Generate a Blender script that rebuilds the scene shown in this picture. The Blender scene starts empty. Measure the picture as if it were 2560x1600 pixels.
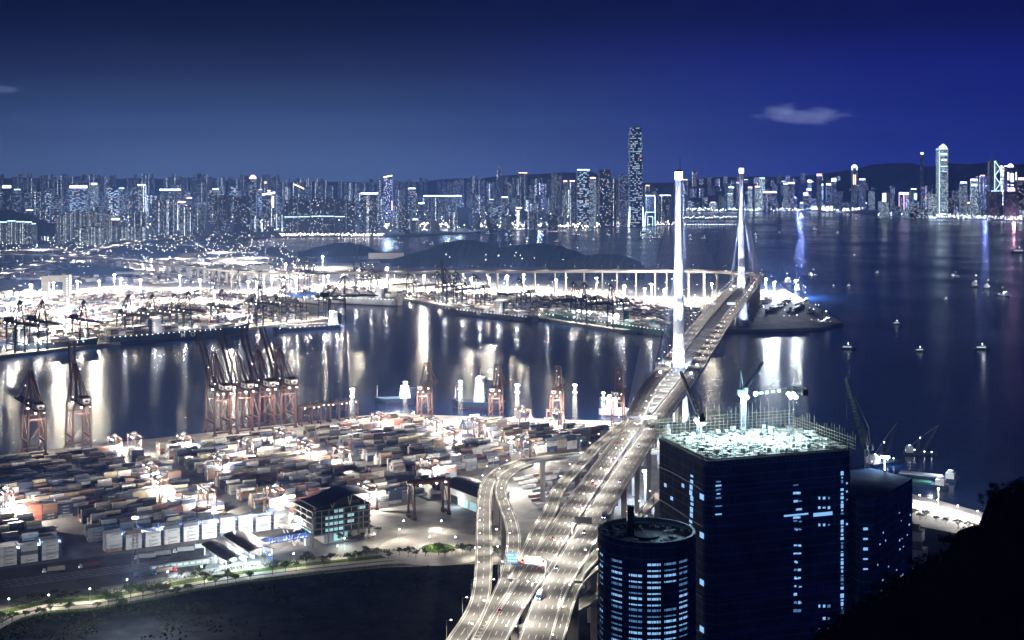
import bpy, math, random
import numpy as np
from mathutils import Vector, Matrix
random.seed(7)
SC = bpy.context.scene
COL = SC.collection
R = math.radians
F, CX, HY, H = 3414.0, 1280.0, 407.0, 306.0      # focal length and horizon of the photograph, camera height in metres
LZ = 5.0                                          # level of the reclaimed land above the sea

def G(x, y, z=LZ):                                # where the sight line of a photo point meets the level z
    Y = F*(H-z)/(y-HY)
    return Vector(((x-CX)*Y/F, Y, z))
def AT(x, y, Y):                                  # the point at distance Y on that sight line
    return Vector(((x-CX)*Y/F, Y, H-(y-HY)*Y/F))
def toline(p, q, x):                              # the point of line p-q that the photo shows at column x
    k = (x-CX)/F
    t = (k*p[1]-p[0])/((q[0]-p[0])-k*(q[1]-p[1]))
    return Vector((p[0]+t*(q[0]-p[0]), p[1]+t*(q[1]-p[1]), LZ))

# ------------------------------------------------------------------ materials
def nodes(name):
    m = bpy.data.materials.new(name); m.use_nodes = True
    nt = m.node_tree
    return m, nt, nt.nodes['Principled BSDF']
def N(nt, t, **kw):
    n = nt.nodes.new(t)
    for k, v in kw.items(): setattr(n, k, v)
    return n
def mathn(nt, op, a, b=None, c=None):
    n = N(nt, 'ShaderNodeMath', operation=op)
    for i, s in enumerate((a, b, c)):
        if s is None: continue
        if isinstance(s, (int, float)): n.inputs[i].default_value = s
        else: nt.links.new(s, n.inputs[i])
    return n.outputs[0]
def mat(name, col, rough=.7, metal=0., var=.25, scale=.15, emit=None, es=1., spec=.12):
    m, nt, b = nodes(name)
    b.inputs['Roughness'].default_value = rough
    b.inputs['Metallic'].default_value = metal
    b.inputs['Specular IOR Level'].default_value = spec
    if var:
        tc = N(nt, 'ShaderNodeTexCoord'); no = N(nt, 'ShaderNodeTexNoise')
        no.inputs['Scale'].default_value = scale; no.inputs['Detail'].default_value = 6; no.inputs['Roughness'].default_value = .65
        nt.links.new(tc.outputs['Object'], no.inputs['Vector'])
        mr = N(nt, 'ShaderNodeMapRange'); mr.inputs[1].default_value = .3; mr.inputs[2].default_value = .7
        mr.inputs[3].default_value = 1-var; mr.inputs[4].default_value = 1+var
        nt.links.new(no.outputs['Fac'], mr.inputs[0])
        mx = N(nt, 'ShaderNodeVectorMath', operation='SCALE'); mx.inputs[0].default_value = col
        nt.links.new(mr.outputs[0], mx.inputs['Scale'])
        nt.links.new(mx.outputs[0], b.inputs['Base Color'])
    else:
        b.inputs['Base Color'].default_value = (*col, 1)
    if emit:
        b.inputs['Emission Color'].default_value = (*emit, 1)
        b.inputs['Emission Strength'].default_value = es
        m.cycles.emission_sampling = 'NONE'
    return m
def attr_mat(name, rough=.55):                    # paint taken from the colour stored on each box
    m, nt, b = nodes(name)
    a = N(nt, 'ShaderNodeAttribute', attribute_name='paint')
    tc = N(nt, 'ShaderNodeTexCoord'); no = N(nt, 'ShaderNodeTexNoise')
    no.inputs['Scale'].default_value = .35; no.inputs['Detail'].default_value = 5
    nt.links.new(tc.outputs['Object'], no.inputs['Vector'])
    mr = N(nt, 'ShaderNodeMapRange'); mr.inputs[1].default_value = .3; mr.inputs[2].default_value = .7
    mr.inputs[3].default_value = .75; mr.inputs[4].default_value = 1.15
    nt.links.new(no.outputs['Fac'], mr.inputs[0])
    mx = N(nt, 'ShaderNodeVectorMath', operation='SCALE')
    nt.links.new(a.outputs['Color'], mx.inputs[0]); nt.links.new(mr.outputs[0], mx.inputs['Scale'])
    nt.links.new(mx.outputs[0], b.inputs['Base Color'])
    b.inputs['Roughness'].default_value = rough
    return m
def facade(name, wall, frac, ww, wh, ecol, es, fill=(.55, .55), warm=.3, strips=0., rough=.6, wvar=.0):
    """a wall with a grid of windows, a share of them lit; u runs along the wall, v is height"""
    m, nt, b = nodes(name)
    L = nt.links.new
    tc = N(nt, 'ShaderNodeTexCoord'); oi = N(nt, 'ShaderNodeObjectInfo')
    sp = N(nt, 'ShaderNodeSeparateXYZ'); L(tc.outputs['Object'], sp.inputs[0])
    sn = N(nt, 'ShaderNodeSeparateXYZ'); L(tc.outputs['Normal'], sn.inputs[0])
    u = mathn(nt, 'SUBTRACT', mathn(nt, 'MULTIPLY', sn.outputs[0], sp.outputs[1]), mathn(nt, 'MULTIPLY', sn.outputs[1], sp.outputs[0]))
    cu = mathn(nt, 'DIVIDE', mathn(nt, 'ADD', u, 1000.3), ww); cv = mathn(nt, 'DIVIDE', mathn(nt, 'ADD', sp.outputs[2], .4), wh)
    fu, fv = mathn(nt, 'FLOOR', cu), mathn(nt, 'FLOOR', cv)
    ru, rv = mathn(nt, 'FRACT', cu), mathn(nt, 'FRACT', cv)
    cb = N(nt, 'ShaderNodeCombineXYZ'); L(fu, cb.inputs[0]); L(fv, cb.inputs[1])
    L(mathn(nt, 'ADD', mathn(nt, 'MULTIPLY', oi.outputs['Random'], 97.), mathn(nt, 'ADD', mathn(nt, 'MULTIPLY', sn.outputs[0], 5.3), mathn(nt, 'MULTIPLY', sn.outputs[1], 3.1))), cb.inputs[2])
    wn = N(nt, 'ShaderNodeTexWhiteNoise', noise_dimensions='3D'); L(cb.outputs[0], wn.inputs['Vector'])
    thr = frac
    if strips:                                    # lit stair and lift lobbies: whole columns of lights
        cs = N(nt, 'ShaderNodeCombineXYZ'); L(fu, cs.inputs[0]); L(mathn(nt, 'MULTIPLY', oi.outputs['Random'], 53.), cs.inputs[1])
        ws = N(nt, 'ShaderNodeTexWhiteNoise', noise_dimensions='3D'); L(cs.outputs[0], ws.inputs['Vector'])
        thr = mathn(nt, 'ADD', mathn(nt, 'MULTIPLY', mathn(nt, 'LESS_THAN', ws.outputs['Value'], strips), .65), frac)
    lit = mathn(nt, 'LESS_THAN', wn.outputs['Value'], thr)
    inside = mathn(nt, 'MULTIPLY', mathn(nt, 'LESS_THAN', mathn(nt, 'ABSOLUTE', mathn(nt, 'SUBTRACT', ru, .5)), fill[0]/2),
                   mathn(nt, 'LESS_THAN', mathn(nt, 'ABSOLUTE', mathn(nt, 'SUBTRACT', rv, .5)), fill[1]/2))
    side = mathn(nt, 'LESS_THAN', mathn(nt, 'ABSOLUTE', sn.outputs[2]), .5)
    pane = mathn(nt, 'MULTIPLY', inside, side)
    wc = N(nt, 'ShaderNodeSeparateXYZ'); ow = N(nt, 'ShaderNodeMath', operation='POWER'); L(oi.outputs['Random'], ow.inputs[0]); ow.inputs[1].default_value = 2.; ok = mathn(nt, 'ADD', mathn(nt, 'MULTIPLY', ow.outputs[0], 1.35), .48); L(wn.outputs['Color'], wc.inputs[0])
    st = mathn(nt, 'MULTIPLY', mathn(nt, 'MULTIPLY', lit, pane), mathn(nt, 'MULTIPLY', mathn(nt, 'ADD', mathn(nt, 'POWER', wc.outputs[0], 3.), .14), mathn(nt, 'MULTIPLY', ok, es)))
    L(st, b.inputs['Emission Strength'])
    mc = N(nt, 'ShaderNodeMix', data_type='RGBA'); mc.inputs['A'].default_value = (*ecol, 1); mc.inputs['B'].default_value = (1., .72, .42, 1)
    L(mathn(nt, 'LESS_THAN', wc.outputs[1], warm), mc.inputs['Factor'])
    L(mc.outputs['Result'], b.inputs['Emission Color'])
    mw = N(nt, 'ShaderNodeMix', data_type='RGBA'); mw.inputs['A'].default_value = (*wall, 1); mw.inputs['B'].default_value = (.03, .04, .06, 1)
    L(pane, mw.inputs['Factor']); L(mw.outputs['Result'], b.inputs['Base Color'])
    b.inputs['Roughness'].default_value = rough
    m.cycles.emission_sampling = 'NONE'
    return m

M = dict(
    maststeel=mat('mast_steel', (.16, .165, .17), .6, .2, var=.15),
    concrete=mat('concrete', (.33, .32, .30), .8, var=.2, scale=.08),
    pave=mat('terminal_paving', (.19, .186, .18), .75, var=.45, scale=.03),
    asphalt=mat('asphalt', (.12, .117, .11), .75, var=.3, scale=.06),
    deckroad=mat('deck_road', (.155, .15, .138), .7, var=.3, scale=.05),
    parapet=mat('parapet_concrete', (.46, .44, .40), .7, var=.15, scale=.3),
    paint=mat('road_paint', (.8, .8, .78), .6, var=.1),
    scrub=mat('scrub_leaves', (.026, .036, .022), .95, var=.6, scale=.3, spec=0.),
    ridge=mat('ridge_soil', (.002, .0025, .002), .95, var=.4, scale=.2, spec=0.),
    grass=mat('grass', (.050, .080, .022), .9, var=.6, scale=.2, spec=0.),
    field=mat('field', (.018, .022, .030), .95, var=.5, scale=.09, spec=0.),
    soil=mat('hill_soil', (.012, .015, .012), .95, var=.4, scale=.05),
    leaf=mat('leaves', (.045, .075, .03), .8, var=.6, scale=.9),
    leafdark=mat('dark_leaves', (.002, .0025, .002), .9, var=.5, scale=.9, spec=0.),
    bark=mat('bark', (.09, .07, .05), .9, var=.3, scale=2.),
    steel=mat('galvanised_steel', (.42, .43, .44), .5, .6, var=.15),
    white=mat('white_paint', (.75, .75, .74), .5, var=.08),
    ship_white=mat('ship_white', (.78, .78, .78), .5, var=.06),
    red=mat('red_crane_paint', (.072, .040, .035), .5, var=.25, scale=.2),
    navy=mat('dark_blue_crane_paint', (.006, .010, .018), .5, var=.3, scale=.2),
    dark=mat('dark_metal', (.035, .04, .045), .5, .3, var=.3),
    black=mat('black_rubber', (.02, .02, .02), .85, var=.2),
    glass=mat('dark_glass', (.02, .03, .04), .12, var=.2, spec=.6),
    bluesteel=mat('blue_truss_paint', (.04, .10, .30), .5, var=.2),
    roofmetal=mat('grey_roof_metal', (.14, .135, .13), .42, .35, var=.2, scale=.1),
    darkroof=mat('dark_roof_metal', (.03, .034, .042), .35, .3, var=.3, scale=.1),
    tower=mat('tower_steel', (.62, .64, .68), .42, .25, var=.06, scale=.05),
    cable=mat('cable_sheath', (.48, .52, .62), .6, .0, var=0),
    timber=mat('formwork_timber', (.35, .31, .25), .8, var=.4, scale=.5),
    bamboo=mat('bamboo_poles', (.22, .19, .12), .7, var=.3),
    lamp=mat('lamp_glow', (1, 1, 1), .5, var=0, emit=(1., .92, .78), es=16),
    lampcool=mat('cool_lamp_glow', (1, 1, 1), .5, var=0, emit=(.75, .88, 1.), es=16),
    boatglow=mat('cabin_window_glow', (1, 1, 1), .5, var=0, emit=(.8, .9, 1.), es=1.1),
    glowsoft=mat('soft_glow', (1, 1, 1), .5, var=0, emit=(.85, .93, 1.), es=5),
    headglass=mat('tower_head_glow', (1, 1, 1), .5, var=0, emit=(.72, .80, 1.), es=8),
    redlamp=mat('red_lamp_glow', (1, .1, .1), .5, var=0, emit=(1., .12, .08), es=8),
    pinkglow=mat('pink_sign_glow', (1, .5, .8), .5, var=0, emit=(1., .55, .80), es=5),
    goldglow=mat('gold_sign_glow', (1, .8, .5), .5, var=0, emit=(1., .72, .38), es=5),
    cyanglow=mat('cyan_glow', (.6, .9, 1), .5, var=0, emit=(.55, .85, 1.), es=4),
    violetglow=mat('violet_sign_glow', (.7, .7, 1), .5, var=0, emit=(.62, .62, 1.), es=6),
    litdim=mat('dim_lit_room', (.3, .4, .5), .5, var=.35, scale=.9, emit=(.18, .46, .9), es=.4),
    band=mat('floor_band_concrete', (.17, .165, .16), .7, var=.2, scale=.2),
    litroom=mat('lit_room', (.8, .9, 1), .5, var=.35, scale=.9, emit=(.28, .60, 1.), es=.95),
    litoffice=mat('lit_office', (.3, .4, .4), .5, var=.3, scale=.4, emit=(.45, .85, .95), es=.55),
    signblue=mat('sign_blue', (.05, .25, .6), .5, var=0, emit=(.25, .60, 1.), es=1.2),
    signwhite=mat('sign_white', (.9, .95, 1), .5, var=0, emit=(.85, .97, 1.), es=1.6),
    hullblue=mat('dark_hull', (.022, .035, .055), .45, var=.25, scale=.05),
    hullgreen=mat('green_hull', (.03, .12, .085), .45, var=.25, scale=.05),
    hullgrey=mat('pale_hull', (.42, .44, .46), .45, var=.2, scale=.05),
    boot=mat('boot_topping', (.16, .04, .03), .6, var=.2),
    letter=mat('pale_lettering', (.75, .75, .72), .5, var=0, emit=(.9, .9, .85), es=.0),
    inkdark=mat('dark_lettering', (.03, .05, .08), .5, var=0),
    cbox=attr_mat('container_paint'),
)
def netmat():                                     # green-blue netting: floor edges and poles show through it
    m, nt, b = nodes('scaffold_netting'); L = nt.links.new
    tc = N(nt, 'ShaderNodeTexCoord'); sp = N(nt, 'ShaderNodeSeparateXYZ'); L(tc.outputs['Object'], sp.inputs[0])
    fz = mathn(nt, 'LESS_THAN', mathn(nt, 'FRACT', mathn(nt, 'DIVIDE', sp.outputs[2], 4.2)), .17)
    fx = mathn(nt, 'LESS_THAN', mathn(nt, 'FRACT', mathn(nt, 'DIVIDE', mathn(nt, 'ADD', sp.outputs[0], mathn(nt, 'MULTIPLY', sp.outputs[1], .55)), 2.3)), .12)
    no = N(nt, 'ShaderNodeTexNoise'); no.inputs['Scale'].default_value = .11; no.inputs['Detail'].default_value = 9; no.inputs['Roughness'].default_value = .7; L(tc.outputs['Object'], no.inputs['Vector'])
    f = mathn(nt, 'ADD', mathn(nt, 'MULTIPLY', mathn(nt, 'ADD', fz, mathn(nt, 'MULTIPLY', fx, .5)), .9), mathn(nt, 'MULTIPLY', mathn(nt, 'POWER', no.outputs['Fac'], 2.), 3.6))
    mx = N(nt, 'ShaderNodeVectorMath', operation='SCALE'); mx.inputs[0].default_value = (.040, .060, .11); L(f, mx.inputs['Scale']); L(mx.outputs[0], b.inputs['Base Color'])
    b.inputs['Roughness'].default_value = .9; b.inputs['Specular IOR Level'].default_value = .08
    M['netting'] = m
netmat()
M['waterpaint'] = None

# ------------------------------------------------------------------ mesh building
class MB:
    def __init__(s): s.v, s.f, s.m = [], [], []
    def add(s, vs, fs, m=0):
        o = len(s.v); s.v.extend([tuple(p) for p in vs]); s.f.extend([tuple(i+o for i in f) for f in fs]); s.m.extend([m]*len(fs)); return s
    BF = [(0, 3, 2, 1), (4, 5, 6, 7), (0, 1, 5, 4), (1, 2, 6, 5), (2, 3, 7, 6), (3, 0, 4, 7)]
    def box(s, c, d, rz=0., m=0, top=1.):
        cx, cy, cz = c; x, y, z = d[0]/2, d[1]/2, d[2]/2; ca, sa = math.cos(rz), math.sin(rz); vs = []
        for k, q in ((-1, 1.), (1, top)):
            for i, j in ((-1, -1), (1, -1), (1, 1), (-1, 1)):
                a, b = i*x*q, j*y*q
                vs.append((cx+a*ca-b*sa, cy+a*sa+b*ca, cz+k*z))
        return s.add(vs, s.BF, m)
    def beam(s, p, q, w, h=None, m=0):
        p, q = Vector(p), Vector(q); h = h or w; d = q-p
        if d.length < 1e-6: return s
        d.normalize(); up = Vector((0, 0, 1)) if abs(d.z) < .95 else Vector((0, 1, 0))
        a = d.cross(up).normalized(); b = a.cross(d).normalized(); vs = []
        for e in (p, q):
            for i, j in ((-1, -1), (1, -1), (1, 1), (-1, 1)): vs.append(e+a*(i*w/2)+b*(j*h/2))
        return s.add(vs, s.BF, m)
    def tube(s, p, q, r, r2=None, n=8, m=0):
        p, q = Vector(p), Vector(q); r2 = r if r2 is None else r2; d = (q-p).normalized()
        up = Vector((0, 0, 1)) if abs(d.z) < .95 else Vector((1, 0, 0))
        a = d.cross(up).normalized(); b = a.cross(d); vs = []
        for e, rr in ((p, r), (q, r2)):
            for i in range(n):
                t = 2*math.pi*i/n; vs.append(e+a*(rr*math.cos(t))+b*(rr*math.sin(t)))
        fs = [(i, (i+1) % n, n+(i+1) % n, n+i) for i in range(n)]+[tuple(range(n))[::-1], tuple(range(n, 2*n))]
        return s.add(vs, fs, m)
    def lathe(s, c, prof, n=24, m=0, cap=True):
        vs = []; k = len(prof)
        for r, z in prof:
            for i in range(n):
                t = 2*math.pi*i/n; vs.append((c[0]+r*math.cos(t), c[1]+r*math.sin(t), c[2]+z))
        fs = [(j*n+i, j*n+(i+1) % n, (j+1)*n+(i+1) % n, (j+1)*n+i) for j in range(k-1) for i in range(n)]
        if cap: fs += [tuple(range(n))[::-1], tuple(range((k-1)*n, k*n))]
        return s.add(vs, fs, m)
    def prism(s, poly, z0, z1, m=0, mt=None):
        n = len(poly); vs = [(p[0], p[1], z0) for p in poly]+[(p[0], p[1], z1) for p in poly]
        s.add(vs, [(i, (i+1) % n, n+(i+1) % n, n+i) for i in range(n)]+[tuple(range(n))[::-1]], m)
        o = len(s.v)-2*n
        s.f.append(tuple(range(o+n, o+2*n))); s.m.append(m if mt is None else mt); return s
    def ball(s, c, r, m=0):
        x, y, z = c
        return s.add([(x+r, y, z), (x-r, y, z), (x, y+r, z), (x, y-r, z), (x, y, z+r), (x, y, z-r)],
                     [(0, 2, 4), (2, 1, 4), (1, 3, 4), (3, 0, 4), (2, 0, 5), (1, 2, 5), (3, 1, 5), (0, 3, 5)], m)
    def sphere(s, c, r, m=0, n=10):
        return s.lathe(c, [(max(.01, r*math.sin(math.pi*i/6)), -r*math.cos(math.pi*i/6)) for i in range(7)], n, m)
    def lattice(s, p, q, w, n, r, m=0, w2=None):
        p, q = Vector(p), Vector(q); d = (q-p).normalized(); w2 = w if w2 is None else w2
        up = Vector((0, 0, 1)) if abs(d.z) < .9 else Vector((1, 0, 0))
        a = d.cross(up).normalized(); b = a.cross(d).normalized()
        def P(t, k):
            i, j = ((-1, -1), (1, -1), (1, 1), (-1, 1))[k % 4]; ww = (w+(w2-w)*t)/2
            return p+(q-p)*t+a*(i*ww)+b*(j*ww)
        for k in range(4): s.beam(P(0, k), P(1, k), r*1.5, m=m)
        for i in range(n):
            for k in range(4):
                t0, t1 = i/n, (i+1)/n
                s.beam(P(t0, k+(i % 2)), P(t1, k+1-(i % 2)), r, m=m)
                s.beam(P(t1, k), P(t1, k+1), r, m=m)
        return s
    def mesh(s, name, mats):
        me = bpy.data.meshes.new(name); me.from_pydata(s.v, [], s.f)
        for x in mats: me.materials.append(M[x])
        if len(mats) > 1: me.polygons.foreach_set('material_index', s.m)
        me.update(); return me
    def build(s, name, mats, parent=None, loc=None, rz=0., smooth=False):
        if isinstance(mats, str): mats = [mats]
        me = s.mesh(name, mats)
        if smooth: me.polygons.foreach_set('use_smooth', [True]*len(me.polygons))
        o = bpy.data.objects.new(name, me); COL.objects.link(o)
        if parent: o.parent = parent
        if loc is not None: o.location = loc
        if rz: o.rotation_euler.z = rz
        return o

USED = set()
def tag(o, label=None, cat=None, group=None, kind=None):
    if label: o['label'] = label
    if cat: o['category'] = cat
    if group: o['group'] = group
    if kind: o['kind'] = kind
    return o
def thing(name, label, cat, loc=(0, 0, 0), rz=0., group=None, sc=1.):
    o = bpy.data.objects.new(name, None); COL.objects.link(o); o.empty_display_size = 2
    o.location = loc; o.rotation_euler.z = rz; o.scale = (sc, sc, sc)
    return tag(o, label, cat, group)
KIDS = {}
def dup(root, loc, rz, label, sc=1.):
    r = root.copy(); COL.objects.link(r); r.location = loc; r.rotation_euler = (0, 0, rz); r.scale = (sc, sc, sc); r['label'] = label
    if root.name not in KIDS:
        KIDS[root.name] = [(c, [g for g in bpy.data.objects if g.parent == c]) for c in bpy.data.objects if c.parent == root]
    for ch, gs in KIDS[root.name]:
        c = ch.copy(); COL.objects.link(c); c.parent = r
        for g in gs:
            d = g.copy(); COL.objects.link(d); d.parent = c
    return r
def struct(name, mb, mats):
    return tag(mb.build(name, mats), kind='structure')
def stuff(name, mb, mats, label, cat):
    return tag(mb.build(name, mats), label, cat, kind='stuff')

ONES = 'zeroth first second third fourth fifth sixth seventh eighth ninth tenth eleventh twelfth thirteenth fourteenth fifteenth sixteenth seventeenth eighteenth nineteenth'.split()
TENS = ['', '', 'twent', 'thirt', 'fort', 'fift', 'sixt', 'sevent', 'eight', 'ninet']
def nth(n):
    if n < 20: return ONES[n]
    return TENS[n//10]+'ieth' if n % 10 == 0 else TENS[n//10]+'y-'+ONES[n % 10]

LDATA = {}
def light(loc, power, col=(1., .92, .82), radius=.6, spot=None, aim=(0, 0, -1), name='lamp_light'):
    k = (power, col, radius, spot)
    if k not in LDATA:
        d = bpy.data.lights.new(name, 'SPOT' if spot else 'POINT'); d.energy = power; d.color = col; d.shadow_soft_size = radius
        if spot: d.spot_size = R(spot); d.spot_blend = .6
        LDATA[k] = d
    o = bpy.data.objects.new(name, LDATA[k]); COL.objects.link(o); o.location = loc
    if spot: o.rotation_euler = Vector(aim).to_track_quat('-Z', 'Y').to_euler()
    return o

TXT = {}
def text(s, size):                                # flat outlines of a word, centred on the origin in the x-z plane
    if s not in TXT:
        c = bpy.data.curves.new('word', 'FONT'); c.body = s; c.resolution_u = 2; c.align_x = 'CENTER'; c.align_y = 'CENTER'; c.offset = .012
        o = bpy.data.objects.new('word', c); COL.objects.link(o)
        bpy.context.view_layer.update()
        me = bpy.data.meshes.new_from_object(o.evaluated_get(bpy.context.evaluated_depsgraph_get()))
        TXT[s] = ([(v.co.x, v.co.y) for v in me.vertices], [tuple(p.vertices) for p in me.polygons])
        bpy.data.objects.remove(o); bpy.data.meshes.remove(me); bpy.data.curves.remove(c)
    vs, fs = TXT[s]
    return [(x*size, 0., y*size) for x, y in vs], fs

# ------------------------------------------------------------------ camera and sky
cam = bpy.data.cameras.new('camera'); co = bpy.data.objects.new('camera', cam); COL.objects.link(co); SC.camera = co
co.location = (0, 0, H); co.rotation_euler = (R(90), 0, 0)
cam.sensor_width = 36; cam.lens = 36*F/2560; cam.shift_y = (HY-800)/2560; cam.clip_start = 1; cam.clip_end = 40000
SC.view_settings.view_transform = 'Standard'; SC.view_settings.look = 'None'; SC.view_settings.exposure = 0; SC.view_settings.gamma = 1

W = bpy.data.worlds.new('World'); SC.world = W; W.use_nodes = True
nt = W.node_tree; L = nt.links.new; bg = nt.nodes['Background']; out = nt.nodes['World Output']
sky = N(nt, 'ShaderNodeTexSky', sky_type='NISHITA'); sky.sun_disc = False; sky.sun_elevation = R(-4); sky.sun_rotation = R(160)
bg.inputs['Strength'].default_value = .02; L(sky.outputs[0], bg.inputs['Color'])
tc = N(nt, 'ShaderNodeTexCoord'); sp = N(nt, 'ShaderNodeSeparateXYZ'); L(tc.outputs['Generated'], sp.inputs[0])
x, y, z = sp.outputs
az = mathn(nt, 'DIVIDE', x, mathn(nt, 'MAXIMUM', mathn(nt, 'ABSOLUTE', y), .05))
el = mathn(nt, 'MULTIPLY', mathn(nt, 'DIVIDE', z, mathn(nt, 'MAXIMUM', mathn(nt, 'ABSOLUTE', y), .05)), 1.)
def ramp(pts):
    r = N(nt, 'ShaderNodeValToRGB'); e = r.color_ramp.elements
    while len(e) < len(pts): e.new(.5)
    for k, (p, c) in enumerate(pts): e[k].position = p; e[k].color = (*c, 1)
    L(mathn(nt, 'MULTIPLY', el, 5.), r.inputs['Fac']); return r.outputs['Color']
S8 = lambda r, g, b: tuple((c/255/12.92 if c <= 10 else ((c/255+.055)/1.055)**2.4) for c in (r, g, b))
left = ramp([(0., S8(90, 118, 170)), (.06, S8(80, 108, 160)), (.2, S8(42, 66, 114)), (.34, S8(17, 32, 76)), (.5, S8(6, 15, 58)), (.75, S8(2, 7, 42)), (1., S8(6, 12, 62))])
right = ramp([(0., S8(36, 56, 176)), (.08, S8(30, 48, 168)), (.22, S8(16, 30, 136)), (.40, S8(9, 18, 116)), (.52, S8(6, 10, 84)), (.8, S8(3, 4, 64)), (1., S8(4, 6, 70))])
mx = N(nt, 'ShaderNodeMix', data_type='RGBA')
mr = N(nt, 'ShaderNodeMapRange', interpolation_type='SMOOTHSTEP'); mr.inputs[1].default_value = -.16; mr.inputs[2].default_value = .30
L(az, mr.inputs[0]); L(mr.outputs[0], mx.inputs['Factor']); L(left, mx.inputs['A']); L(right, mx.inputs['B'])
# a faint broad unevenness and two thin clouds lit from below by the city
cbn = N(nt, 'ShaderNodeCombineXYZ'); L(mathn(nt, 'MULTIPLY', az, 1.), cbn.inputs[0]); L(mathn(nt, 'MULTIPLY', el, 3.2), cbn.inputs[1])
no = N(nt, 'ShaderNodeTexNoise'); no.inputs['Scale'].default_value = 34; no.inputs['Detail'].default_value = 7; no.inputs['Roughness'].default_value = .55
L(cbn.outputs[0], no.inputs['Vector'])
no2 = N(nt, 'ShaderNodeTexNoise'); no2.inputs['Scale'].default_value = 5; no2.inputs['Detail'].default_value = 4; L(cbn.outputs[0], no2.inputs['Vector'])
def cloud(px, py, wx, wy, k):
    dx = mathn(nt, 'DIVIDE', mathn(nt, 'SUBTRACT', az, (px-CX)/F), wx/F); dy = mathn(nt, 'DIVIDE', mathn(nt, 'SUBTRACT', el, (HY-py)/F), wy/F)
    d = mathn(nt, 'SQRT', mathn(nt, 'ADD', mathn(nt, 'MULTIPLY', dx, dx), mathn(nt, 'MULTIPLY', dy, dy)))
    d = mathn(nt, 'ADD', d, mathn(nt, 'MULTIPLY', mathn(nt, 'SUBTRACT', no.outputs['Fac'], .5), 2.4))
    m = N(nt, 'ShaderNodeMapRange', interpolation_type='SMOOTHSTEP'); m.inputs[1].default_value = 1.; m.inputs[2].default_value = .05
    m.inputs[3].default_value = 0; m.inputs[4].default_value = k; L(d, m.inputs[0]); return m.outputs[0]
cl = mathn(nt, 'ADD', mathn(nt, 'ADD', cloud(2030, 290, 145, 24, .55), cloud(1960, 274, 60, 20, .38)), cloud(12, 222, 70, 14, .22))
cl = mathn(nt, 'MULTIPLY', cl, mathn(nt, 'GREATER_THAN', y, 0.))
mx2 = N(nt, 'ShaderNodeMix', data_type='RGBA'); L(cl, mx2.inputs['Factor']); L(mx.outputs['Result'], mx2.inputs['A']); mx2.inputs['B'].default_value = (*S8(150, 165, 225), 1)
sc_ = N(nt, 'ShaderNodeVectorMath', operation='SCALE'); L(mx2.outputs['Result'], sc_.inputs[0])
L(mathn(nt, 'ADD', mathn(nt, 'MULTIPLY', no2.outputs['Fac'], .4), .8), sc_.inputs['Scale'])
bg2 = N(nt, 'ShaderNodeBackground'); L(sc_.outputs[0], bg2.inputs['Color']); bg2.inputs['Strength'].default_value = 1.
ad = N(nt, 'ShaderNodeAddShader'); L(bg.outputs[0], ad.inputs[0]); L(bg2.outputs[0], ad.inputs[1]); L(ad.outputs[0], out.inputs['Surface'])
W.cycles.sampling_method = 'AUTOMATIC'
moon = bpy.data.lights.new('moonlight', 'SUN'); moon.energy = .012; moon.angle = R(10); moon.color = (.6, .7, 1.)
mo = bpy.data.objects.new('moonlight', moon); COL.objects.link(mo); mo.rotation_euler = (R(40), 0, R(-60))

c = SC.cycles
c.use_denoising = True; c.denoiser = 'OPENIMAGEDENOISE'; c.max_bounces = 4; c.diffuse_bounces = 2; c.glossy_bounces = 3; c.transmission_bounces = 2; c.volume_bounces = 0
c.transparent_max_bounces = 8; c.caustics_reflective = False; c.caustics_refractive = False; c.sample_clamp_indirect = 4; c.sample_clamp_direct = 0; c.use_light_tree = True; c.use_adaptive_sampling = True; c.adaptive_threshold = .03; c.adaptive_min_samples = 32
# ------------------------------------------------------------------ air, water, land
def haze(density, col):
    m = bpy.data.materials.new('haze_air'); m.use_nodes = True; n = m.node_tree; n.nodes.clear()
    o = N(n, 'ShaderNodeOutputMaterial'); v = N(n, 'ShaderNodeVolumePrincipled')
    v.inputs['Color'].default_value = (*col, 1); v.inputs['Density'].default_value = density; v.inputs['Anisotropy'].default_value = 0.
    n.links.new(v.outputs[0], o.inputs['Volume']); m.cycles.homogeneous_volume = True
    M['haze'] = m
    b = MB(); b.box((0, 5700, 281), (10400, 12000, 568))
    stuff('haze', b, ['haze'], 'pale night haze lying over the harbour and the far city', 'haze')
HAZE = True
if HAZE: haze(8.5e-5, (.24, .42, 1.))

m, n_, b_ = nodes('sea_water')
b_.inputs['Base Color'].default_value = (.004, .014, .052, 1); b_.inputs['Roughness'].default_value = .17; b_.inputs['IOR'].default_value = 1.33
b_.inputs['Specular IOR Level'].default_value = .20; b_.inputs['Specular Tint'].default_value = (.36, .56, 1., 1)
tc = N(n_, 'ShaderNodeTexCoord'); mp = N(n_, 'ShaderNodeMapping'); mp.inputs['Scale'].default_value = (1.1, .9, 1.); n_.links.new(tc.outputs['Object'], mp.inputs['Vector'])
a1 = N(n_, 'ShaderNodeTexNoise'); a1.inputs['Scale'].default_value = .055; a1.inputs['Detail'].default_value = 6; a1.inputs['Roughness'].default_value = .62; n_.links.new(mp.outputs[0], a1.inputs['Vector'])
bu = N(n_, 'ShaderNodeBump'); bu.inputs['Strength'].default_value = .6; bu.inputs['Distance'].default_value = 1.2
n_.links.new(a1.outputs['Fac'], bu.inputs['Height']); n_.links.new(bu.outputs[0], b_.inputs['Normal'])
a2 = N(n_, 'ShaderNodeTexNoise'); a2.inputs['Scale'].default_value = .004; a2.inputs['Detail'].default_value = 4; n_.links.new(mp.outputs[0], a2.inputs['Vector'])
r2 = N(n_, 'ShaderNodeMapRange'); r2.inputs[1].default_value = .35; r2.inputs[2].default_value = .65; r2.inputs[3].default_value = .14; r2.inputs[4].default_value = .26
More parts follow.
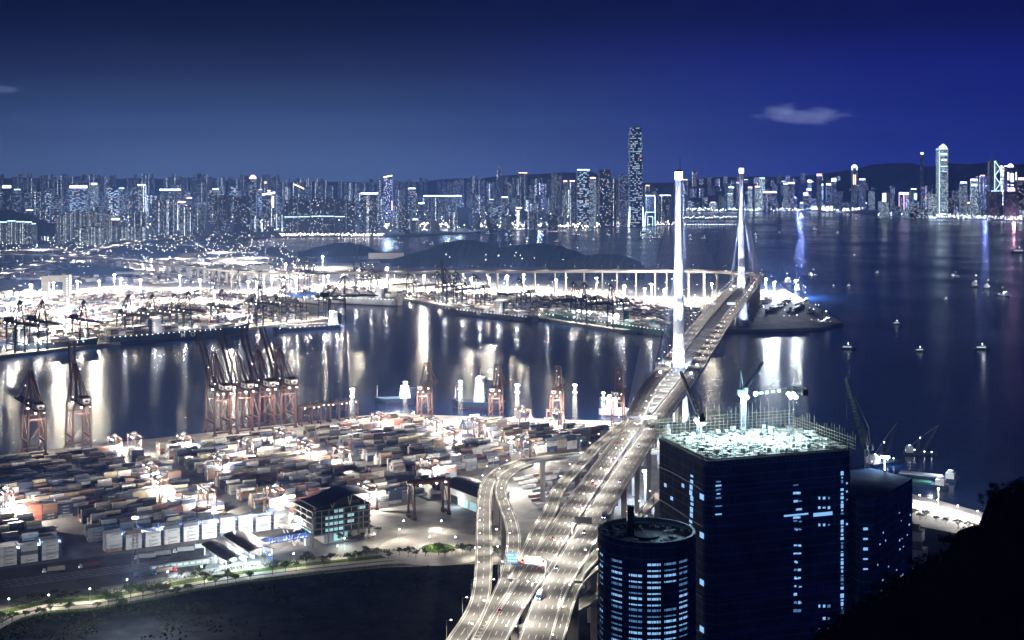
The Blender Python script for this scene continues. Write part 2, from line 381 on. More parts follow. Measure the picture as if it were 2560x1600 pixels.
n_.links.new(a2.outputs['Fac'], r2.inputs[0]); n_.links.new(r2.outputs[0], b_.inputs['Roughness'])
M['water'] = m
struct('sea', MB().add([(-5100, -100, 0), (5100, -100, 0), (5100, 11600, 0), (-5100, 11600, 0)], [(0, 1, 2, 3)]), ['water'])

QU = Vector((-154+527, 1641-1406, 0)).normalized(); QV = Vector((-QU.y, QU.x, 0)); QYAW = math.atan2(QU.y, QU.x)     # along the near quay, and out over the water
q0, q1, q2 = (-527, 1406), (-154, 1641), (126, 1590)
near = [(-1000, 1108), q0, q1, q2, (190, 1585), (232, 1560), (262, 1480), (330, 1320), (364, 1242), (409, 1171), (436, 1120), (620, 930), (700, -20), (-1000, -20)]
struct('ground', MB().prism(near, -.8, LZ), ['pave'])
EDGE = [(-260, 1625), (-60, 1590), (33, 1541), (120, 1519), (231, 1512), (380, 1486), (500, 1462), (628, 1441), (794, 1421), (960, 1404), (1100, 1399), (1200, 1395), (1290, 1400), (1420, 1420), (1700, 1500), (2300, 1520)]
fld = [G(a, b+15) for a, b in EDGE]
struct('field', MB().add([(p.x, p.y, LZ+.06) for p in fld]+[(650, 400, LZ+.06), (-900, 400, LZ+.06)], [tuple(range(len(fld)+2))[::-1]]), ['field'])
def strip(name, pts, w, z, mats, off=0.):
    P = [G(a, b) for a, b in pts]; vs = []
    for i, p in enumerate(P):
        d = (P[min(i+1, len(P)-1)]-P[max(i-1, 0)]).normalized(); nn = Vector((-d.y, d.x, 0))
        vs += [p+nn*(off+w/2), p+nn*(off-w/2)]
    b = MB().add([(v.x, v.y, z) for v in vs], [(2*i, 2*i+1, 2*i+3, 2*i+2) for i in range(len(P)-1)])
    return b
struct('grass_verge', strip('v', EDGE[:12], 30, LZ+.05, 0, 2), ['grass'])
struct('road', strip('r', EDGE[:12], 6.6, LZ+.10, 0, -3.6), ['concrete'])
struct('road', strip('r', EDGE[:12], 6.6, LZ+.10, 0, 5.2), ['concrete'])
# roundabout: apron, kerbed grass island
rc = G(1094, 1371)
b = MB(); b.lathe((rc.x, rc.y, LZ), [(46, 0), (46, .14)], 40); struct('roundabout_road', b, ['concrete'])
b = MB(); b.lathe((rc.x, rc.y, LZ+.14), [(13.4, 0), (13.4, .2)], 32)
struct('roundabout_kerb', b, ['parapet'])
b = MB(); b.lathe((rc.x, rc.y, LZ+.34), [(13., 0), (9, .5), (3., .9)], 32); struct('roundabout_grass', b, ['grass'])
# the dark gate yard in front of the stacks
yard = [G(-200, 1560), G(0, 1500), G(300, 1462), (G(560, 1415)), G(700, 1375), G(780, 1325), G(730, 1318), G(600, 1338), G(430, 1372), G(270, 1388), G(0, 1424), G(-200, 1450)]
struct('gate_yard_road', MB().add([(p.x, p.y, LZ+.045) for p in yard], [tuple(range(len(yard)))]), ['asphalt'])
b = MB()
for k in range(26):                               # lane lines of the gate yard
    p = G(20+k*20, 1474-k*2.6-6); d = QU*3.2
    for j in range(5):
        q = p+QV*(j*4.2); b.beam(q-d+Vector((0, 0, .09)), q+d+Vector((0, 0, .09)), .28, .02)
struct('yard_lane_paint', b, ['paint'])

far = [(-2600, 1300), (-1260, 1619), (-335, 2657), (-420, 2960), (-560, 3180), (-480, 3260), (-380, 3215), (-192, 2965), (-110, 2822), (60, 2640), (201, 2456), (293, 2443), (430, 2462), (560, 2490), (624, 2572), (650, 3235), (700, 3690), (500, 3900), (0, 4000), (-300, 4080), (-640, 4150), (-820, 4900), (-2600, 5200)]
struct('far_terminal_ground', MB().prism(far, -.8, LZ), ['pave'])
kow = [(-5000, 4900), (-1100, 5250), (-1000, 5560), (-700, 5640), (-420, 5640), (-300, 5800), (0, 6150), (300, 6480), (640, 6560), (800, 6700), (830, 7050), (700, 7200), (720, 8000), (950, 8200), (960, 9100), (1200, 11400), (-5000, 11400)]
struct('far_shore_ground', MB().prism(kow, -.8, 4), ['pave'])
isl = [(1000, 8720), (1500, 8600), (2080, 8320), (2100, 7760), (2400, 7420), (2660, 7090), (5000, 6300), (5000, 11400), (1300, 11400)]
struct('island_ground', MB().prism(isl, -.8, 4), ['pave'])

def hill(name, prof, Y0, depth, mats, base=3.):   # ridge whose outline the photo shows at distance Y0
    b = MB(); n = len(prof); vs = []; rr = random.Random(n)
    rows = [(-1., 0.), (-.72, .38), (-.45, .72), (-.18, .95), (0, 1.), (.3, .8), (.7, .35), (1., 0.)]
    for t, k in rows:
        for a, c_ in prof:
            p = AT(a, c_, Y0); zz = base+(max(p.z, base)-base)*k*(1+rr.uniform(-.06, .06)*(k < 1))
            vs.append((p.x*(Y0+t*depth)/Y0, Y0+t*depth*(1+rr.uniform(-.08, .08)), zz))
    b.add(vs, [(j*n+i, j*n+i+1, (j+1)*n+i+1, (j+1)*n+i) for j in range(len(rows)-1) for i in range(n-1)])
    return struct(name, b, mats)
def prof(pts, step):                              # finer, slightly ragged outline
    o = []; rr = random.Random(len(pts))
    for (a, b), (c_, d) in zip(pts, pts[1:]):
        k = max(1, int((c_-a)/step))
        for i in range(k): o.append((a+(c_-a)*i/k, b+(d-b)*i/k+rr.uniform(-1, 1)*step*.1))
    return o+[pts[-1]]
hill('hills', prof([(-500, 450), (0, 448), (300, 446), (560, 448), (800, 456), (950, 458), (1100, 452), (1250, 440), (1400, 431), (1480, 434), (1560, 450), (1700, 458)], 40), 10600, 700, ['soil'])
hill('hills', prof([(1640, 458), (1760, 448), (1900, 442), (2000, 440), (2100, 428), (2180, 414), (2240, 408), (2320, 414), (2420, 408), (2520, 412), (2700, 406), (2950, 420)], 40), 9700, 800, ['soil'])
hill('hill', prof([(950, 668), (985, 650), (1020, 636), (1070, 622), (1110, 606), (1150, 600), (1190, 601), (1235, 612), (1262, 618), (1300, 612), (1345, 608), (1400, 615), (1440, 628), (1490, 650)], 9), 4150, 220, ['soil'], 4)
hill('hill', prof([(1370, 664), (1410, 652), (1450, 640), (1500, 634), (1540, 636), (1575, 644), (1600, 655), (1612, 664)], 8), 3620, 130, ['soil'], 4)
hill('hill', prof([(745, 634), (790, 618), (830, 608), (875, 606), (915, 614), (950, 630)], 9), 4550, 120, ['soil'], 4)
hill('hill', prof([(-160, 560), (-60, 532), (10, 524), (60, 532), (110, 552), (160, 568), (200, 576)], 12), 5420, 120, ['soil'], 4)
hill('hill', prof([(96, 700), (150, 672), (240, 664), (330, 672), (400, 700)], 12), 3700, 140, ['soil'], 4)

# ------------------------------------------------------------------ elevated roads
def spline(P, step):
    o = []; n = len(P)
    for i in range(n-1):
        p0, p1, p2, p3 = P[max(i-1, 0)], P[i], P[i+1], P[min(i+2, n-1)]
        k = max(2, int((p2-p1).length/step))
        for j in range(k):
            t = j/k; o.append(.5*((2*p1)+(p2-p0)*t+(2*p0-5*p1+4*p2-p3)*t*t+(3*p1-p0-3*p2+p3)*t**3))
    o.append(P[-1]); return o
def frames(C):
    fr = []
    for i, p in enumerate(C):
        d = C[min(i+1, len(C)-1)]-C[max(i-1, 0)]; d.z = 0; d.normalize(); fr.append((p, Vector((d.y, -d.x, 0)), d))
    return fr
def sweep(b, fr, sec, m=0, cap=True):             # sec: closed outline of (offset to the right, height)
    k = len(sec); vs = [p+r*o_+Vector((0, 0, h)) for p, r, d in fr for o_, h in sec]
    fs = [(i*k+j, i*k+(j+1) % k, (i+1)*k+(j+1) % k, (i+1)*k+j) for i in range(len(fr)-1) for j in range(k)]
    if cap: fs += [tuple(range(k))[::-1], tuple(range((len(fr)-1)*k, len(fr)*k))]
    b.add(vs, fs, m)
def line(b, fr, off, w, z=.09, dash=None):
    acc = 0.
    for (p, r, d), (p2, r2, d2) in zip(fr, fr[1:]):
        acc += (p2-p).length
        if dash and acc % (dash[0]+dash[1]) > dash[0]: continue
        zz = Vector((0, 0, z))
        b.add([p+r*(off-w/2)+zz, p+r*(off+w/2)+zz, p2+r2*(off+w/2)+zz, p2+r2*(off-w/2)+zz], [(0, 3, 2, 1)])
def road(name, label, pts, w, lanes, skipL=(), skipR=(), dz=0., piers=0, step=5., cat='elevated road', root=None, deep=2.6, pier0=20, world=None, wall=1.0, edges=True, group=None, pw=4., skipP=()):
    """pts: (photo x, photo y, road level) of the middle of the road"""
    P = world or [G(a, b, z+dz) for a, b, z in pts]
    C = spline(P, step); fr = frames(C)
    t = root or thing(name, label, cat, (0, 0, 0), 0, group)
    b = MB(); h = w/2
    sweep(b, fr, [(-h, 0), (h, 0), (h, -.5), (h*.55, -deep), (-h*.55, -deep), (-h, -.5)]); b.build('deck', ['concrete'], t)
    b = MB(); sweep(b, fr, [(-h+.45, .05), (h-.45, .05), (h-.45, .02), (-h+.45, .02)]); b.build('road_surface', ['deckroad'], t)
    py = [HY+F*(H-p.z)/p.y for p in C]
    for s, sk in ((-1, skipL), (1, skipR)):
        b = MB(); run = []
        for f_, y_ in zip(fr, py):
            if any(a <= y_ <= c_ for a, c_ in sk):
                if len(run) > 1: sweep(b, run, [(s*h-.25, 0), (s*h+.25, 0), (s*h+.2, wall), (s*h-.2, wall)])
                run = []
            else: run.append(f_)
        if len(run) > 1: sweep(b, run, [(s*h-.25, 0), (s*h+.25, 0), (s*h+.2, wall), (s*h-.2, wall)])
        if b.v: b.build('parapet', ['parapet'], t)
    if edges:
        for s in (-1, 1): b = MB(); line(b, fr, s*(h-1.1), .32); b.build('edge_line', ['paint'], t)
    b = MB()
    for i in range(1, lanes):
        line(b, fr, -h+1.1+(w-2.2)*i/lanes, .28, dash=(6, 9))
    if b.v: b.build('lane_marking', ['paint'], t)
    if piers:
        acc = piers-pier0
        for (p, r, d), (p2, _, _) in zip(fr, fr[1:]):
            acc += (p2-p).length
            if acc >= piers and not any(a <= HY+F*(H-p.z)/p.y <= c_ for a, c_ in skipP):
                acc = 0.; z1 = p.z-deep-.003; a = math.atan2(d.y, d.x); b = MB()
                b.box((p.x, p.y, LZ+(z1-5-LZ)/2), (pw*.6, pw, z1-5-LZ), a)
                q = MB(); b.box((p.x, p.y, z1-3.5), (pw*.62, pw*.62+h*.45, 3.), a); b.box((p.x, p.y, z1-1.), (pw*.64, h*1.05, 2.), a)
                b.build('pier', ['concrete'], t)
    return t, fr

P1, P2 = Vector((188, 1540, 72)), Vector((425, 2530, 72))
AX = (P2-P1).normalized(); PR = Vector((AX.y, -AX.x, 0))       # along the bridge, and to its right
def axis(s, off=0., z=72.): p = P1+AX*s+PR*off; p.z = z; return p

ROADS = {}
t, ROADS['A'] = road('elevated_road', 'left carriageway of the main highway with red tail lights heading for the bridge', [(1590, 1046, 71.5), (1570, 1080, 71.3), (1466, 1224, 70), (1382, 1357, 66), (1326, 1447, 64), (1281, 1513, 62.5), (1233, 1597, 61), (1190, 1680, 60)], 15., 4, skipL=[(0, 1075), (1438, 1700)], piers=68)
t, ROADS['B'] = road('elevated_road', 'right carriageway of the main highway with white headlights coming off the bridge', [(1654, 1042, 71.5), (1634, 1072, 71.3), (1532, 1224, 70), (1454, 1357, 66), (1400, 1447, 64), (1366, 1513, 62.5), (1338, 1597, 61), (1306, 1680, 60)], 17., 4, skipR=[(1440, 1700)], piers=68)
t, ROADS['E'] = road('elevated_road', 'pale slip road splitting off the left edge of the main highway below the bridge', [(1568, 1052, 71.3), (1530, 1085, 71.2), (1490, 1119, 71.), (1441, 1172, 70.5), (1397, 1224, 69.5), (1375, 1277, 68.), (1349, 1322, 67), (1326, 1372, 65.5), (1308, 1408, 64.6), (1290, 1447, 63.7)], 9.5, 2, skipR=[(0, 1070), (1432, 1700)], skipL=[(1425, 1700)], dz=-.08, piers=72, pier0=50)
t, ROADS['D'] = road('elevated_road', 'curving S shaped slip road joining the main highway at the sign gantry', [(1325, 1158, 46.6), (1290, 1173, 47), (1262, 1196, 48), (1252, 1218, 49), (1254, 1240, 50), (1267, 1277, 52), (1276, 1301, 53.5), (1283, 1335, 55.5), (1283, 1368, 57.5), (1277, 1407, 60), (1266, 1447, 61.5), (1243, 1500, 61.8), (1219, 1555, 61.2), (1199, 1597, 60.8), (1158, 1680, 59.8)], 9., 2, skipR=[(1440, 1700), (0, 1176)], skipL=[(0, 1196)], dz=-.1, piers=80, pier0=70, skipP=[(0, 1200)])
t, ROADS['C'] = road('elevated_road', 'long outermost slip road running up the left side and bending away under the highway', [(1090, 1680, 58), (1146, 1597, 57.5), (1187, 1532, 57), (1202, 1490, 56), (1208, 1440, 55), (1210, 1386, 53.5), (1209, 1320, 51), (1210, 1265, 49.5), (1215, 1225, 48.5), (1230, 1195, 47.6), (1262, 1170, 47), (1310, 1154, 46.5), (1370, 1144, 46), (1444, 1136, 45.5), (1510, 1132, 45), (1640, 1127, 44.5), (1760, 1124, 44)], 10.5, 2, piers=75, pier0=12, skipR=[(1158, 1196)])
t, ROADS['F'] = road('elevated_road', 'slip road leaving the right edge of the highway beside the round tower', [(1358, 1680, 60), (1391, 1597, 61), (1416, 1513, 62.2), (1434, 1470, 62), (1452, 1446, 61.4), (1480, 1424, 60), (1510, 1407, 58), (1545, 1392, 56)], 8.6, 2, skipL=[(1444, 1700)], dz=-.08, piers=60, pier0=75, skipP=[(0, 1430)])
t, ROADS['Gr'] = road('elevated_road', 'short upper slip road rising from the gore past the round tower', [(1440, 1452, 63.2), (1452, 1430, 63), (1478, 1402, 61), (1520, 1360, 57), (1600, 1286, 50), (1640, 1246, 47), (1690, 1200, 44)], 7.5, 1, skipL=[(1432, 1700)], skipR=[(1424, 1700)], dz=-.12, piers=70, pier0=60)
t, ROADS['Hr'] = road('elevated_road', 'low road crossing underneath the highway at the bottom right', [(1240, 1650, 40), (1296, 1584, 40), (1340, 1563, 40), (1440, 1519, 40), (1482, 1490, 40), (1530, 1452, 39), (1600, 1400, 38)], 11., 2, piers=62, pier0=30)

def vee(b, p, d, s, w):                           # one painted chevron
    r = Vector((d.y, -d.x, 0)); zz = Vector((0, 0, .12))
    for k in (-1, 1):
        a, c_ = p+zz, p+zz+r*(k*w/2)-d*(w*.35*s)
        b.add([a, c_, c_+d*1.0, a+d*1.0], [(0, 1, 2, 3) if k > 0 else (0, 3, 2, 1)])
def gore(name, label, apts, bpts, n, root=None):  # hatched nose where two roads part
    b = MB(); b2 = MB()
    A_, B_ = [G(*p) for p in apts], [G(*p) for p in bpts]
    A_, B_ = spline(A_, 4), spline(B_, 4)
    for i in range(n):
        t0, t1 = i/n, (i+.52)/n
        def L_(Q, t): k = min(int(t*(len(Q)-1)), len(Q)-2); return Q[k].lerp(Q[k+1], t*(len(Q)-1)-k)
        a0, a1, b0, b1 = L_(A_, t0), L_(A_, t1), L_(B_, t0), L_(B_, t1); mid0, mid1 = (a0+b0)/2, (a1+b1)/2
        dd = (A_[-1]-A_[0]).normalized()*min(2.2, (a0-b0).length*.35)
        for v in (a0, a1, b0, b1, mid0, mid1): v.z += .13
        b.add([a0, mid0+dd, mid1+dd, a1], [(0, 1, 2, 3)]); b.add([mid0+dd, b0, b1, mid1+dd], [(0, 1, 2, 3)])
    return tag(b.build(name, ['paint']), kind='structure')
gore('painted_chevrons', '', [(1283, 1447, 63.9), (1266, 1490, 62.9), (1246, 1530, 62.2)], [(1306, 1441, 64.0), (1274, 1494, 63.0), (1247, 1532, 62.2)], 20)
gore('painted_chevrons', '', [(1413, 1449, 64.0), (1402, 1482, 63.2), (1391, 1522, 62.4)], [(1441, 1449, 63.7), (1414, 1486, 62.9), (1393, 1524, 62.4)], 18)
b = MB()
for k in range(6):                                # ladder of cross lines at the foot of the frame
    y_ = 1555+k*8.5; x0, x1 = 1213-k*6.2, 1231-k*6.2
    b.beam(G(x0, y_, 61.2), G(x1, y_, 61.2), .4, .3)
tag(b.build('painted_bars', ['paint']), kind='structure')

# ------------------------------------------------------------------ the bridge
BR = thing('cable_stayed_bridge', 'long white cable stayed bridge with twin decks and two tall floodlit pole towers', 'bridge', (0, 0, 0))
def zb(s): return 72+5.*math.sin(math.pi*max(0, min(1, s/1018)))
tail = [axis(1018+160, 0, 72), Vector((489, 2800, 71.5)), Vector((505, 2880, 70.5)), Vector((488, 2960, 69)), Vector((440, 3020, 67)), Vector((376, 3060, 65)), Vector((272, 3097, 62)), Vector((0, 3136, 58)), Vector((-403, 3200, 50)), Vector((-650, 3300, 45)), Vector((-1137, 3900, 32)), Vector((-1564, 4171, 27)), Vector((-2100, 4300, 22))]
def side(o0, o1, s):                              # middle of one deck, from the south abutment to where the bridge ends
    return [axis(-285, o0, 71.5), axis(-200, (o0+o1)/2, 71.8), axis(-110, o1, 72)]+[axis(k, o1, zb(k)) for k in range(0, 1019, 127)]+[axis(1100, o1, 72)]
def bdeck(o0, o1):
    fr = frames(spline(side(o0, o1, 0), 8)); h = 8.8; b = MB()
    sweep(b, fr, [(-h, 0), (h, 0), (h+.6, -1.), (h*.4, -3.4), (-h*.4, -3.4), (-h-.6, -1.)]); b.build('deck', ['steel'], BR)
    b = MB(); sweep(b, fr, [(-h+.5, .06), (h-.5, .06), (h-.5, .02), (-h+.5, .02)]); b.build('road_surface', ['deckroad'], BR)
    for s in (-1, 1):
        b = MB(); sweep(b, fr, [(s*h-.2, 0), (s*h+.2, 0), (s*h+.2, 1.3), (s*h-.2, 1.3)]); b.build('parapet', ['parapet'], BR)
    for s in (-1, 1): b = MB(); line(b, fr, s*(h-1.4), .35); b.build('edge_line', ['paint'], BR)
    b = MB()
    for k in (-1, 1): line(b, fr, k*2.3, .3, dash=(8, 8))
    b.build('lane_marking', ['paint'], BR); return fr
ROADS['BL'] = bdeck(-7.5, -17.2); ROADS['BRt'] = bdeck(14.8, 17.2)
for s in range(-250, 1080, 18):                   # cross girders joining the two decks
    if abs(s) < 12 or abs(s-1018) < 12: continue
    b = MB(); k = max(0, min(1, (s+285)/175)); l_, r_ = -8.+k*-.4, 6.+k*2.2
    if k < 1: l_ = (-7.5+(-17.2+7.5)*k)+8.9; r_ = (14.8+(17.2-14.8)*k)-8.9
    p, q = axis(s, l_, zb(s)-1.6), axis(s, r_, zb(s)-1.6); b.beam(p, q, 4.2, 2.2); b.build('cross_girder', ['steel'], BR)
for base, nm in ((P1, 0), (P2, 1)):
    b = MB(); n = 32
    b.lathe((base.x, base.y, 0), [(12.4, -1), (12.2, 4), (10.6, 30), (7.4, 68), (6.9, 74), (6.2, 110), (5.2, 160), (4.4, 215), (4.05, 255), (3.75, 287)], n, cap=False); tw = b.build('tower', ['tower'], BR, smooth=True)
    b = MB(); b.lathe((base.x, base.y, 287), [(4.15, 0), (4.25, .3), (4.25, 8.8), (4.15, 9.1)], n); b.build('lit_tower_head', ['headglass'], tw)
    b = MB(); b.lathe((base.x, base.y, 296.1), [(4.3, 0), (4.0, 1.6), (1.2, 2.)], n); b.tube((base.x+1.5, base.y, 297), (base.x+1.5, base.y, 313), .45, .2); b.build('tower_cap', ['dark'], tw)
    for s in (-1, 1):                              # ribs that hold the cable anchors, up both sides of the shaft
        b = MB(); b.beam(Vector((base.x, base.y, 172))+PR*(s*5.1), Vector((base.x, base.y, 284))+PR*(s*3.85), .7, .5); b.build('anchor_rib', ['dark'], tw)
NC = 24
rest = MB()
for ti, base in enumerate((0., 1018.)):
    for sgn in (-1, 1):
        for sd in (-1, 1):
            for k in range(NC):
                if (ti == 0) == (sgn > 0): s = base+sgn*(24+k*20.2)
                else: s = base+sgn*(26+k*11.)
                if s > 1200: continue
                top = Vector(axis(base, 0, 0))+PR*(sd*4.2); top.z = 178+k*4.6
                off = 26.4*sd
                if s < -110: kk = min(1, (s+285)/175); off = ((-7.5-9.7*kk)-9.2) if sd < 0 else ((14.8+2.4*kk)+9.2)
                p = axis(s, off, zb(s)+.5) if 0 <= s <= 1018 else axis(s, off, 72.5)
                if ti == 0:
                    b = MB(); b.tube(top, p, .10, n=5); b.build('stay_cable', ['cable'], BR)
                else: rest.tube(top, p, .2, n=5)
tag(rest.build('stay_cables', ['cable'], BR), kind='stuff')
b = MB()                                           # the wide crossheads carrying the back spans
for s in (-190, -105):
    p = axis(s, 0, 0)
    b = MB(); zt = 68
    for o_ in (-12, 12):
        q = p+PR*o_; b.box((q.x, q.y, (zt+4)/2), (6, 6, zt-4), QYAW)
    b.build('pier', ['concrete'], BR)
for s in (1018+75, 1018+150):
    for o_ in (-14, 14):
        p = axis(s, o_, 0); b = MB(); b.box((p.x, p.y, 36.2), (6, 9, 64.4), math.atan2(AX.y, AX.x)); b.build('pier', ['concrete'], BR)
for nm_, o_, lab in (('l', -11, 'left half of the far viaduct curving away behind the container terminal'), ('r', 11, 'right half of the far viaduct curving away behind the container terminal')):
    C = spline([axis(1018+83, 0, 72)]+tail, 20); fr = frames(C); k = (17.2 if o_ > 0 else -17.2)
    Wd = [p+r*(k+(o_-k)*min(1, i/22)) for i, (p, r, d) in enumerate(fr)][::2]
    t, ROADS['V'+nm_] = road('far_viaduct', lab, None, 16.5, 3, world=Wd, step=20, piers=68, pier0=150, cat='viaduct', deep=4., pw=5., group='far viaduct')
    for p_ in [c_ for c_ in bpy.data.objects if c_.parent == t and c_.name.startswith('lane')]: pass
# more far highways on the left
def fhwy(lab, pts, w, piers=80): return road('far_highway', lab, pts, w, 2, piers=piers, step=25, cat='highway', deep=3, group='far highways')
_, ROADS['H1'] = fhwy('bright far highway sweeping from the left edge up to the old airport estates', [(-60, 705, 14), (0, 687, 15), (60, 670, 16), (130, 653, 17), (200, 634, 18), (260, 619, 18), (350, 603, 16), (460, 592, 14), (580, 583, 12)], 30, 0)
_, ROADS['H2'] = fhwy('upper far highway running level across the left edge', [(-60, 626, 14), (60, 627, 14), (150, 630, 15), (260, 640, 18), (380, 655, 22), (500, 668, 26), (610, 671, 30)], 20)
# ------------------------------------------------------------------ street lamps along the elevated roads
PW_ROAD = 32000.
def lamp_proto(name, label, arms, hgt=11., reach=2.4, group=None, glow='lamp', big=.36):
    t = thing(name, label, 'street lamp', (0, 0, 0), 0, group)
    b = MB(); b.tube((0, 0, 0), (0, 0, hgt), .16, .10, 6)
    for s in arms: b.tube((0, 0, hgt-.1), (s*reach, 0, hgt+.35), .09, .07, 5)
    b.build('pole', ['steel'], t)
    for s in arms:
        b = MB(); b.box((s*reach, 0, hgt+.42), (big*2.2, big, .3), 0, 0, 1.); b.build('lamp_head', [glow], t)
    return t
twin = lamp_proto('street_lamp', 'twin armed street lamp on the highway median, first from the bottom edge', (-1, 1), group='twin lamps on the highway median')
single = lamp_proto('street_lamp', 'single armed street lamp', (1,), group='single arm lamps on the slip roads')
def along(fr, step, start=0.):
    acc = step-start; o = []
    for (p, r, d), (p2, _, _) in zip(fr, fr[1:]):
        acc += (p2-p).length
        if acc >= step: acc = 0.; o.append((p, r, d))
    return o
mid = []
for p, r, d in along(ROADS['A'], 33, 10):
    q = min(ROADS['B'], key=lambda f: abs(f[0].y-p.y))[0]; mid.append(((p+r*7.5+q-r*8.5)/2+Vector((0, 0, -.2)), d))
for s in range(-270, 0, 33): mid.append((axis(s, 3, 71.6), AX))
for i, (p, d) in enumerate(reversed(mid)):
    lab = 'twin armed street lamp on the highway median, %s from the near bridge tower' % nth(i+1)
    a = math.atan2(d.y, d.x)-R(90)
    o = dup(twin, p, a, lab) if i else twin
    if not i: twin.location = p; twin.rotation_euler.z = a; twin['label'] = lab
    r = Vector((d.y, -d.x, 0))
    light(p+Vector((0, 0, 10.6)), PW_ROAD*1.25, (1., .93, .84), .5, 156, (0, 0, -1))
cnt = 0
def lamps_on(key, words, step, start, off, power, rng=(0, 9999), spot=150, colr=(1., .93, .80)):
    global cnt
    k = 0
    for p, r, d in along(ROADS[key], step, start):
        y_ = HY+F*(H-p.z)/p.y
        if not rng[0] <= y_ <= rng[1]: continue
        k += 1; q = p+r*off+Vector((0, 0, .05)); a = math.atan2(d.y, d.x)-R(90)+(math.pi if off > 0 else 0)
        lab = 'street lamp on the %s, %s from near end' % (words, nth(k))
        if cnt == 0: single.location = q; single.rotation_euler.z = a; single['label'] = lab
        else: dup(single, q, a, lab)
        cnt += 1
        if power: light(p+Vector((0, 0, 10.2)), power, colr, .5, spot)
lamps_on('E', 'pale slip road left of the highway', 36, 10, -4.6, PW_ROAD*.5, (0, 1420))
lamps_on('C', 'outermost slip road', 34, 8, -5.1, PW_ROAD*.55)
lamps_on('D', 'S shaped slip road', 34, 20, 4.3, PW_ROAD*.5)
lamps_on('F', 'slip road beside the round tower', 36, 20, 4.2, PW_ROAD*.5)
lamps_on('Gr', 'short upper slip road', 40, 30, 3.6, PW_ROAD*.5)
lamps_on('Hr', 'low crossing road at the bottom right', 40, 20, -5.3, PW_ROAD*.45)
# bridge decks: small lamps on the outer edges
for key, words, off in (('BL', 'left bridge deck', -8.5), ('BRt', 'right bridge deck', 8.5)):
    lamps_on(key, words, 44, 300 if key == 'BL' else 278, off, PW_ROAD*.8, (0, 930), 150, (1., .9, .78))
for key, words, off in (('Vl', 'left half of the far viaduct', -8.), ('Vr', 'right half of the far viaduct', 8.)):
    lamps_on(key, words, 62 if key == 'Vl' else 75, 10, off, PW_ROAD*1.1, (0, 760), 150, (1., .9, .78))
lamps_on('H2', 'upper far highway at the left edge', 110, 10, 10, PW_ROAD*4, (0, 760))
lamps_on('H1', 'bright far highway sweeping to the estates', 120, 10, 0, PW_ROAD*9, (0, 760), 150, (1., .9, .75))

# floodlights on the two bridge towers
for base in (P1, P2):
    for i, (s, o_) in enumerate(((-30, -17), (-30, 17), (34, -17), (34, 17))):
        p = Vector((base.x, base.y, 0))+AX*s+PR*o_; p.z = 75.5
        b = MB(); b.box((0, 0, .7), (2.6, 2.6, 1.4)); f_ = tag(b.build('floodlight', ['lampcool'], None, p-Vector((0, 0, 2.2))), 'cold white floodlight on the bridge deck %s the %s tower, %s side' % ('behind' if s > 0 else 'before', 'near' if base is P1 else 'far', 'right' if o_ > 0 else 'left'), 'floodlight', 'tower floodlights')
        tgt = Vector((base.x, base.y, 225))
        k_ = (1. if o_ < 0 else .6)*(1. if s < 0 else .3)
        for z_ in (116, 150, 186, 222, 256, 284, 300):
            tgt = Vector((base.x, base.y, z_))-p; light(p, round((800 if z_ < 250 else 500)*k_*tgt.length_squared, -3), (.52, .63, 1.), .5, 8 if z_ < 250 else 5, tgt)
    for o_ in (-28, 28):                           # lights at the foot of each tower, shining up the lower shaft
        p = Vector((base.x, base.y, 9))-AX*34+PR*o_
        light(p, 7e5 if base is P1 else 4e5, (.55, .68, 1.), .8, 60, Vector((base.x, base.y, 45))-p)
        light(Vector((base.x, base.y, 75))-AX*16+PR*o_*.45, 2.2e5, (.8, .86, 1.), .8, 90, Vector((base.x, base.y, 96))-(Vector((base.x, base.y, 75))-AX*16+PR*o_*.45))

# ------------------------------------------------------------------ gantries over the road
def gantry(label, p, q, base_p, base_q, boards, lit=True):
    p, q = Vector(p), Vector(q)
    t = thing('sign_gantry', label, 'sign gantry', (0, 0, 0))
    b = MB(); d = (q-p).normalized()
    for dz in (0, 1.4): b.beam(p+Vector((0, 0, dz)), q+Vector((0, 0, dz)), .35)
    n = max(4, int((q-p).length/2.2))
    for i in range(n): b.beam(p.lerp(q, i/n)+Vector((0, 0, 1.4*(i % 2))), p.lerp(q, (i+1)/n)+Vector((0, 0, 1.4*((i+1) % 2))), .2)
    b.build('beam', ['steel'], t)
    for e, z_ in ((p, base_p), (q, base_q)):
        b = MB(); b.beam((e.x, e.y, z_), (e.x, e.y, e.z+1.8), .7); b.build('post', ['steel'], t)
    for f0, f1, h, m_, dots in boards:
        b = MB(); c_ = p.lerp(q, (f0+f1)/2); a = math.atan2(d.y, d.x); w_ = (q-p).length*(f1-f0)
        b.box((c_.x, c_.y, c_.z+.6+h/2), (w_, .35, h), a); s_ = b.build('sign_board', [m_], t)
        if dots:
            k = MB(); nrm = Vector((d.y, -d.x, 0))
            for j in range(3):
                for i in range(int(w_/1.2)):
                    if random.random() < .7:
                        cc = c_-d*(w_/2-1.-i*1.2)-Vector((0, 0, -(.6+h*(.22+j*.28))))
                        k.beam(cc+nrm*.2-d*.4, cc+nrm*.2+d*.4, .06, h*.10)
            k.build('lettering', ['signwhite' if m_ == 'signblue' else 'signblue'], s_)
    return t
g1p, g1q = G(1252, 1409, 70), G(1364, 1414, 70.5)
t = gantry('sign gantry with a blue lit board and a pale lit board over the joining roads', g1p, g1q, 60, 62.5, [(.14, .37, 6.2, 'signblue', 1), (.54, .90, 4.4, 'signwhite', 1)])
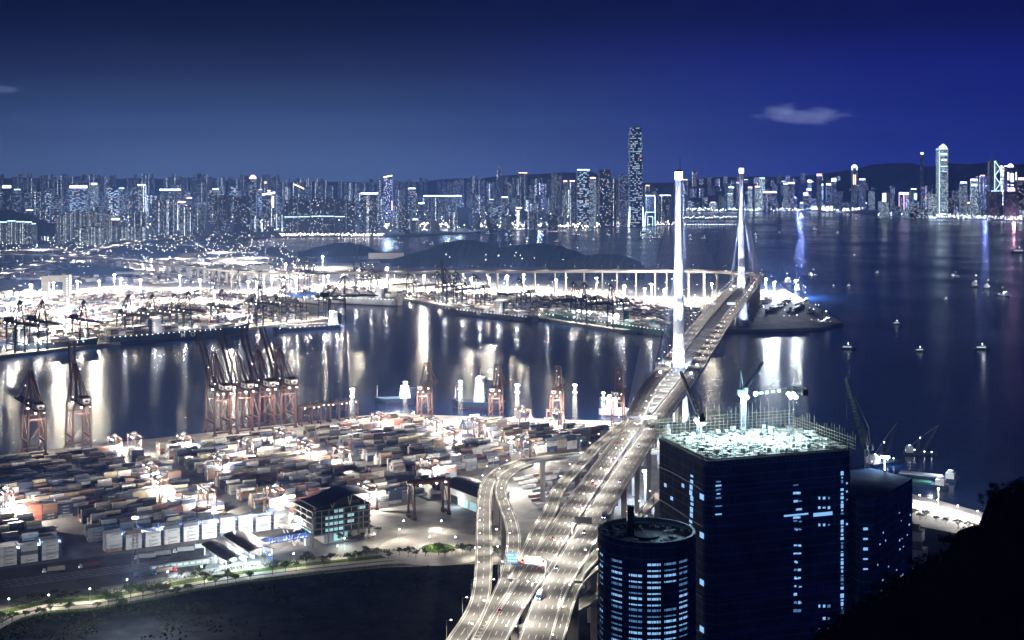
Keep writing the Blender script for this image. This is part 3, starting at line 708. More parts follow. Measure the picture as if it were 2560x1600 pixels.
for k in (.49, .95):
    c_ = g1p.lerp(g1q, k); b = MB(); b.lathe((0, 0, 0), [(1.2, -.2), (1.2, .2)], 14); o = b.build('speed_limit_sign', ['redlamp'], t, c_+Vector((0, -.3, 2.6))); o.rotation_euler = (R(90), 0, 0)
    b = MB(); b.lathe((0, 0, 0), [(.8, .22), (.8, .3)], 12); b.build('sign_face', ['dark'], o)
gantry('sign gantry seen from behind over the right carriageway', G(1430, 1309, 76.5), G(1497, 1314, 76.5), 68.2, 68.2, [(.10, .75, 4.2, 'steel', 0)])
gantry('white lit sign gantry spanning both carriageways where the bridge deck begins', G(1604, 1048, 79), G(1681, 1052, 79), 71.6, 71.6, [(.05, .5, 3., 'signwhite', 0)])
gantry('signal gantry over the left bridge deck at the near tower', axis(-6, -25, 79), axis(-6, -9, 79), 72, 72, [(.2, .3, 1., 'cyanglow', 0), (.45, .55, 1., 'cyanglow', 0), (.7, .8, 1., 'cyanglow', 0)])
gantry('signal gantry over the right bridge deck at the near tower', axis(-6, 9, 79), axis(-6, 25, 79), 72, 72, [(.15, .6, 5., 'dark', 0), (.7, .8, 1., 'cyanglow', 0)])
gantry('bright overhead sign on the right bridge deck in mid span', axis(610, 5, 84), axis(610, 26, 84), 76, 76, [(.05, .65, 3.4, 'signwhite', 0)])
gantry('bright overhead sign on the left bridge deck in mid span', axis(610, -26, 84), axis(610, -8, 84), 76, 76, [(.1, .8, 2.2, 'signwhite', 0)])
b = MB()
t = thing('control_cabin', 'white steel control cabin standing beside the right carriageway under the bridge start', 'cabin', G(1682, 1085, 66), QYAW-R(10))
b = MB(); b.box((0, 0, 4.5), (8, 6, 9)); b.build('wall', ['white'], t)
b = MB(); b.box((0, 0, 9.25), (9, 7, .5)); b.build('roof', ['steel'], t)
b = MB(); b.box((0, -3.02, 5.6), (4.6, .1, 3)); b.build('window', ['glass'], t)

# ------------------------------------------------------------------ traffic, standing where the long exposure smeared it
PAINTS = {'white': (.7, .7, .7), 'silver': (.4, .42, .44), 'black': (.02, .02, .025), 'red': (.35, .03, .03), 'blue': (.03, .06, .2)}
for k, v in PAINTS.items(): M['car_'+k] = mat('car_paint_'+k, v, .3, .2, var=.05, spec=.5)
def car_proto(pk):
    t = thing('car', '', 'car', (0, 0, 0), 0, 'cars on the highway')
    b = MB(); b.add([(-.88, -2.2, .35), (.88, -2.2, .35), (.9, 2.2, .35), (-.9, 2.2, .35), (-.85, -2.15, .85), (.85, -2.15, .85), (.82, 2.15, .75), (-.82, 2.15, .75)], MB.BF); b.build('body', ['car_'+pk], t)
    b = MB(); b.add([(-.8, -1.7, .84), (.8, -1.7, .84), (.78, 1., .8), (-.78, 1., .8), (-.62, -1.15, 1.42), (.62, -1.15, 1.42), (.6, .3, 1.42), (-.6, .3, 1.42)], MB.BF); b.build('cabin', ['glass'], t)
    for sx in (-1, 1):
        for yy in (-1.35, 1.4):
            b = MB(); b.tube((sx*.72, yy, .33), (sx*.93, yy, .33), .33, n=10); b.build('wheel', ['black'], t)
        b = MB(); b.box((sx*.6, 2.2, .62), (.4, .12, .2)); b.build('headlight', ['lampcool'], t)
        b = MB(); b.box((sx*.6, -2.2, .7), (.4, .1, .18)); b.build('tail_light', ['redlamp'], t)
    return t
def lorry_proto(pk):
    t = thing('lorry', '', 'lorry', (0, 0, 0), 0, 'lorries on the highway')
    b = MB(); b.box((0, 3.6, 1.7), (2.4, 2., 2.4), 0, 0, .94); b.build('cab', ['car_'+pk], t)
    b = MB(); b.box((0, -1, 2.2), (2.45, 6.8, 2.8)); b.build('cargo_box', ['white'], t)
    for sx in (-1, 1):
        for yy in (-3.2, -2.1, 3.4):
            b = MB(); b.tube((sx*.9, yy, .5), (sx*1.2, yy, .5), .5, n=10); b.build('wheel', ['black'], t)
        b = MB(); b.box((sx*.8, 4.65, 1.), (.5, .1, .3)); b.build('headlight', ['lampcool'], t)
        b = MB(); b.box((sx*.8, -4.42, 1.), (.5, .1, .3)); b.build('tail_light', ['redlamp'], t)
    return t
protos = {k: car_proto(k) for k in PAINTS}; lproto = lorry_proto('blue'); first = set()
def drive(key, words, fwd, lanes, w, rng, n, lab_end):
    fr = [f for f in ROADS[key] if rng[0] <= HY+F*(H-f[0].z)/f[0].y <= rng[1]]; fr.sort(key=lambda f: f[0].y)
    for i in range(n):
        p, r, d = fr[int((i+.5+random.uniform(-.35, .35))*len(fr)/n) % len(fr)]; ln = random.randrange(lanes)
        q = p+r*(-w/2+1.1+(w-2.2)*(ln+.5)/lanes)+Vector((0, 0, .06)); pk = random.choice(list(PAINTS)); lo = random.random() < .16
        pr = lproto if lo else protos[pk]; a = math.atan2(d.y, d.x)-R(90)+(0 if fwd else math.pi)
        lab = '%s on the %s, %s from the %s' % ('box lorry with blue cab' if lo else pk+' car', words, nth(i+1), lab_end)
        if pr.name in first: dup(pr, q, a, lab)
        else: first.add(pr.name); pr.location = q; pr.rotation_euler.z = a; pr['label'] = lab
drive('A', 'left highway carriageway', False, 4, 15, (1060, 1590), 8, 'bottom edge')
drive('B', 'right highway carriageway', True, 4, 17, (1060, 1590), 8, 'bottom edge')
drive('BL', 'left bridge deck', True, 3, 15, (720, 1000), 5, 'near end')
drive('BRt', 'right bridge deck', False, 3, 15, (720, 1000), 5, 'near end')
for pr in list(protos.values())+[lproto]:
    if pr.name not in first:
        for c_ in [o for o in bpy.data.objects if o.parent == pr]: bpy.data.objects.remove(c_)
        bpy.data.objects.remove(pr)
# ------------------------------------------------------------------ the near container yard
O0 = G(0, 1420)
def Wp(u, v, z=LZ): p = O0+QU*u+QV*v; p.z = z; return p
def UV(p): d = Vector((p[0]-O0.x, p[1]-O0.y, 0)); return d.dot(QU), d.dot(QV)
def PX(p): return CX+F*p[0]/p[1], HY+F*(H-p[2])/p[1]
CC = {'white': (.56, .56, .55), 'pale grey': (.34, .345, .35), 'slate grey': (.10, .115, .14), 'brown': (.17, .105, .08), 'dark blue': (.025, .038, .08), 'beige': (.38, .34, .23), 'maroon': (.10, .042, .04), 'orange red': (.26, .085, .06), 'tan': (.31, .22, .16), 'dark green': (.03, .07, .06), 'black': (.03, .03, .035)}
MIXY = ['pale grey']*8+['white']*5+['slate grey']*7+['brown']*4+['dark blue']*6+['beige']*4+['maroon']*2+['tan']*2+['black']*3+['orange red']
class Boxes:                                      # many plain boxes in one mesh, each with its own paint
    def __init__(s): s.c, s.d, s.a, s.k, s.x = [], [], [], [], []
    def add(s, c, d, a, k):
        v = random.uniform(.75, 1.2); s.c.append(c); s.d.append(d); s.a.append(a); s.k.append([q*v for q in k])
    def words(s, vs, fs, k): s.x.append((vs, fs, k))
    def build(s, name):
        c, d, a = np.array(s.c), np.array(s.d), np.array(s.a); n = len(c)
        sg = np.array([(-1, -1, -1), (1, -1, -1), (1, 1, -1), (-1, 1, -1), (-1, -1, 1), (1, -1, 1), (1, 1, 1), (-1, 1, 1)])*.5
        loc = sg[None]*d[:, None]; ca, sa = np.cos(a)[:, None], np.sin(a)[:, None]
        V = np.stack([loc[..., 0]*ca-loc[..., 1]*sa, loc[..., 0]*sa+loc[..., 1]*ca, loc[..., 2]], -1)+c[:, None]
        Fs = np.array(MB.BF)[None]+(np.arange(n)*8)[:, None, None]
        V = V.reshape(-1, 3).tolist(); Fs = Fs.reshape(-1, 4).tolist(); colr = np.repeat(np.array(s.k), 24, 0).tolist()
        for vs, fs, k in s.x:
            o = len(V); V += [list(p) for p in vs]; Fs += [[i+o for i in f] for f in fs]; colr += [k]*sum(len(f) for f in fs)
        me = bpy.data.meshes.new(name); me.from_pydata(V, [], Fs); me.materials.append(M['cbox'])
        at = me.color_attributes.new('paint', 'FLOAT_COLOR', 'CORNER')
        at.data.foreach_set('color', np.c_[np.array(colr), np.ones(len(colr))].ravel().astype(np.float32)); me.update()
        o = bpy.data.objects.new(name, me); COL.objects.link(o); return o
CARGO = Boxes()
M['box_'] = None
for k, v in CC.items():
    m, n_, b_ = nodes('container_'+k.replace(' ', '_')); lk = n_.links.new
    oi = N(n_, 'ShaderNodeObjectInfo'); tc = N(n_, 'ShaderNodeTexCoord'); no = N(n_, 'ShaderNodeTexNoise'); no.inputs['Scale'].default_value = .6; no.inputs['Detail'].default_value = 6
    lk(tc.outputs['Object'], no.inputs['Vector'])
    f_ = mathn(n_, 'ADD', mathn(n_, 'MULTIPLY', oi.outputs['Random'], .4), mathn(n_, 'ADD', mathn(n_, 'MULTIPLY', no.outputs['Fac'], .5), .55))
    mx = N(n_, 'ShaderNodeVectorMath', operation='SCALE'); mx.inputs[0].default_value = v; lk(f_, mx.inputs['Scale']); lk(mx.outputs[0], b_.inputs['Base Color'])
    b_.inputs['Roughness'].default_value = .55
    wv = N(n_, 'ShaderNodeTexWave'); wv.inputs['Scale'].default_value = 1.1; lk(tc.outputs['Object'], wv.inputs['Vector'])
    bu = N(n_, 'ShaderNodeBump'); bu.inputs['Strength'].default_value = .5; bu.inputs['Distance'].default_value = .04; lk(wv.outputs['Fac'], bu.inputs['Height']); lk(bu.outputs[0], b_.inputs['Normal'])
    M['c_'+k] = m
def cont_meshes(k, ln, hh):
    b = MB(); b.box((0, 0, hh/2), (ln-.1, 2.4, hh-.06))
    for sx in (-1, 1):
        for sy in (-1, 1): b.box((sx*(ln/2-.08), sy*1.19, hh/2), (.16, .1, hh-.02))
    body = b.mesh('body', ['c_'+k])
    b = MB(); b.box((-ln/2+.02, 0, hh/2), (.1, 2.2, hh-.3))
    for yy in (-.7, -.25, .25, .7): b.tube((-ln/2-.07, yy, .2), (-ln/2-.07, yy, hh-.2), .04, n=5)
    return body, b.mesh('door', ['c_'+k])
CM, LM = {}, {}
def word_mesh(w, size, mt, logo=False):
    key = (w, size, mt)
    if key not in LM:
        b = MB(); vs, fs = text(w, size); b.add([(x+(size*.8 if logo else 0), -1.262, z) for x, _, z in vs], fs)
        if logo:
            wd = max(x for x, _, _ in vs)
            for q in ((-1, 0, .18, 1.2), (1, 0, .18, 1.2), (0, -.6, 1.2, .18), (0, .6, 1.2, .18)): b.box((-wd-size*.2+q[0]*size*.55, -1.262, q[1]*size), (q[2]*size, .02, q[3]*size))
        LM[key] = b.mesh('lettering', [mt])
    return LM[key]
WORDS = {'white': [('MAERSK', 1.35, 'inkdark', True)]*4+[('MAERSK SEALAND', .95, 'inkdark', True), ('Matson', 1.3, 'inkdark', False), None], 'pale grey': [('MAERSK', 1.2, 'inkdark', True)]*3+[None]*2, 'dark blue': [('Safmarine', 1.4, 'letter', False), None, None], 'slate grey': [('MAERSK', 1.1, 'letter', True), None], 'black': [('CMA CGM', 1.2, 'letter', False)], 'tan': [('MAERSK', 1.1, 'inkdark', True)]}
TIER = ['bottom', 'second', 'third', 'fourth', 'fifth', 'sixth', 'seventh', 'eighth']
def container(pos, yaw, k, ln, hh, label, group='stacked shipping containers'):
    if (k, ln, hh) not in CM: CM[(k, ln, hh)] = cont_meshes(k, ln, hh)
    t = thing('shipping_container', label, 'container', pos, yaw, group)
    for nm, me in zip(('body', 'door'), CM[(k, ln, hh)]):
        o = bpy.data.objects.new(nm, me); COL.objects.link(o); o.parent = t
    w = random.choice(WORDS.get(k, [None]))
    if w:
        o = bpy.data.objects.new('lettering', word_mesh(*w)); COL.objects.link(o); o.parent = t; o.location = (.4, 0, hh*.55)
    return t
def inpoly(x, y, P):
    c_ = False
    for i in range(len(P)):
        (a, b), (d, e) = P[i], P[i-1]
        if (b > y) != (e > y) and x < (d-a)*(y-b)/(e-b)+a: c_ = not c_
    return c_
NOGO = [(1095, 1292), (1100, 1240), (1135, 1195), (1215, 1180), (1300, 1150), (1400, 1136), (1500, 1096), (1545, 1072), (1560, 1040), (3000, 1000), (3000, 1700), (1095, 1700)]
LANES = [(50, 73), (206, 222), (372, 386), (530, 545)]
def edge2(p):                                     # distance inland from the second quay
    a, b = Vector((q1[0], q1[1], 0)), Vector((q2[0], q2[1], 0)); d = (b-a).normalized(); n = Vector((d.y, -d.x, 0)); return (Vector((p.x, p.y, 0))-a).dot(n)
SLOTS = []
from mathutils import noise as mno
for blk in range(0, 12):
    v0 = 5+29*blk
    u = 4 if blk else 243
    si = 0
    if blk: u = -62 if blk > 1 else 4
    while u < 700:
        u += 12.75
        if any(a-6 < u < b+6 for a, b in (LANES if blk < 4 else LANES[1:])): continue
        si += 1
        base = Wp(u, v0+8); x_, y_ = PX(base)
        if inpoly(x_, y_, NOGO) or edge2(base) < 62: continue
        full = mno.noise(Vector((u*.018, blk*.61, 3.)))*2.6+4.1
        two = random.random() < .16
        if random.random() < .07: continue
        for r in range(6):
            hgt = max(0, min(5, int(round(full+random.uniform(-2.3, 1.0)))))
            if r == 0: hgt = max(0, hgt-(random.random() < .3))
            kk = random.choice(MIXY)
            for t_ in range(hgt):
                if random.random() < .55: kk = random.choice(MIXY)
                hh = 2.9 if kk in ('white', 'pale grey') else 2.6
                for hlf in ((-3.1, 3.1) if two else (0,)):
                    SLOTS.append((blk, si, r, t_, u+hlf, v0+1.3+r*2.72, LZ+.02+t_*2.75, kk, 6.06 if two else 12.19, 2.72))
# the front row of powered white boxes, gaps with racks between the stacks
RF = []
for k in range(13):
    u = (6.5+k*15.3) if k < 3 else 84+(k-3)*15.1
    v0 = 2.5 if k < 3 else -3-(k-3)*.55
    tl = (5, 5, 5, 5, 5, 4, 5, 5, 4, 5, 5, 4, 5)[k]
    for r in range(5 if k != 3 else 4):
        for t_ in range(tl-(1 if r > 1 and k % 3 == 1 else 0)):
            kk = 'white' if random.random() < .9 else random.choice(['pale grey', 'slate grey', 'brown', 'tan'])
            RF.append((k, r, t_, u, v0+1.3+r*2.6, LZ+.02+t_*2.92, kk))
for k, r, t_, u, v, z, kk in RF:
    if r == 0 or (r == 1 and t_ > 2) or t_ == 4 and r < 4:
        container(Wp(u, v, z), QYAW, kk, 12.19, 2.9, '%s container, %s tier, stack %s of the %s row facing the gate yard' % (kk, TIER[t_], nth(k+1), ('front', 'second', 'third', 'fourth')[r]))
        USED.add('x%d' % len(USED))
    else: CARGO.add(Wp(u, v, z+1.45), (12.1, 2.42, 2.86), QYAW, CC[kk])
NIND = len(USED)
exp = sorted([s for s in SLOTS if s[2] == 0 and s[8] > 7], key=lambda s: Wp(s[4], s[5]).y)
chosen = set(id(s) for s in exp[:max(0, 298-NIND)])
ROWN = {}
for s in SLOTS:
    blk, si, r, t_, u, v, z, kk, ln, hh = s
    if id(s) in chosen:
        lab = '%s container, %s tier, %s stack along the %s block from the front' % (kk, TIER[t_], nth(si), nth(blk+1))
        container(Wp(u, v, z), QYAW, kk, ln, hh, lab)
    else:
        CARGO.add(Wp(u, v, z+hh/2), (ln, 2.44, hh-.03), QYAW, CC[kk])
        if r == 0 and ln > 7 and kk in ('white', 'pale grey', 'dark blue', 'slate grey') and random.random() < .75:
            w = 'Safmarine' if kk == 'dark blue' else 'MAERSK'; vs, fs = text(w, 1.25)
            q = Wp(u, v, z+hh*.52)-QV*1.235; CARGO.words([q+QU*x+Vector((0, 0, zz)) for x, _, zz in vs], fs, (.03, .05, .08) if kk in ('white', 'pale grey') else (.6, .6, .6))
# racks between the white stacks
rk = None
for k in range(13):
    u = (6.5+k*15.3) if k < 3 else 84+(k-3)*15.1
    v0 = 2.5 if k < 3 else -3-(k-3)*.55
    p = Wp(u+7.65, v0+6.5)
    lab = 'blue lit steel service rack between white stacks, %s from the left' % nth(k+1)
    if rk is None:
        rk = thing('service_rack', lab, 'rack', p, QYAW, 'racks between the white stacks')
        b = MB()
        for yy in (-6.4, -2.1, 2.1, 6.4):
            for xx in (-.9, .9): b.beam((xx, yy, 0), (xx, yy, 14.6), .22)
        b.build('frame', ['bluesteel'], rk)
        for zz in (2.9, 5.8, 8.7, 11.6, 14.5):
            b = MB(); b.box((0, 0, zz), (1.9, 13., .14)); b.build('walkway', ['steel'], rk)
            b = MB()
            for xx in (-.92, .92): b.beam((xx, -6.4, zz+1.), (xx, 6.4, zz+1.), .08)
            b.build('railing', ['bluesteel'], rk)
    else: dup(rk, p, QYAW, lab)
    if k != 3 or True: light(p+Vector((0, 0, 13.)), 6000 if k > 3 else 4500, (.42, .66, 1.), .4)

# ------------------------------------------------------------------ cranes
def sts(name, label, paint, boom_up, group, sc=1., house='white', lamps=True, aw=1.4):
    """ship-to-shore crane: x along the quay, y towards the water"""
    t = thing(name, label, 'quay crane', (0, 0, 0), 0, group, sc); GZ = 50.
    for sx in (-1, 1):
        for sy in (-1, 1):
            b = MB(); b.beam((sx*9.5, sy*15, 1.5), (sx*8.6, sy*15, GZ), 2.0, 2.2)
            b.box((sx*9.5, sy*15, .9), (5.5, 1.6, 1.8)); b.build('leg', [paint], t)
    for sy in (-1, 1):
        for w_, z_, a_, c_ in ((9.5, 3.2, 1.2, 1.8), (9., 40, 1.2, 1.6), (8.6, GZ, 1.6, 2.2)): b = MB(); b.beam((-w_, sy*15, z_), (w_, sy*15, z_), a_, c_); b.build('cross_beam', [paint], t)
    for sx in (-1, 1): b = MB(); b.beam((sx*9.3, -15, 15), (sx*9.3, 15, 15), 1.4, 2.2); b.build('portal_beam', [paint], t)
    b = MB()
    for sx in (-1, 1):
        b.tube((sx*9.2, -15, 16), (sx*8.7, 15, 48), .55, n=6); b.tube((sx*9.4, 15, 4), (sx*9.3, -13, 14.5), .4, n=6)
    b.tube((-9.4, -15, 17), (8.8, -15, 38), .4, n=6)
    b.build('brace', [paint], t)
    b = MB()
    for sx in (-1, 1): b.beam((sx*3.4, -38, GZ+2.2), (sx*3.4, 17, GZ+2.2), 1.8, 2.8)
    for k in range(10): b.beam((-3.4, -38+k*6., GZ+2.2), (3.4, -38+k*6., GZ+2.2), .5)
    b.build('girder', [paint], t)
    b = MB()
    for sx in (-1, 1):
        b.beam((sx*7.6, 15, GZ+1), (sx*aw, 14.5, 91), 1.7); b.beam((sx*5.5, -13, GZ+1), (sx*aw, 13.6, 90), 1.3)
    for zz in (64, 78): b.beam((-7.6+(zz-51)*.155, 15, zz), (7.6-(zz-51)*.155, 15, zz), .7)
    b.box((0, 14.4, 91.5), (aw*2+1.8, 2.2, 1.6)); b.beam((0, 14.4, 92), (0, 14.4, 97), .3)
    b.build('apex_frame', [paint], t)
    b = MB()
    for sx in (-1, 1):
        b.tube((sx*1.6, 14, 90.6), (sx*3.4, -36, GZ+3.4), .5, n=5)
        m_ = Vector((sx*2.5, -14, 70)); b.tube(m_, (sx*3.4, -15, GZ+3.4), .3, n=5)
    b.build('backstay', [paint], t)
    hz = (0, 17.5, GZ+2.2); ang = R(boom_up) if boom_up else R(-.5); BL = 74 if boom_up == 50 else 62
    def bp(x, d, h=0): return (x, hz[1]+d*math.cos(ang)-h*math.sin(ang), hz[2]+d*math.sin(ang)+h*math.cos(ang))
    b = MB()
    for sx in (-1, 1):
        b.beam(bp(sx*3.2, 0), bp(sx*3.0, BL), 1.5, 2.6)
        b.beam(bp(sx*3., 0, 3.), bp(sx*2.8, BL-5, 2.6), .6)
        for k in range(12): b.beam(bp(sx*3.1, k*5., 1), bp(sx*3., k*5+2.5, 2.8), .22); b.beam(bp(sx*3.1, k*5+5., 1), bp(sx*3., k*5+2.5, 2.8), .22)
    for k in range(14): b.beam(bp(-3.1, k*4.7+.5), bp(3.1, k*4.7+.5), .4)
    b.build('boom', [paint], t)
    if not boom_up:
        for d in (28, 56):
            b = MB()
            for sx in (-1, 1): b.tube((sx*1.5, 15, 91), bp(sx*3.1, d, 1.5), .45, n=5)
            b.build('forestay', [paint], t)
    b = MB(); b.box((0, -24, GZ+6.4), (10, 18, 7.)); hs = b.build('machinery_house', [paint], t)
    b = MB(); b.box((-5.06, -24, GZ+6.4), (.12, 15, 5.2)); b.box((0, -33.06, GZ+6.4), (8, .12, 5.2)); b.build('house_panel', [house], hs)
    b = MB(); b.box((-5.16, -24, GZ+6.2), (.1, 4.2, 2.4)); b.box((0, -33.16, GZ+6.2), (3., .1, 2.2)); b.build('house_window', ['dark'], hs)
    b = MB(); b.box((0, -6, GZ-2), (4, 3.5, 3)); b.box((0, -2.5, GZ-.2), (6, 6, .8)); b.build('trolley_cabin', ['dark'], t)
    b = MB()
    for k in range(9): b.beam((8.8+.9*(1 if k % 2 else -1), 13.2, 4+k*5), (8.8-.9*(1 if k % 2 else -1), 13.2, 9+k*5), .35, 1.)
    b.build('stairs', [paint], t)
    b = MB()
    for sx in (-1, 1):
        for yy in (-30, -12, 6): b.box((sx*4.6, yy, GZ-.2), (1.6, 1.6, .9))
    b.build('floodlight', ['lamp'], t)
    if not boom_up or lamps:
        b = MB()
        for k in range(4): b.ball((random.uniform(-6, 6), 15.9, 54+k*10), .45)
        b.build('marker_light', ['lamp'], t)
    return t
QL = (Wp(0, 399), Wp(440, 399))
red_v = sts('quay_crane', '', 'red', 80, 'red quay cranes of the near terminal')
red_up = sts('quay_crane', '', 'red', 50, 'red quay cranes of the near terminal')
red_dn = sts('quay_crane', '', 'red', False, 'red quay cranes of the near terminal')
a_, b_2 = Vector((q1[0], q1[1], 0)), Vector((q2[0], q2[1], 0)); d2 = (b_2-a_).normalized(); in2 = Vector((d2.y, -d2.x, 0)); YAW2 = math.atan2(d2.y, d2.x)
Q2L = (a_+in2*24, b_2+in2*24)
ups, dns = [(196, 'red quay crane with raised boom, second from the left edge'), (545, 'red quay crane with raised boom, leftmost of the row of four'), (600, 'red quay crane with raised boom, second of the row of four'), (655, 'red quay crane with raised boom, third of the row of four'), (708, 'red quay crane with raised boom, rightmost of the row of four')], [(84, 'red quay crane with lowered boom at the left edge of the near quay')]
def put(proto, loc, rz, label, sc=1.):
    if proto.get('_p'): return dup(proto, loc, rz, label, sc)
    proto['_p'] = 1; proto.location = loc; proto.rotation_euler.z = rz; proto['label'] = label; proto.scale = (sc, sc, sc); return proto
def crane_light(loc, yaw, sc, power, col=(1., .86, .68)):
    c_, s_ = math.cos(yaw), math.sin(yaw)
    for yy in (-26, -2):
        light(Vector(loc)+Vector((-s_*yy*sc, c_*yy*sc, 46*sc)), power, col, .8, 170)
for x_, lab in ups: p = toline(*QL, x_); put(red_v if x_ < 300 else red_up, p, QYAW, lab, .97); crane_light(p, QYAW, .97, 8e4)
for x_, lab in dns: p = toline(*QL, x_); put(red_dn, p, QYAW, lab, .93); crane_light(p, QYAW, .93, 8e4)
red_sm = sts('quay_crane', '', 'red', False, 'smaller red quay cranes near the bridge', aw=4.6)
for x_, lab in ((1062, 'smaller red quay crane beyond the yard, leftmost of four'), (1240, 'smaller red quay crane right of the white ship superstructure'), (1392, 'smaller red quay crane between two tall floodlight masts'), (1545, 'smaller red quay crane close beside the bridge deck')):
    p = toline(*Q2L, x_); put(red_sm, p, YAW2, lab, .70); crane_light(p, YAW2, .70, 9e4)

rtg = thing('yard_gantry_crane', '', 'yard crane', (0, 0, 0), 0, 'red yard gantry cranes')
for sx in (-1, 1):
    for sy in (-1, 1):
        b = MB(); b.beam((sx*4, sy*11.8, 1.6), (sx*3.4, sy*11.8, 20.5), 1.1); b.build('leg', ['red'], rtg)
        b = MB(); b.tube((sx*4-.9, sy*11.8-.5, .8), (sx*4-.9, sy*11.8+.5, .8), .8, n=10); b.tube((sx*4+.9, sy*11.8-.5, .8), (sx*4+.9, sy*11.8+.5, .8), .8, n=10); b.build('wheel', ['black'], rtg)
for sy in (-1, 1): b = MB(); b.beam((-5.4, sy*11.8, 2.), (5.4, sy*11.8, 2.), 1.1, 1.4); b.beam((-3.6, sy*11.8, 20.), (3.6, sy*11.8, 20.), .8, 1.2); b.beam((-3.9, sy*11.8, 3), (3.4, sy*11.8, 19), .4); b.build('side_frame', ['red'], rtg)
for sx in (-1, 1): b = MB(); b.beam((sx*3.5, -13.2, 21.2), (sx*3.5, 13.2, 21.2), 1.0, 1.7); b.build('girder', ['red'], rtg)
b = MB(); b.box((0, 3, 22.9), (6.5, 5, 1.4)); b.box((0, 2, 24.), (3, 2.4, 1.4)); b.box((2.2, 6.4, 19.), (1.8, 2, 2.2)); b.build('trolley', ['dark'], rtg)
b = MB(); b.box((0, 3, 11.), (12., 2.4, .5))
for sx in (-1, 1): b.beam((sx*2, 3, 11), (sx*1.6, 3, 22), .08); 
b.build('spreader', ['dark'], rtg)
for sx in (-1, 1):
    for yy in (-9, -3, 8): b = MB(); b.box((sx*4.4, yy, 20.2), (.8, .9, .5)); b.build('floodlight', ['lamp'], rtg)
rl = [(296, 1104), (455, 1092), (612, 1106), (700, 1078), (376, 1168), (410, 1210), (518, 1228), (690, 1226), (755, 1102), (790, 1128), (945, 1040), (1082, 1052), (1130, 1078), (1212, 1062), (1315, 1030), (1395, 1034), (1068, 1152), (930, 1222), (1330, 1108), (20, 1235), (330, 1090), (560, 1150), (860, 1130)]
rl = sorted(rl, key=lambda q: (q[1], q[0]))
for i, (x_, y_) in enumerate(rl):
    u, v = UV(G(x_, y_, 24)); v = 5+29*max(0, round((v-8)/29.))+8
    p = Wp(u, v); e2 = edge2(p)
    if e2 < 40: continue
    put(rtg, p, QYAW, 'red yard gantry crane straddling container stacks, %s from the quay side' % nth(i+1))
    light(p+QU*1.-QV*9+Vector((0, 0, 15.5)), 160000, (1., .90, .76), .7)
    if i % 2 == 0: light(p+QU*6-QV*14+Vector((0, 0, 13)), 60000, (1., .90, .76), .7)
# two cranes parked in a row by the quay and one in the repair yard
for i, (x_, y_) in enumerate(((775, 1062), (800, 1056), (845, 1052), (868, 1048))):
    put(rtg, G(x_, y_), QYAW+R(90), 'red yard gantry crane parked in the idle row by the quay, %s from the left' % nth(i+1))
put(rtg, G(1072, 1290), QYAW+R(90), 'tall pale lit gantry crane standing in the repair yard beside the workshop', 1.42)
light(G(1062, 1292, 28), 45000, (1., .9, .8), .7); light(G(1090, 1312, 9), 15000, (1., .9, .76), .6)
light(G(640, 1304, 24), 170000, (1., .93, .82), .9); light(G(585, 1330, 18), 60000, (.9, .96, 1.), .9)
light(G(40, 1265, 22), 260000, (1., .88, .75), .9); light(G(745, 1300, 22), 60000, (1., .95, .86), .9)

def mast(name, label, hgt, paint, group, rings, w0, w1, r, n, heads=8, hr=2.2):
    t = thing(name, label, 'floodlight mast', (0, 0, 0), 0, group)
    b = MB(); b.lattice((0, 0, 0), (0, 0, hgt), w0, n, r, w2=w1); b.build('lattice_pole', [paint], t)
    for z_ in rings:
        b = MB(); b.lathe((0, 0, z_), [(hr*.8, 0), (hr*.8, .3)], 12); b.build('platform', [paint], t)
        b = MB()
        for k in range(heads): a = 2*math.pi*k/heads; b.box((hr*math.cos(a), hr*math.sin(a), z_+.9), (1.05, 1.05, .9), a)
        b.build('floodlight', ['lamp'], t)
    return t
qm = mast('floodlight_mast', '', 46, 'maststeel', 'lattice floodlight masts on the quay', (36.5, 45), 4.2, 2.4, .17, 10, 7, 1.7)
for i, (x_, y_) in enumerate(((880, 1072), (1013, 1052), (1151, 1050), (1293, 1060), (1437, 1060), (1508, 1062))):
    p = G(x_, y_); put(qm, p, QYAW, 'slender lattice floodlight mast on the near quay, %s from the left' % nth(i+1), .98 if i < 5 else .8)
    light(p+Vector((3.5, -4.5, 46 if i < 5 else 38)), 4e5, (1., .91, .78), 1.2, 168); light(p+Vector((-4, -4, 33 if i < 5 else 27)), 1.6e5, (1., .91, .78), 1.2, 166)
fm = mast('floodlight_mast', 'tall lattice floodlight mast standing alone in the gate yard', 41, 'maststeel', None, (38.5,), 4.6, 1.8, .17, 9, 7, 1.9); fm.location = G(338, 1428)
light(G(338, 1428, 47), 3e5, (1., .95, .86), .8)
ym = mast('floodlight_mast', 'short lattice floodlight mast among the stacks left of the curving slip road', 26, 'white', None, (20, 25), 3., 2., .3, 6, 8, 2.4); ym.location = G(1278, 1158)
light(G(1278, 1158, 33), 3.4e5, (1., .93, .82), .8)
p = G(1613, 1262); ym2 = mast('floodlight_mast', 'cold white floodlight on a pole beneath the bridge approach', 30, 'white', None, (29,), 1.6, 1., .25, 6, 7, 2.); ym2.location = p
light(p+Vector((-2, -6, 31)), 2.6e5, (.62, .76, 1.), .8)

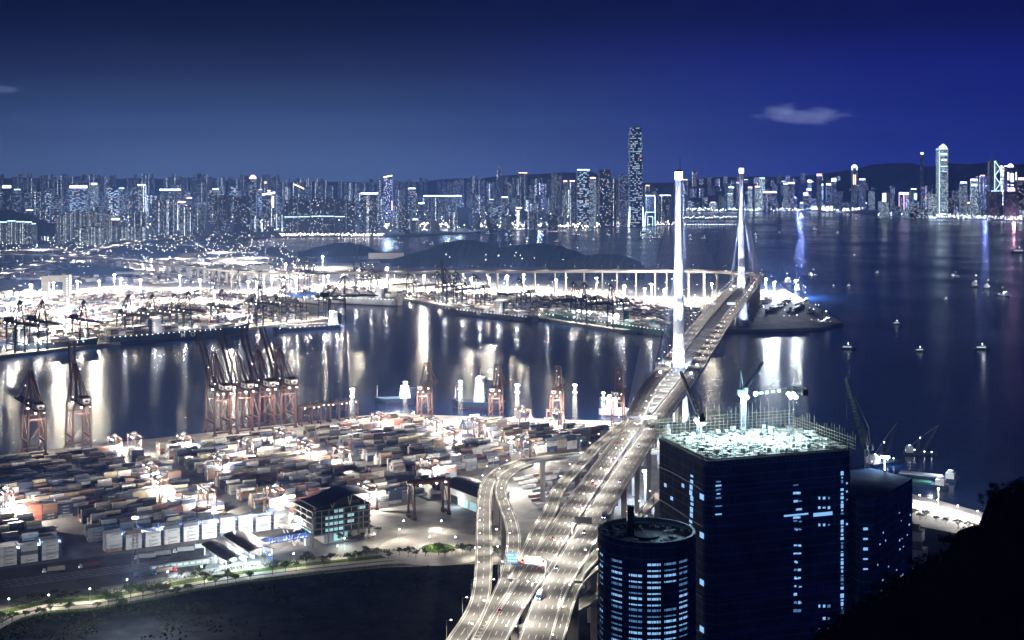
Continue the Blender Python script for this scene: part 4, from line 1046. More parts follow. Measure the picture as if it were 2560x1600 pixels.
# ------------------------------------------------------------------ buildings and furniture of the near terminal
C0 = G(781, 1371); t = thing('office_building', 'dark glass office block with a wave shaped roof beside the gate yard', 'building', C0, QYAW)
LX, LW, HB = 50., 36., 28.
b = MB()
for zz in (9.6, 14.3, 19., 23.7, 28.3): b.box((LX/2, LW/2, zz), (LX+1.2, LW+1.2, .9))
b.build('floor_band', ['band'], t)
b = MB(); b.box((LX/2+1.5, LW/2, 18.6), (LX-3.4, LW-.6, 19.2)); b.build('glass_wall', ['glass'], t)
b = MB(); b.box((LX/2+6, LW/2+2, 4.6), (LX-14, LW-8, 9.1)); b.build('ground_floor', ['concrete'], t)
for xx, yy in ((1, 1), (1, 12), (1, 24), (1, 35), (14, .6), (27, .6), (40, .6), (49.4, .6)):
    b = MB(); b.box((xx, yy, 14.), (1.1, 1.1, 28.)); b.build('column', ['band'], t)
for xx in (8, 20.5, 33.5, 44): b = MB(); b.box((xx, .1, 19), (.3, .4, 19)); b.build('mullion', ['steel'], t)
b = MB()
n = 20
def wz(s):
    k = max(0., min(1., (s-.12)/.5)); return 31.4+6.4*k*k*(3-2*k)-3.*max(0., (s-.62)/.38)**2
vs = []
for i in range(n+1):
    s = i/n
    for yy in (1, LW-3):
        vs += [(3+s*(LX+3), yy, wz(s)), (3+s*(LX+3), yy, wz(s)-.7)]
b.add(vs, [f for i in range(n) for o in [i*4] for f in ((o, o+4, o+6, o+2), (o+1, o+3, o+7, o+5), (o, o+1, o+5, o+4), (o+2, o+6, o+7, o+3))]+[(0, 2, 3, 1), (n*4, n*4+1, n*4+3, n*4+2)])
b.build('wave_roof', ['darkroof'], t)
for xx, yy in ((3, 2), (3, 34), (18, 2), (33, 2), (46, 2), (46, 34)):
    b = MB(); s = max(0., (xx-3)/(LX+3)); b.beam((xx, yy, 28.7), (xx-1.6, yy, wz(s)-.6), .5); b.beam((xx, yy, 28.7), (xx+2., yy, wz(s+.03)-.6), .5); b.build('roof_strut', ['parapet'], t)
b = MB(); b.box((LX*.62, LW/2, 30.3), (LX*.5, LW*.7, 3.)); b.build('plant_room', ['dark'], t)
for fl in range(4):
    for k, (x0, x1) in enumerate(((11, 14), (14.5, 18), (18.5, 22), (22.5, 26.5), (30, 36), (39, 46))):
        if (fl, k) in ((0, 4), (0, 5), (3, 0), (3, 1), (3, 4), (1, 5), (2, 5)): continue
        zz = 10.6+fl*4.7; b = MB(); b.box(((x0+x1)/2, .18, zz+1.6), (x1-x0-.4, .12, 2.3)); b.build('lit_window', ['litoffice'], t)
b = MB(); b.box((26, .4+3.4, 5.), (12, .1, 6.)); b.build('lobby_window', ['litoffice'], t)
b = MB(); b.box((-.32, 17, 12.), (.12, 30, 1.6)); b.build('lit_window', ['litoffice'], t)
b = MB()
for k in range(3): b.lathe((30+k*8, -6, 4.6), [(5.2, 0), (4.6, .7), (.3, 1.)], 18)
b.build('entrance_canopy', ['roofmetal'], t)
light(C0+QU*24-QV*7+Vector((0, 0, 4)), 5000, (.6, .88, 1.), .4)
# winged canopy on the far left flank
b = MB(); b.add([(-2, 10, 13), (-20, 12, 15.2), (-20, 26, 15.2), (-2, 28, 13), (-2, 10, 12.4), (-20, 12, 14.8), (-20, 26, 14.8), (-2, 28, 12.4)], [(0, 1, 2, 3), (4, 7, 6, 5), (0, 4, 5, 1), (1, 5, 6, 2), (2, 6, 7, 3), (3, 7, 4, 0)]); b.build('wing_canopy', ['roofmetal'], t)
for yy in (14, 24): b = MB(); b.beam((-9, yy, 0), (-16, yy, 14.5), .7); b.beam((-9, yy, 0), (-3, yy, 12.6), .7); b.build('canopy_strut', ['white'], t)

def vault(w, l, z, rise, mats, name, parent, cx=0., cy=0., n=14, th=.5):
    b = MB(); vs = []
    for i in range(n+1):
        s = i/n; zz = z+rise*math.sin(math.pi*(.12+.76*s))
        for yy in (-l/2, l/2): vs += [(cx-w/2+w*s, cy+yy, zz), (cx-w/2+w*s, cy+yy, zz-th)]
    b.add(vs, [f for i in range(n) for o in [i*4] for f in ((o, o+4, o+6, o+2), (o+1, o+3, o+7, o+5), (o, o+1, o+5, o+4), (o+2, o+6, o+7, o+3))]+[(0, 2, 3, 1), (n*4, n*4+1, n*4+3, n*4+2)])
    return b.build(name, mats, parent, smooth=False)
GC = G(590, 1376, 12); GC.z = LZ
t = thing('gate_canopy', 'pair of vaulted grey metal canopies over the brightly lit truck lanes', 'canopy', GC, QYAW)
vault(20, 56, 9.5, 4.2, ['roofmetal'], 'canopy_roof', t, 11.5, 4); vault(18, 52, 6.8, 3.6, ['roofmetal'], 'canopy_roof', t, -9, 0)
for xx in (-16, -1, 20):
    for yy in (-22, 0, 24): b = MB(); b.tube((xx, yy, 0), (xx, yy, 8.6 if xx < 10 else 10.8), .4, n=8); b.build('column', ['white'], t)
for k in range(4): b = MB(); b.box((-13+k*8.4, -2, 1.5), (2., 6, 3.)); b.build('gate_booth', ['white'], t)
b = MB(); b.lattice((14, -26, 10), (15, -44, 4), 1.6, 7, .22); b.build('stair_truss', ['bluesteel'], t)
for xx, yy in ((-14, -10), (-14, 12), (-2, -24), (-4, 2), (8, -18), (8, 16), (-20, -22), (4, -32)):
    light(GC+QU*xx+QV*yy+Vector((0, 0, 7.)), 17000, (.74, .90, 1.), .6)
ta, tb = G(602, 1362, 14), G(772, 1334, 14)
t = thing('truss_footbridge', 'blue steel truss footbridge running from the canopies to the office block', 'footbridge', (0, 0, 0))
b = MB(); b.lattice((ta.x, ta.y, 14.), (tb.x, tb.y, 14.), 4.2, 24, .28); b.build('truss', ['bluesteel'], t)
b = MB(); b.beam((ta.x, ta.y, 16.5), (tb.x, tb.y, 16.5), 4.8, .3); b.build('roof', ['dark'], t)
b = MB(); b.beam((ta.x, ta.y, 12.1), (tb.x, tb.y, 12.1), 3.4, .3); b.build('walkway', ['steel'], t)
for k in (.36, .97): q = ta.lerp(tb, k); b = MB(); b.box((q.x, q.y, 8.4), (3.4, 3., 6.7), QYAW); b.build('pier', ['white'], t)
for k in (.15, .4, .65, .9): q = ta.lerp(tb, k); light((q.x, q.y, 14.2), 5000, (.35, .55, 1.), .3)
# gate office, rest house, workshop
t = thing('gate_office', 'long low flat roofed gate office between the truck lanes', 'building', G(448, 1415), QYAW-R(6))
b = MB(); b.box((0, 0, 2.), (44, 7, 4.)); b.build('wall', ['concrete'], t); b = MB(); b.box((0, 0, 4.25), (46, 9, .5)); b.build('roof', ['roofmetal'], t)
for k in range(9): b = MB(); b.box((-19+k*4.7, -3.56, 2.2), (3.2, .1, 1.5)); b.build('window', ['litoffice'], t)
light(G(448, 1424, 9), 14000, (.8, .92, 1.), .4)
t = thing('rest_house', 'long white flat roofed house standing among the stacks at the left', 'building', G(88, 1356), QYAW)
b = MB(); b.box((0, 0, 4.2), (30, 13, 8.4)); b.build('wall', ['white'], t); b = MB(); b.box((0, 0, 8.6), (31, 14, .4)); b.build('roof', ['roofmetal'], t)
for k in range(5): b = MB(); b.box((-12+k*6, -6.56, 5.6), (1.6, .1, 1.4)); b.build('window', ['dark'], t)
wA, wB = G(1108, 1248), G(1197, 1283); d = (wB-wA).normalized(); ya = math.atan2(d.y, d.x); wl = (wB-wA).length
t = thing('workshop', 'pale workshop hall with an arched dark roof and open lit doors behind the slip road', 'building', (wA+wB)/2, ya)
b = MB(); b.box((0, 16, 6.8), (wl, 32, 13.6)); b.build('wall', ['parapet'], t)
b = MB(); vs = []
n = 14
for i in range(n+1):
    s = i/n; zz = 13.7+4.4*math.sin(math.pi*s)
    for xx in (-wl/2-1, wl/2+1): vs += [(xx, -1.5+35*s, zz), (xx, -1.5+35*s, zz-.4)]
b.add(vs, [f for i in range(n) for o in [i*4] for f in ((o, o+2, o+6, o+4), (o+1, o+5, o+7, o+3), (o, o+4, o+5, o+1), (o+2, o+3, o+7, o+6))]+[(0, 1, 3, 2), (n*4, n*4+2, n*4+3, n*4+1)])
b.build('arched_roof', ['darkroof'], t)
for k in (-.18, .1, .36): b = MB(); b.box((wl*k, -.06, 3.6), (12, .1, 7.)); b.build('door', ['dark' if k < .0 else 'litoffice'], t)
light((wA+wB)/2-Vector((d.y*-1, d.x, 0))*6+Vector((0, 0, 6)), 9000, (.7, .88, 1.), .5)

# articulated lorries in the gate yard
def artic(label, x_, y_, yaw, k, cab='white', empty=False):
    t = thing('articulated_lorry', label, 'lorry', G(x_, y_), yaw, 'articulated lorries')
    b = MB(); b.box((7.6, 0, 1.9), (2.2, 2.4, 2.6), 0, 0, .95); b.box((7., 0, .9), (3.6, 2.2, .6)); cb = b.build('cab', ['car_'+cab], t)
    b = MB(); b.box((8.66, 0, 2.4), (.1, 2., 1.)); b.build('windscreen', ['glass'], cb)
    b = MB(); b.box((-.6, 0, 1.2), (12.6, 2.2, .36)); b.build('trailer', ['dark'], t)
    for xx in (-6, -4.8, -3.6, 5.6, 7.9):
        for s in (-1, 1): b = MB(); b.tube((xx, s*.8, .52), (xx, s*1.18, .52), .52, n=10); b.build('wheel', ['black'], t)
    for s in (-1, 1): b = MB(); b.box((8.76, s*.85, 1.1), (.1, .4, .3)); b.build('headlight', ['lampcool'], t)
    if not empty: container(t.location+Vector((math.cos(yaw)*-.6, math.sin(yaw)*-.6, 1.4)), yaw, k, 12.19, 2.9, '%s container riding on the %s' % (k, label.replace('articulated ', '')), 'containers on lorries')
artic('lorry with a white cab, leftmost in the gate yard', 138, 1430, QYAW+R(166), 'beige')
artic('lorry with a silver cab left of the lattice mast', 228, 1418, QYAW+R(172), 'maroon', 'silver')
artic('lorry parked right behind the lattice mast', 358, 1442, QYAW+R(-6), 'slate grey', 'blue')
artic('lorry with a red cab leaving past the gate office', 412, 1432, QYAW+R(-6), 'brown', 'red')
artic('pale lorry queuing first in line at the gate office', 366, 1398, QYAW+R(160), 'white')
artic('pale lorry queuing second in line at the gate office', 405, 1391, QYAW+R(168), 'pale grey')
artic('pale lorry queuing third in line near the canopies', 462, 1381, QYAW+R(164), 'white')
artic('pale lorry queuing nearest to the canopies', 505, 1373, QYAW+R(170), 'white')
artic('empty red flatbed lorry on the tree lined road', 392, 1472, QYAW+R(-14), 'white', 'red', True)
# parked trailers with boxes under the slip road, counted with the stacked boxes
for r in range(7):
    for k in range(11):
        p = G(1355+k*16-r*9+random.uniform(-3, 3), 1268-r*11-k*3.2+random.uniform(-1, 1))
        if random.random() < .85: CARGO.add(p+Vector((0, 0, 2.6)), (12.1, 2.4, 2.6), R(30), random.choice([CC['white'], CC['pale grey'], CC['slate grey'], CC['brown']]))
# street lamps on the tree lined road
rl_ = thing('street_lamp', '', 'street lamp', (0, 0, 0), 0, 'lamps of the tree lined road')
b = MB(); b.tube((0, 0, 0), (0, 0, 8.5), .14, .09, 6); b.tube((0, 0, 8.5), (0, 1.4, 8.8), .07, n=5); b.build('pole', ['steel'], rl_)
b = MB(); b.sphere((0, 1.5, 8.85), .55, 0, 8); b.build('lamp_head', ['lamp'], rl_)
for i, (x_, y_) in enumerate(((22, 1532), (122, 1522), (225, 1506), (318, 1482), (420, 1462), (505, 1448), (590, 1430), (675, 1418), (735, 1415), (845, 1395), (862, 1375), (937, 1364), (1000, 1352), (1010, 1330), (1075, 1372), (1140, 1372), (1105, 1330), (1190, 1400), (1243, 1352), (1246, 1396))):
    p = G(x_, y_); put(rl_, p, R(20), 'small lamp of the tree lined road, %s from the left' % nth(i+1)); light(p+Vector((0, 1.5, 8.)), 16000 if i < 10 else 13000, (1., .92, .72), .4, 160)

# ------------------------------------------------------------------ trees
def tree_meshes(seed, hgt, spread, flat):
    rr = random.Random(seed); b = MB(); tips = []
    top = Vector((rr.uniform(-.3, .3), rr.uniform(-.3, .3), hgt*.5)); b.tube((0, 0, -.2), top, .26, .17, 6)
    for k in range(6):
        a = k*1.05+rr.uniform(-.3, .3); e = Vector((math.cos(a)*spread*rr.uniform(.4, .75), math.sin(a)*spread*rr.uniform(.4, .75), hgt*rr.uniform(.66, .95)))
        b.tube(top.lerp(Vector((0, 0, 0)), rr.uniform(0, .25)), e, .13, .05, 5); tips.append(e)
    l_ = MB(); tips += [top+Vector((0, 0, hgt*.4)), top+Vector((spread*.3, 0, hgt*.32))]
    for e in tips:
        for j in range(rr.randrange(2, 4)):
            c_ = e+Vector((rr.uniform(-.25, .25)*spread, rr.uniform(-.25, .25)*spread, rr.uniform(-.08, .1)*hgt)); rad = spread*rr.uniform(.24, .42)
            for q in range(46):
                d = Vector((rr.gauss(0, 1), rr.gauss(0, 1), rr.gauss(0, 1)*flat)); d = d.normalized()*rad*rr.uniform(.55, 1.05); d.z *= flat
                p = c_+d; s = rr.uniform(.22, .5); n1 = Vector((rr.uniform(-1, 1), rr.uniform(-1, 1), rr.uniform(-.5, .5))).normalized()*s; n2 = n1.cross(Vector((rr.uniform(-1, 1), rr.uniform(-1, 1), 1)).normalized()).normalized()*s
                l_.add([p-n1, p-n2*.7, p+n1, p+n2*.7], [(0, 1, 2, 3)])
    return b.mesh('trunk', ['bark']), l_.mesh('crown', ['leaf'])
TREES = [tree_meshes(11, 7.5, 4.2, .55), tree_meshes(12, 9., 5., .5), tree_meshes(13, 5.5, 3., .7), tree_meshes(14, 8., 3.6, .75), tree_meshes(15, 10., 5.4, .62)]
TKIND = ['flat topped roadside tree', 'broad roadside tree', 'small round roadside tree', 'tall narrow roadside tree', 'large dense roadside tree']
def tree(p, k, sc, label, group):
    t = thing('tree', label, 'tree', p, random.uniform(0, 6), group, sc)
    for nm, me in zip(('trunk', 'crown'), TREES[k]):
        o = bpy.data.objects.new(nm, me); COL.objects.link(o); o.parent = t
low = [(5, 1563), (30, 1556), (63, 1546), (99, 1546), (126, 1540), (172, 1530), (243, 1526), (271, 1520), (291, 1516), (306, 1520), (327, 1500), (357, 1500), (390, 1497), (410, 1497), (440, 1493), (470, 1487), (511, 1464), (539, 1467), (569, 1457), (589, 1457), (625, 1450), (681, 1437), (714, 1430), (740, 1428), (766, 1417), (809, 1417), (826, 1407), (872, 1407), (895, 1404), (915, 1400), (942, 1394), (971, 1398), (999, 1390), (1020, 1394), (1040, 1394), (1064, 1391), (1097, 1388), (1112, 1394), (1130, 1388), (1156, 1388), (1176, 1384), (1232, 1388), (1245, 1384)]
upr = [(35, 1517), (78, 1514), (106, 1503), (135, 1497), (162, 1497), (193, 1494), (238, 1489), (364, 1460), (415, 1452), (453, 1448), (486, 1444), (506, 1430), (569, 1424), (661, 1404), (672, 1402), (500, 1438), (925, 1332), (945, 1338), (905, 1345), (870, 1352), (850, 1360)]
for nm, L_, w in (('lower', low, 'tree line by the dark field'), ('upper', upr, 'verge beside the gate yard')):
    for i, (x_, y_) in enumerate(sorted(L_)):
        k = random.randrange(5); big = 1.25 if 320 < x_ < 420 and nm == 'lower' else 1.
        tree(G(x_, y_), k, random.uniform(.8, 1.15)*big*(.8 if nm == 'upper' or x_ > 940 else 1.), '%s in the %s, %s from the left' % (TKIND[k], w, nth(i+1)), 'roadside trees')
b = MB(); rr = random.Random(5)
for a, c_ in zip(EDGE[2:11], EDGE[3:12]):          # low hedge between the yard and the road
    p, q = G(a[0], a[1]-24), G(c_[0], c_[1]-24)
    for k in range(int((q-p).length*7)):
        m_ = p.lerp(q, rr.random())+Vector((rr.uniform(-1.6, 1.6), rr.uniform(-2.6, 2.6), rr.uniform(.1, 2.))); s = rr.uniform(.3, .7)
        n1 = Vector((rr.uniform(-1, 1), rr.uniform(-1, 1), rr.uniform(-1, 1))).normalized()*s; n2 = Vector((-n1.y, n1.x, rr.uniform(-.4, .4)))
        b.add([m_-n1, m_-n2, m_+n1, m_+n2], [(0, 1, 2, 3)])
stuff('hedge', b, ['leaf'], 'low leafy hedge along the road below the gate yard', 'hedge')

b = MB(); rr = random.Random(8)                    # rough scrub over the dark field
for _ in range(5200):
    x_ = rr.uniform(-20, 1190); y0 = next(a[1]+(c_[1]-a[1])*(x_-a[0])/(c_[0]-a[0]) for a, c_ in zip(EDGE, EDGE[1:]) if a[0] <= x_ <= c_[0])+17
    y_ = y0+abs(rr.gauss(0, 55)); p = G(x_, y_)
    if mno.noise(Vector((p.x*.03, p.y*.03, 2.))) < -.05: continue
    s_ = rr.uniform(.4, 1.3); n1 = Vector((rr.uniform(-1, 1), rr.uniform(-1, 1), 0)).normalized()*s_
    b.add([p-n1, p+n1, p+n1*.6+Vector((rr.uniform(-.3, .3), rr.uniform(-.3, .3), s_*1.1)), p-n1*.5+Vector((0, 0, s_*.8))], [(0, 1, 2, 3)])
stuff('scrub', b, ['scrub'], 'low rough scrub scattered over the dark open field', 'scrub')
b = MB()
for q, r_ in (((800, 1432), (1090, 1520)), ((380, 1500), (430, 1600)), ((1090, 1520), (700, 1580))):
    p, e = G(*q), G(*r_); b.beam(p+Vector((0, 0, .1)), e+Vector((0, 0, .1)), 1.6, .06)
struct('dirt_path', b, ['field'])
P = [G(a, b_+12) for a, b_ in EDGE[1:12]]
t = thing('fence', 'thin mesh fence on posts between the tree line and the dark field', 'fence', (0, 0, 0))
b = MB(); r2_ = MB(); k = 0
for p, e in zip(P, P[1:]):
    m_ = max(1, int((e-p).length/4))
    for i in range(m_): q = p.lerp(e, i/m_); b.beam(q, q+Vector((0, 0, 2.2)), .12)
    for zz in (.3, 1.2, 2.1): r2_.beam(p+Vector((0, 0, zz)), e+Vector((0, 0, zz)), .06)
tag(b.build('posts', ['steel'], t), kind='stuff'); r2_.build('wires', ['steel'], t)
# ------------------------------------------------------------------ far terminals: cranes, masts, stacks, ships
LQ = (Vector((-1260, 1619, 0)), Vector((-335, 2657, 0))); MQ = (Vector((-192, 2965, 0)), Vector((60, 2640, 0))); MQ2 = (Vector((60, 2640, 0)), Vector((201, 2456, 0)))
def yaw_of(l): d = l[1]-l[0]; return math.atan2(d.y, d.x)
def inland(l, k): d = (l[1]-l[0]).normalized(); n = Vector((d.y, -d.x, 0)); return n*k
navy_dn = sts('quay_crane', '', 'navy', 0, 'dark blue quay cranes of the far terminals')
navy_up = sts('quay_crane', '', 'navy', 82, 'dark blue quay cranes of the far terminals')
def far_cranes(l, lst, words, off=20):
    d = (l[1]-l[0]).normalized(); water = Vector((d.y, -d.x, 0)); yaw = math.atan2(water.y, water.x)-R(90)
    a, b_ = l[0]-water*off, l[1]-water*off
    for i, (x_, ya, up) in enumerate(lst):
        p = toline(a, b_, x_); z_ = H-(ya-HY)*p.y/F; sc = max(.62, min(1.05, z_/96.))
        put(navy_up if up else navy_dn, p, yaw, 'dark quay crane with %s boom, %s along the %s' % ('raised' if up else 'lowered', nth(i+1), words), sc)
        light(p+water*6*sc+Vector((0, 0, 30*sc)), 4e5, (1., .88, .70), 1., 168)
far_cranes(LQ, [(39, 752, 0), (96, 750, 0), (200, 752, 0), (312, 737, 0), (371, 736, 0), (425, 734, 0), (459, 730, 0), (545, 725, 0), (640, 716, 0), (700, 716, 0), (753, 728, 0), (812, 712, 0)], 'far left quay')
far_cranes((Vector((-335, 2657, 0)), Vector((-420, 2960, 0))), [(842, 690, 0)], 'end of the far left quay')
INL = (Vector((-1100, 2650, 0)), Vector((-480, 3180, 0)))
far_cranes(INL, [(537, 679, 0), (591, 682, 0), (646, 687, 0), (714, 690, 0), (760, 646, 0), (782, 650, 0)], 'inner quay behind the far left terminal')
far_cranes(MQ, [(898, 668, 1), (916, 668, 1), (938, 690, 0), (1028, 687, 0), (1103, 679, 0), (1123, 671, 1), (1150, 679, 0), (1196, 686, 0), (1309, 695, 0)], 'middle quay')
far_cranes(MQ2, [(1446, 705, 0), (1473, 707, 0), (1539, 711, 0)], 'quay beside the green ship')
fmast = thing('floodlight_mast', '', 'floodlight mast', (0, 0, 0), 0, 'floodlight masts of the far terminals')
b = MB(); b.tube((0, 0, 0), (0, 0, 32), .7, .35, 6); b.build('pole', ['steel'], fmast)
b = MB()
b.lathe((0, 0, 31.6), [(1.2, 0), (2.9, .4), (2.9, 1.6), (1.2, 1.9)], 12)
b.build('floodlight', ['lamp'], fmast)
ml = [(77, 712), (134, 707), (193, 704), (248, 704), (43, 732), (111, 732), (286, 687), (302, 700), (352, 700), (436, 725), (379, 649), (536, 729), (714, 661), (661, 660), (807, 642), (896, 676), (968, 670), (1155, 677), (1177, 696), (1223, 696), (1268, 691), (1309, 687), (1491, 695), (1629, 711), (1612, 722), (1660, 726), (1935, 707), (1989, 703), (1915, 697), (20, 760), (170, 750), (240, 770), (500, 700), (620, 705), (680, 690), (820, 690), (860, 680), (1060, 690), (1390, 700), (1560, 715), (1780, 710), (580, 760), (330, 742), (150, 790), (740, 700), (450, 690)]
for i, (x_, y_) in enumerate(sorted(ml)):
    p = G(x_, y_, 37.5); p.z = LZ
    if p.y > 4400: p *= 4400/p.y; p.z = LZ
    light(p+Vector((0, -3, 36.5)), 8e5, (.80, .90, 1.) if x_ > 1850 else (1., .90, .74), 1.5)
    put(fmast, p, 0, 'floodlight mast glaring over the far terminals, %s from the left edge' % nth(i+1))
    light(p+Vector((1.6, -3.6, 31)), 4.2e6, (.85, .92, 1.) if x_ > 1850 else (1., .88, .68), 1.5, 172)
# stacks of the far yards
def far_yard(poly, yaw, keep, seed, pitch_v=36, tmax=5):
    rr = random.Random(seed); cs, sn = math.cos(yaw), math.sin(yaw); us = [(p[0]*cs+p[1]*sn, -p[0]*sn+p[1]*cs) for p in poly]
    u0, u1, v0, v1 = min(a for a, _ in us), max(a for a, _ in us), min(b for _, b in us), max(b for _, b in us); v = v0
    while v < v1:
        u = u0
        while u < u1:
            for r in range(3):
                vv = v+r*5.3; X, Y = u*cs-vv*sn, u*sn+vv*cs
                if not inpoly(X, Y, poly): continue
                h_ = int(rr.uniform(0, tmax)*keep+.6+1.4*mno.noise(Vector((u*.012, v*.02, seed))))
                for t_ in range(h_): CARGO.add((X, Y, LZ+1.3+t_*2.65), (12.1, 5.1, 2.6), yaw, CC[rr.choice(MIXY)])
            u += 13+(9 if rr.random() < .06 else 0)
        v += pitch_v
far_yard([(-1560, 1560), (-1290, 1640), (-395, 2655), (-470, 2960), (-700, 3150), (-1700, 3050)], yaw_of(LQ), 1., 3)
far_yard([(-560, 3260), (-380, 3260), (-150, 2960), (-60, 2850), (110, 2680), (240, 2500), (400, 2500), (380, 2700), (250, 2960), (-100, 3080), (-450, 3160)], yaw_of(MQ), 1., 4)
far_yard([(-1900, 3700), (-900, 3400), (-600, 3500), (-600, 3900), (-1500, 4100)], R(20), .5, 5, 60)
far_yard([(420, 2760), (600, 2720), (640, 3200), (470, 3200)], R(70), .6, 6, 40)

def ship(label, ps, pb, beam, depth, hull, house, tiers, words=None, wx=0., wsz=8., cat='container ship', gap=(), glow=1.0, empty=False, deckl=True, hh=26, hcol='ship_white'):
    ps, pb = Vector(ps), Vector(pb); d = pb-ps; d.z = 0; Ln = d.length; yaw = math.atan2(d.y, d.x); mid = (ps+pb)/2; mid.z = 0
    t = thing('container_ship' if tiers else 'cargo_ship', label, cat, mid, yaw, 'ships alongside the quays')
    b = MB(); st = []
    for s, k, kz in ((-1, .62, .45), (-.97, .82, .35), (-.88, .98, 0), (-.5, 1, 0), (.5, 1, 0), (.75, .86, 0), (.9, .5, .02), (.985, .12, .05), (1.03, .02, .12)):
        sheer = depth*(1+.22*max(0, s-.6)*2.2); x_ = s*Ln/2; kk = k if s < .7 else k*.8
        st.append([(x_-(0 if s < .95 else 0), -beam/2*k, sheer), (x_*(1 if s < .8 else .985), -beam/2*kk, 2.2), (x_*(1 if s < .8 else .97), -beam/2*kk*.92, -1.+kz*3), (x_*(1 if s < .8 else .97), beam/2*kk*.92, -1.+kz*3), (x_*(1 if s < .8 else .985), beam/2*kk, 2.2), (x_, beam/2*k, sheer)])
    vs = [p for r in st for p in r]; n = 6
    b.add(vs, [(i*n+j, (i+1)*n+j, (i+1)*n+(j+1) % n, i*n+(j+1) % n) for i in range(len(st)-1) for j in range(n)]+[tuple(range(n)), tuple(range((len(st)-1)*n, len(st)*n))[::-1]])
    hb = b.build('hull', [hull], t)
    b = MB(); fs = []; vs = []
    for r in st:
        for j in (1, 2): vs.append((r[j][0], r[j][1]-.15, min(1.2, r[j][2])))
        for j in (4, 3): vs.append((r[j][0], r[j][1]+.15, min(1.2, r[j][2])))
    b.add(vs, [(i*4, i*4+4, i*4+5, i*4+1) for i in range(len(st)-1)]+[(i*4+2, i*4+3, i*4+7, i*4+6) for i in range(len(st)-1)]); b.build('boot_topping', ['boot'], hb)
    hx = house*Ln/2
    b = MB()
    for k in range(5): b.box((hx, 0, depth+hh*(k+.5)/6.2), (13-k*.5, beam*.86-k*1.6, hh/6.25))
    b.box((hx, 0, depth+hh*.9), (9, beam*1.02, hh*.15)); br = b.build('deckhouse', [hcol], t)
    b = MB()
    for k in range(5):
        for sx in (-1, 1): b.box((hx+sx*(6.55-k*.25), 0, depth+hh*(k+.55)/6.2), (.1, beam*.7-k*1.5, 1.1))
    b.box((hx+4.55, 0, depth+hh*.92), (.1, beam*.96, 1.2)); b.build('window', ['dark'], br)
    b = MB(); b.box((hx-11, 0, depth+hh*.42), (7, 7, hh*.84)); b.build('funnel', ['hullblue' if hull != 'hullgreen' else 'hullgreen'], t)
    b = MB(); b.tube((hx, 0, depth+hh*.97), (hx, 0, depth+hh*1.35), .4, .15); b.tube((Ln*.45, 0, depth*1.3), (Ln*.45, 0, depth*1.3+14), .4, .2); b.build('mast', [hcol], t)
    if deckl:
        b = MB(); k = -Ln*.46
        while k < Ln*.46:
            for sy in (-1, 1): b.ball((k, sy*(beam/2+.2)*(1 if k < Ln*.3 else .8), depth*.93), .5)
            k += 9.5
        tag(b.build('deck_lights', ['lamp'], t), kind='stuff')
    cs, sn = math.cos(yaw), math.sin(yaw)
    def wl(x, y, z): return Vector((mid.x+x*cs-y*sn, mid.y+x*sn+y*cs, z))
    face_ = -1 if cs > 0 else 1; k = -Ln*.46; rr = random.Random(int(Ln*10+beam)); bay = 0
    while tiers and k < Ln*.41:
        bay += 1
        if abs(k-hx) > 11 and not (-19 < k-hx < 0):
            h0 = tiers*(.75+.5*mno.noise(Vector((k*.02, Ln, 1.)))) if not any(a <= k/Ln*2 <= c_ for a, c_ in gap) else rr.choice([0, 1])
            wmul = 1 if k < Ln*.28 else .7; nr = int(beam*wmul/2.5)
            for j in range(nr):
                hq = max(0, int(h0+rr.uniform(-.6, .6)))
                for q in range(hq):
                    kk = rr.choice(MIXY) if hull != 'hullgreen' else rr.choice(['dark green']*3+MIXY[:16])
                    colr = CC[kk] if kk != 'dark green' else (.05, .25, .18)
                    CARGO.add(wl(k, (j-(nr-1)/2)*2.5, depth+.8+1.3+q*2.6), (12.1, 2.42, 2.55), yaw, colr)
        k += 13.4
    if words:
        face = face_       # the side turned to the viewer
        vs, fs = text(words, wsz); b = MB()
        b.add([(x*-face, face*(beam/2+.35), z+depth*.56) for x, _, z in vs], fs); o = b.build('lettering', ['letter'], t, (wx*Ln/2, 0, 0))
    for fr_ in (-.6, 0., .55): light(wl(fr_*Ln/2, 0, depth+tiers*2.7+17), 1.6e5*glow, (1., .88, .74), 1., 168)
    for fr_ in (-.8, -.4, 0., .4, .8): light(wl(fr_*Ln/2, face_*(beam/2+9), depth*1.3+4), 1.1e4, (.9, .95, 1.), .5)  # bare lights added outboard to brighten the hull side and its lettering
    light(wl(hx+9 if hx < 0 else hx-20, -3, depth+hh*1.2), 2.4e5*glow, (.92, .95, 1.), 1., 168)
    return t
ship('dark hulled container ship with three big widely spaced letters along the far left quay', G(262, 862, 0), G(618, 834, 0), 34, 15, 'hullblue', -.32, 5, 'M   O   L', .14, 11, gap=((.0, .3),))
ship('dark container ship cut by the left frame edge with white letters on its hull', G(-290, 897, 0)*1., G(238, 868, 0)*1., 36, 13, 'hullblue', .28, 4, 'APL', .13, 11, gap=((-.3, .25),))
ship('small feeder ship with bright white deckhouse at the tip of the far left quay', G(848, 820, 0), G(684, 831, 0), 19, 8, 'hullblue', -.82, 2, None, glow=1.4, gap=((-.4, .0),), hh=24)
ship('pale hulled container ship stacked high in the basin between the terminals', G(1000, 764, 0), G(818, 752, 0)+Vector((0, -30, 0)), 36, 15, 'hullgrey', -.52, 6, 'CSCL', .3, 7, glow=.3)
ship('dark container ship lying at the middle quay under the cranes', G(1338, 805, 0), G(1112, 780, 0), 30, 11, 'hullblue', -.28, 4, 'APL', .1, 7, gap=((-.25, .0),))
ship('green container ship with white letters lying beside the bridge tower', G(1690, 842, 0), G(1366, 797, 0), 36, 13, 'hullgreen', -.22, 5, 'EVERGREEN', -.05, 8., glow=.8)
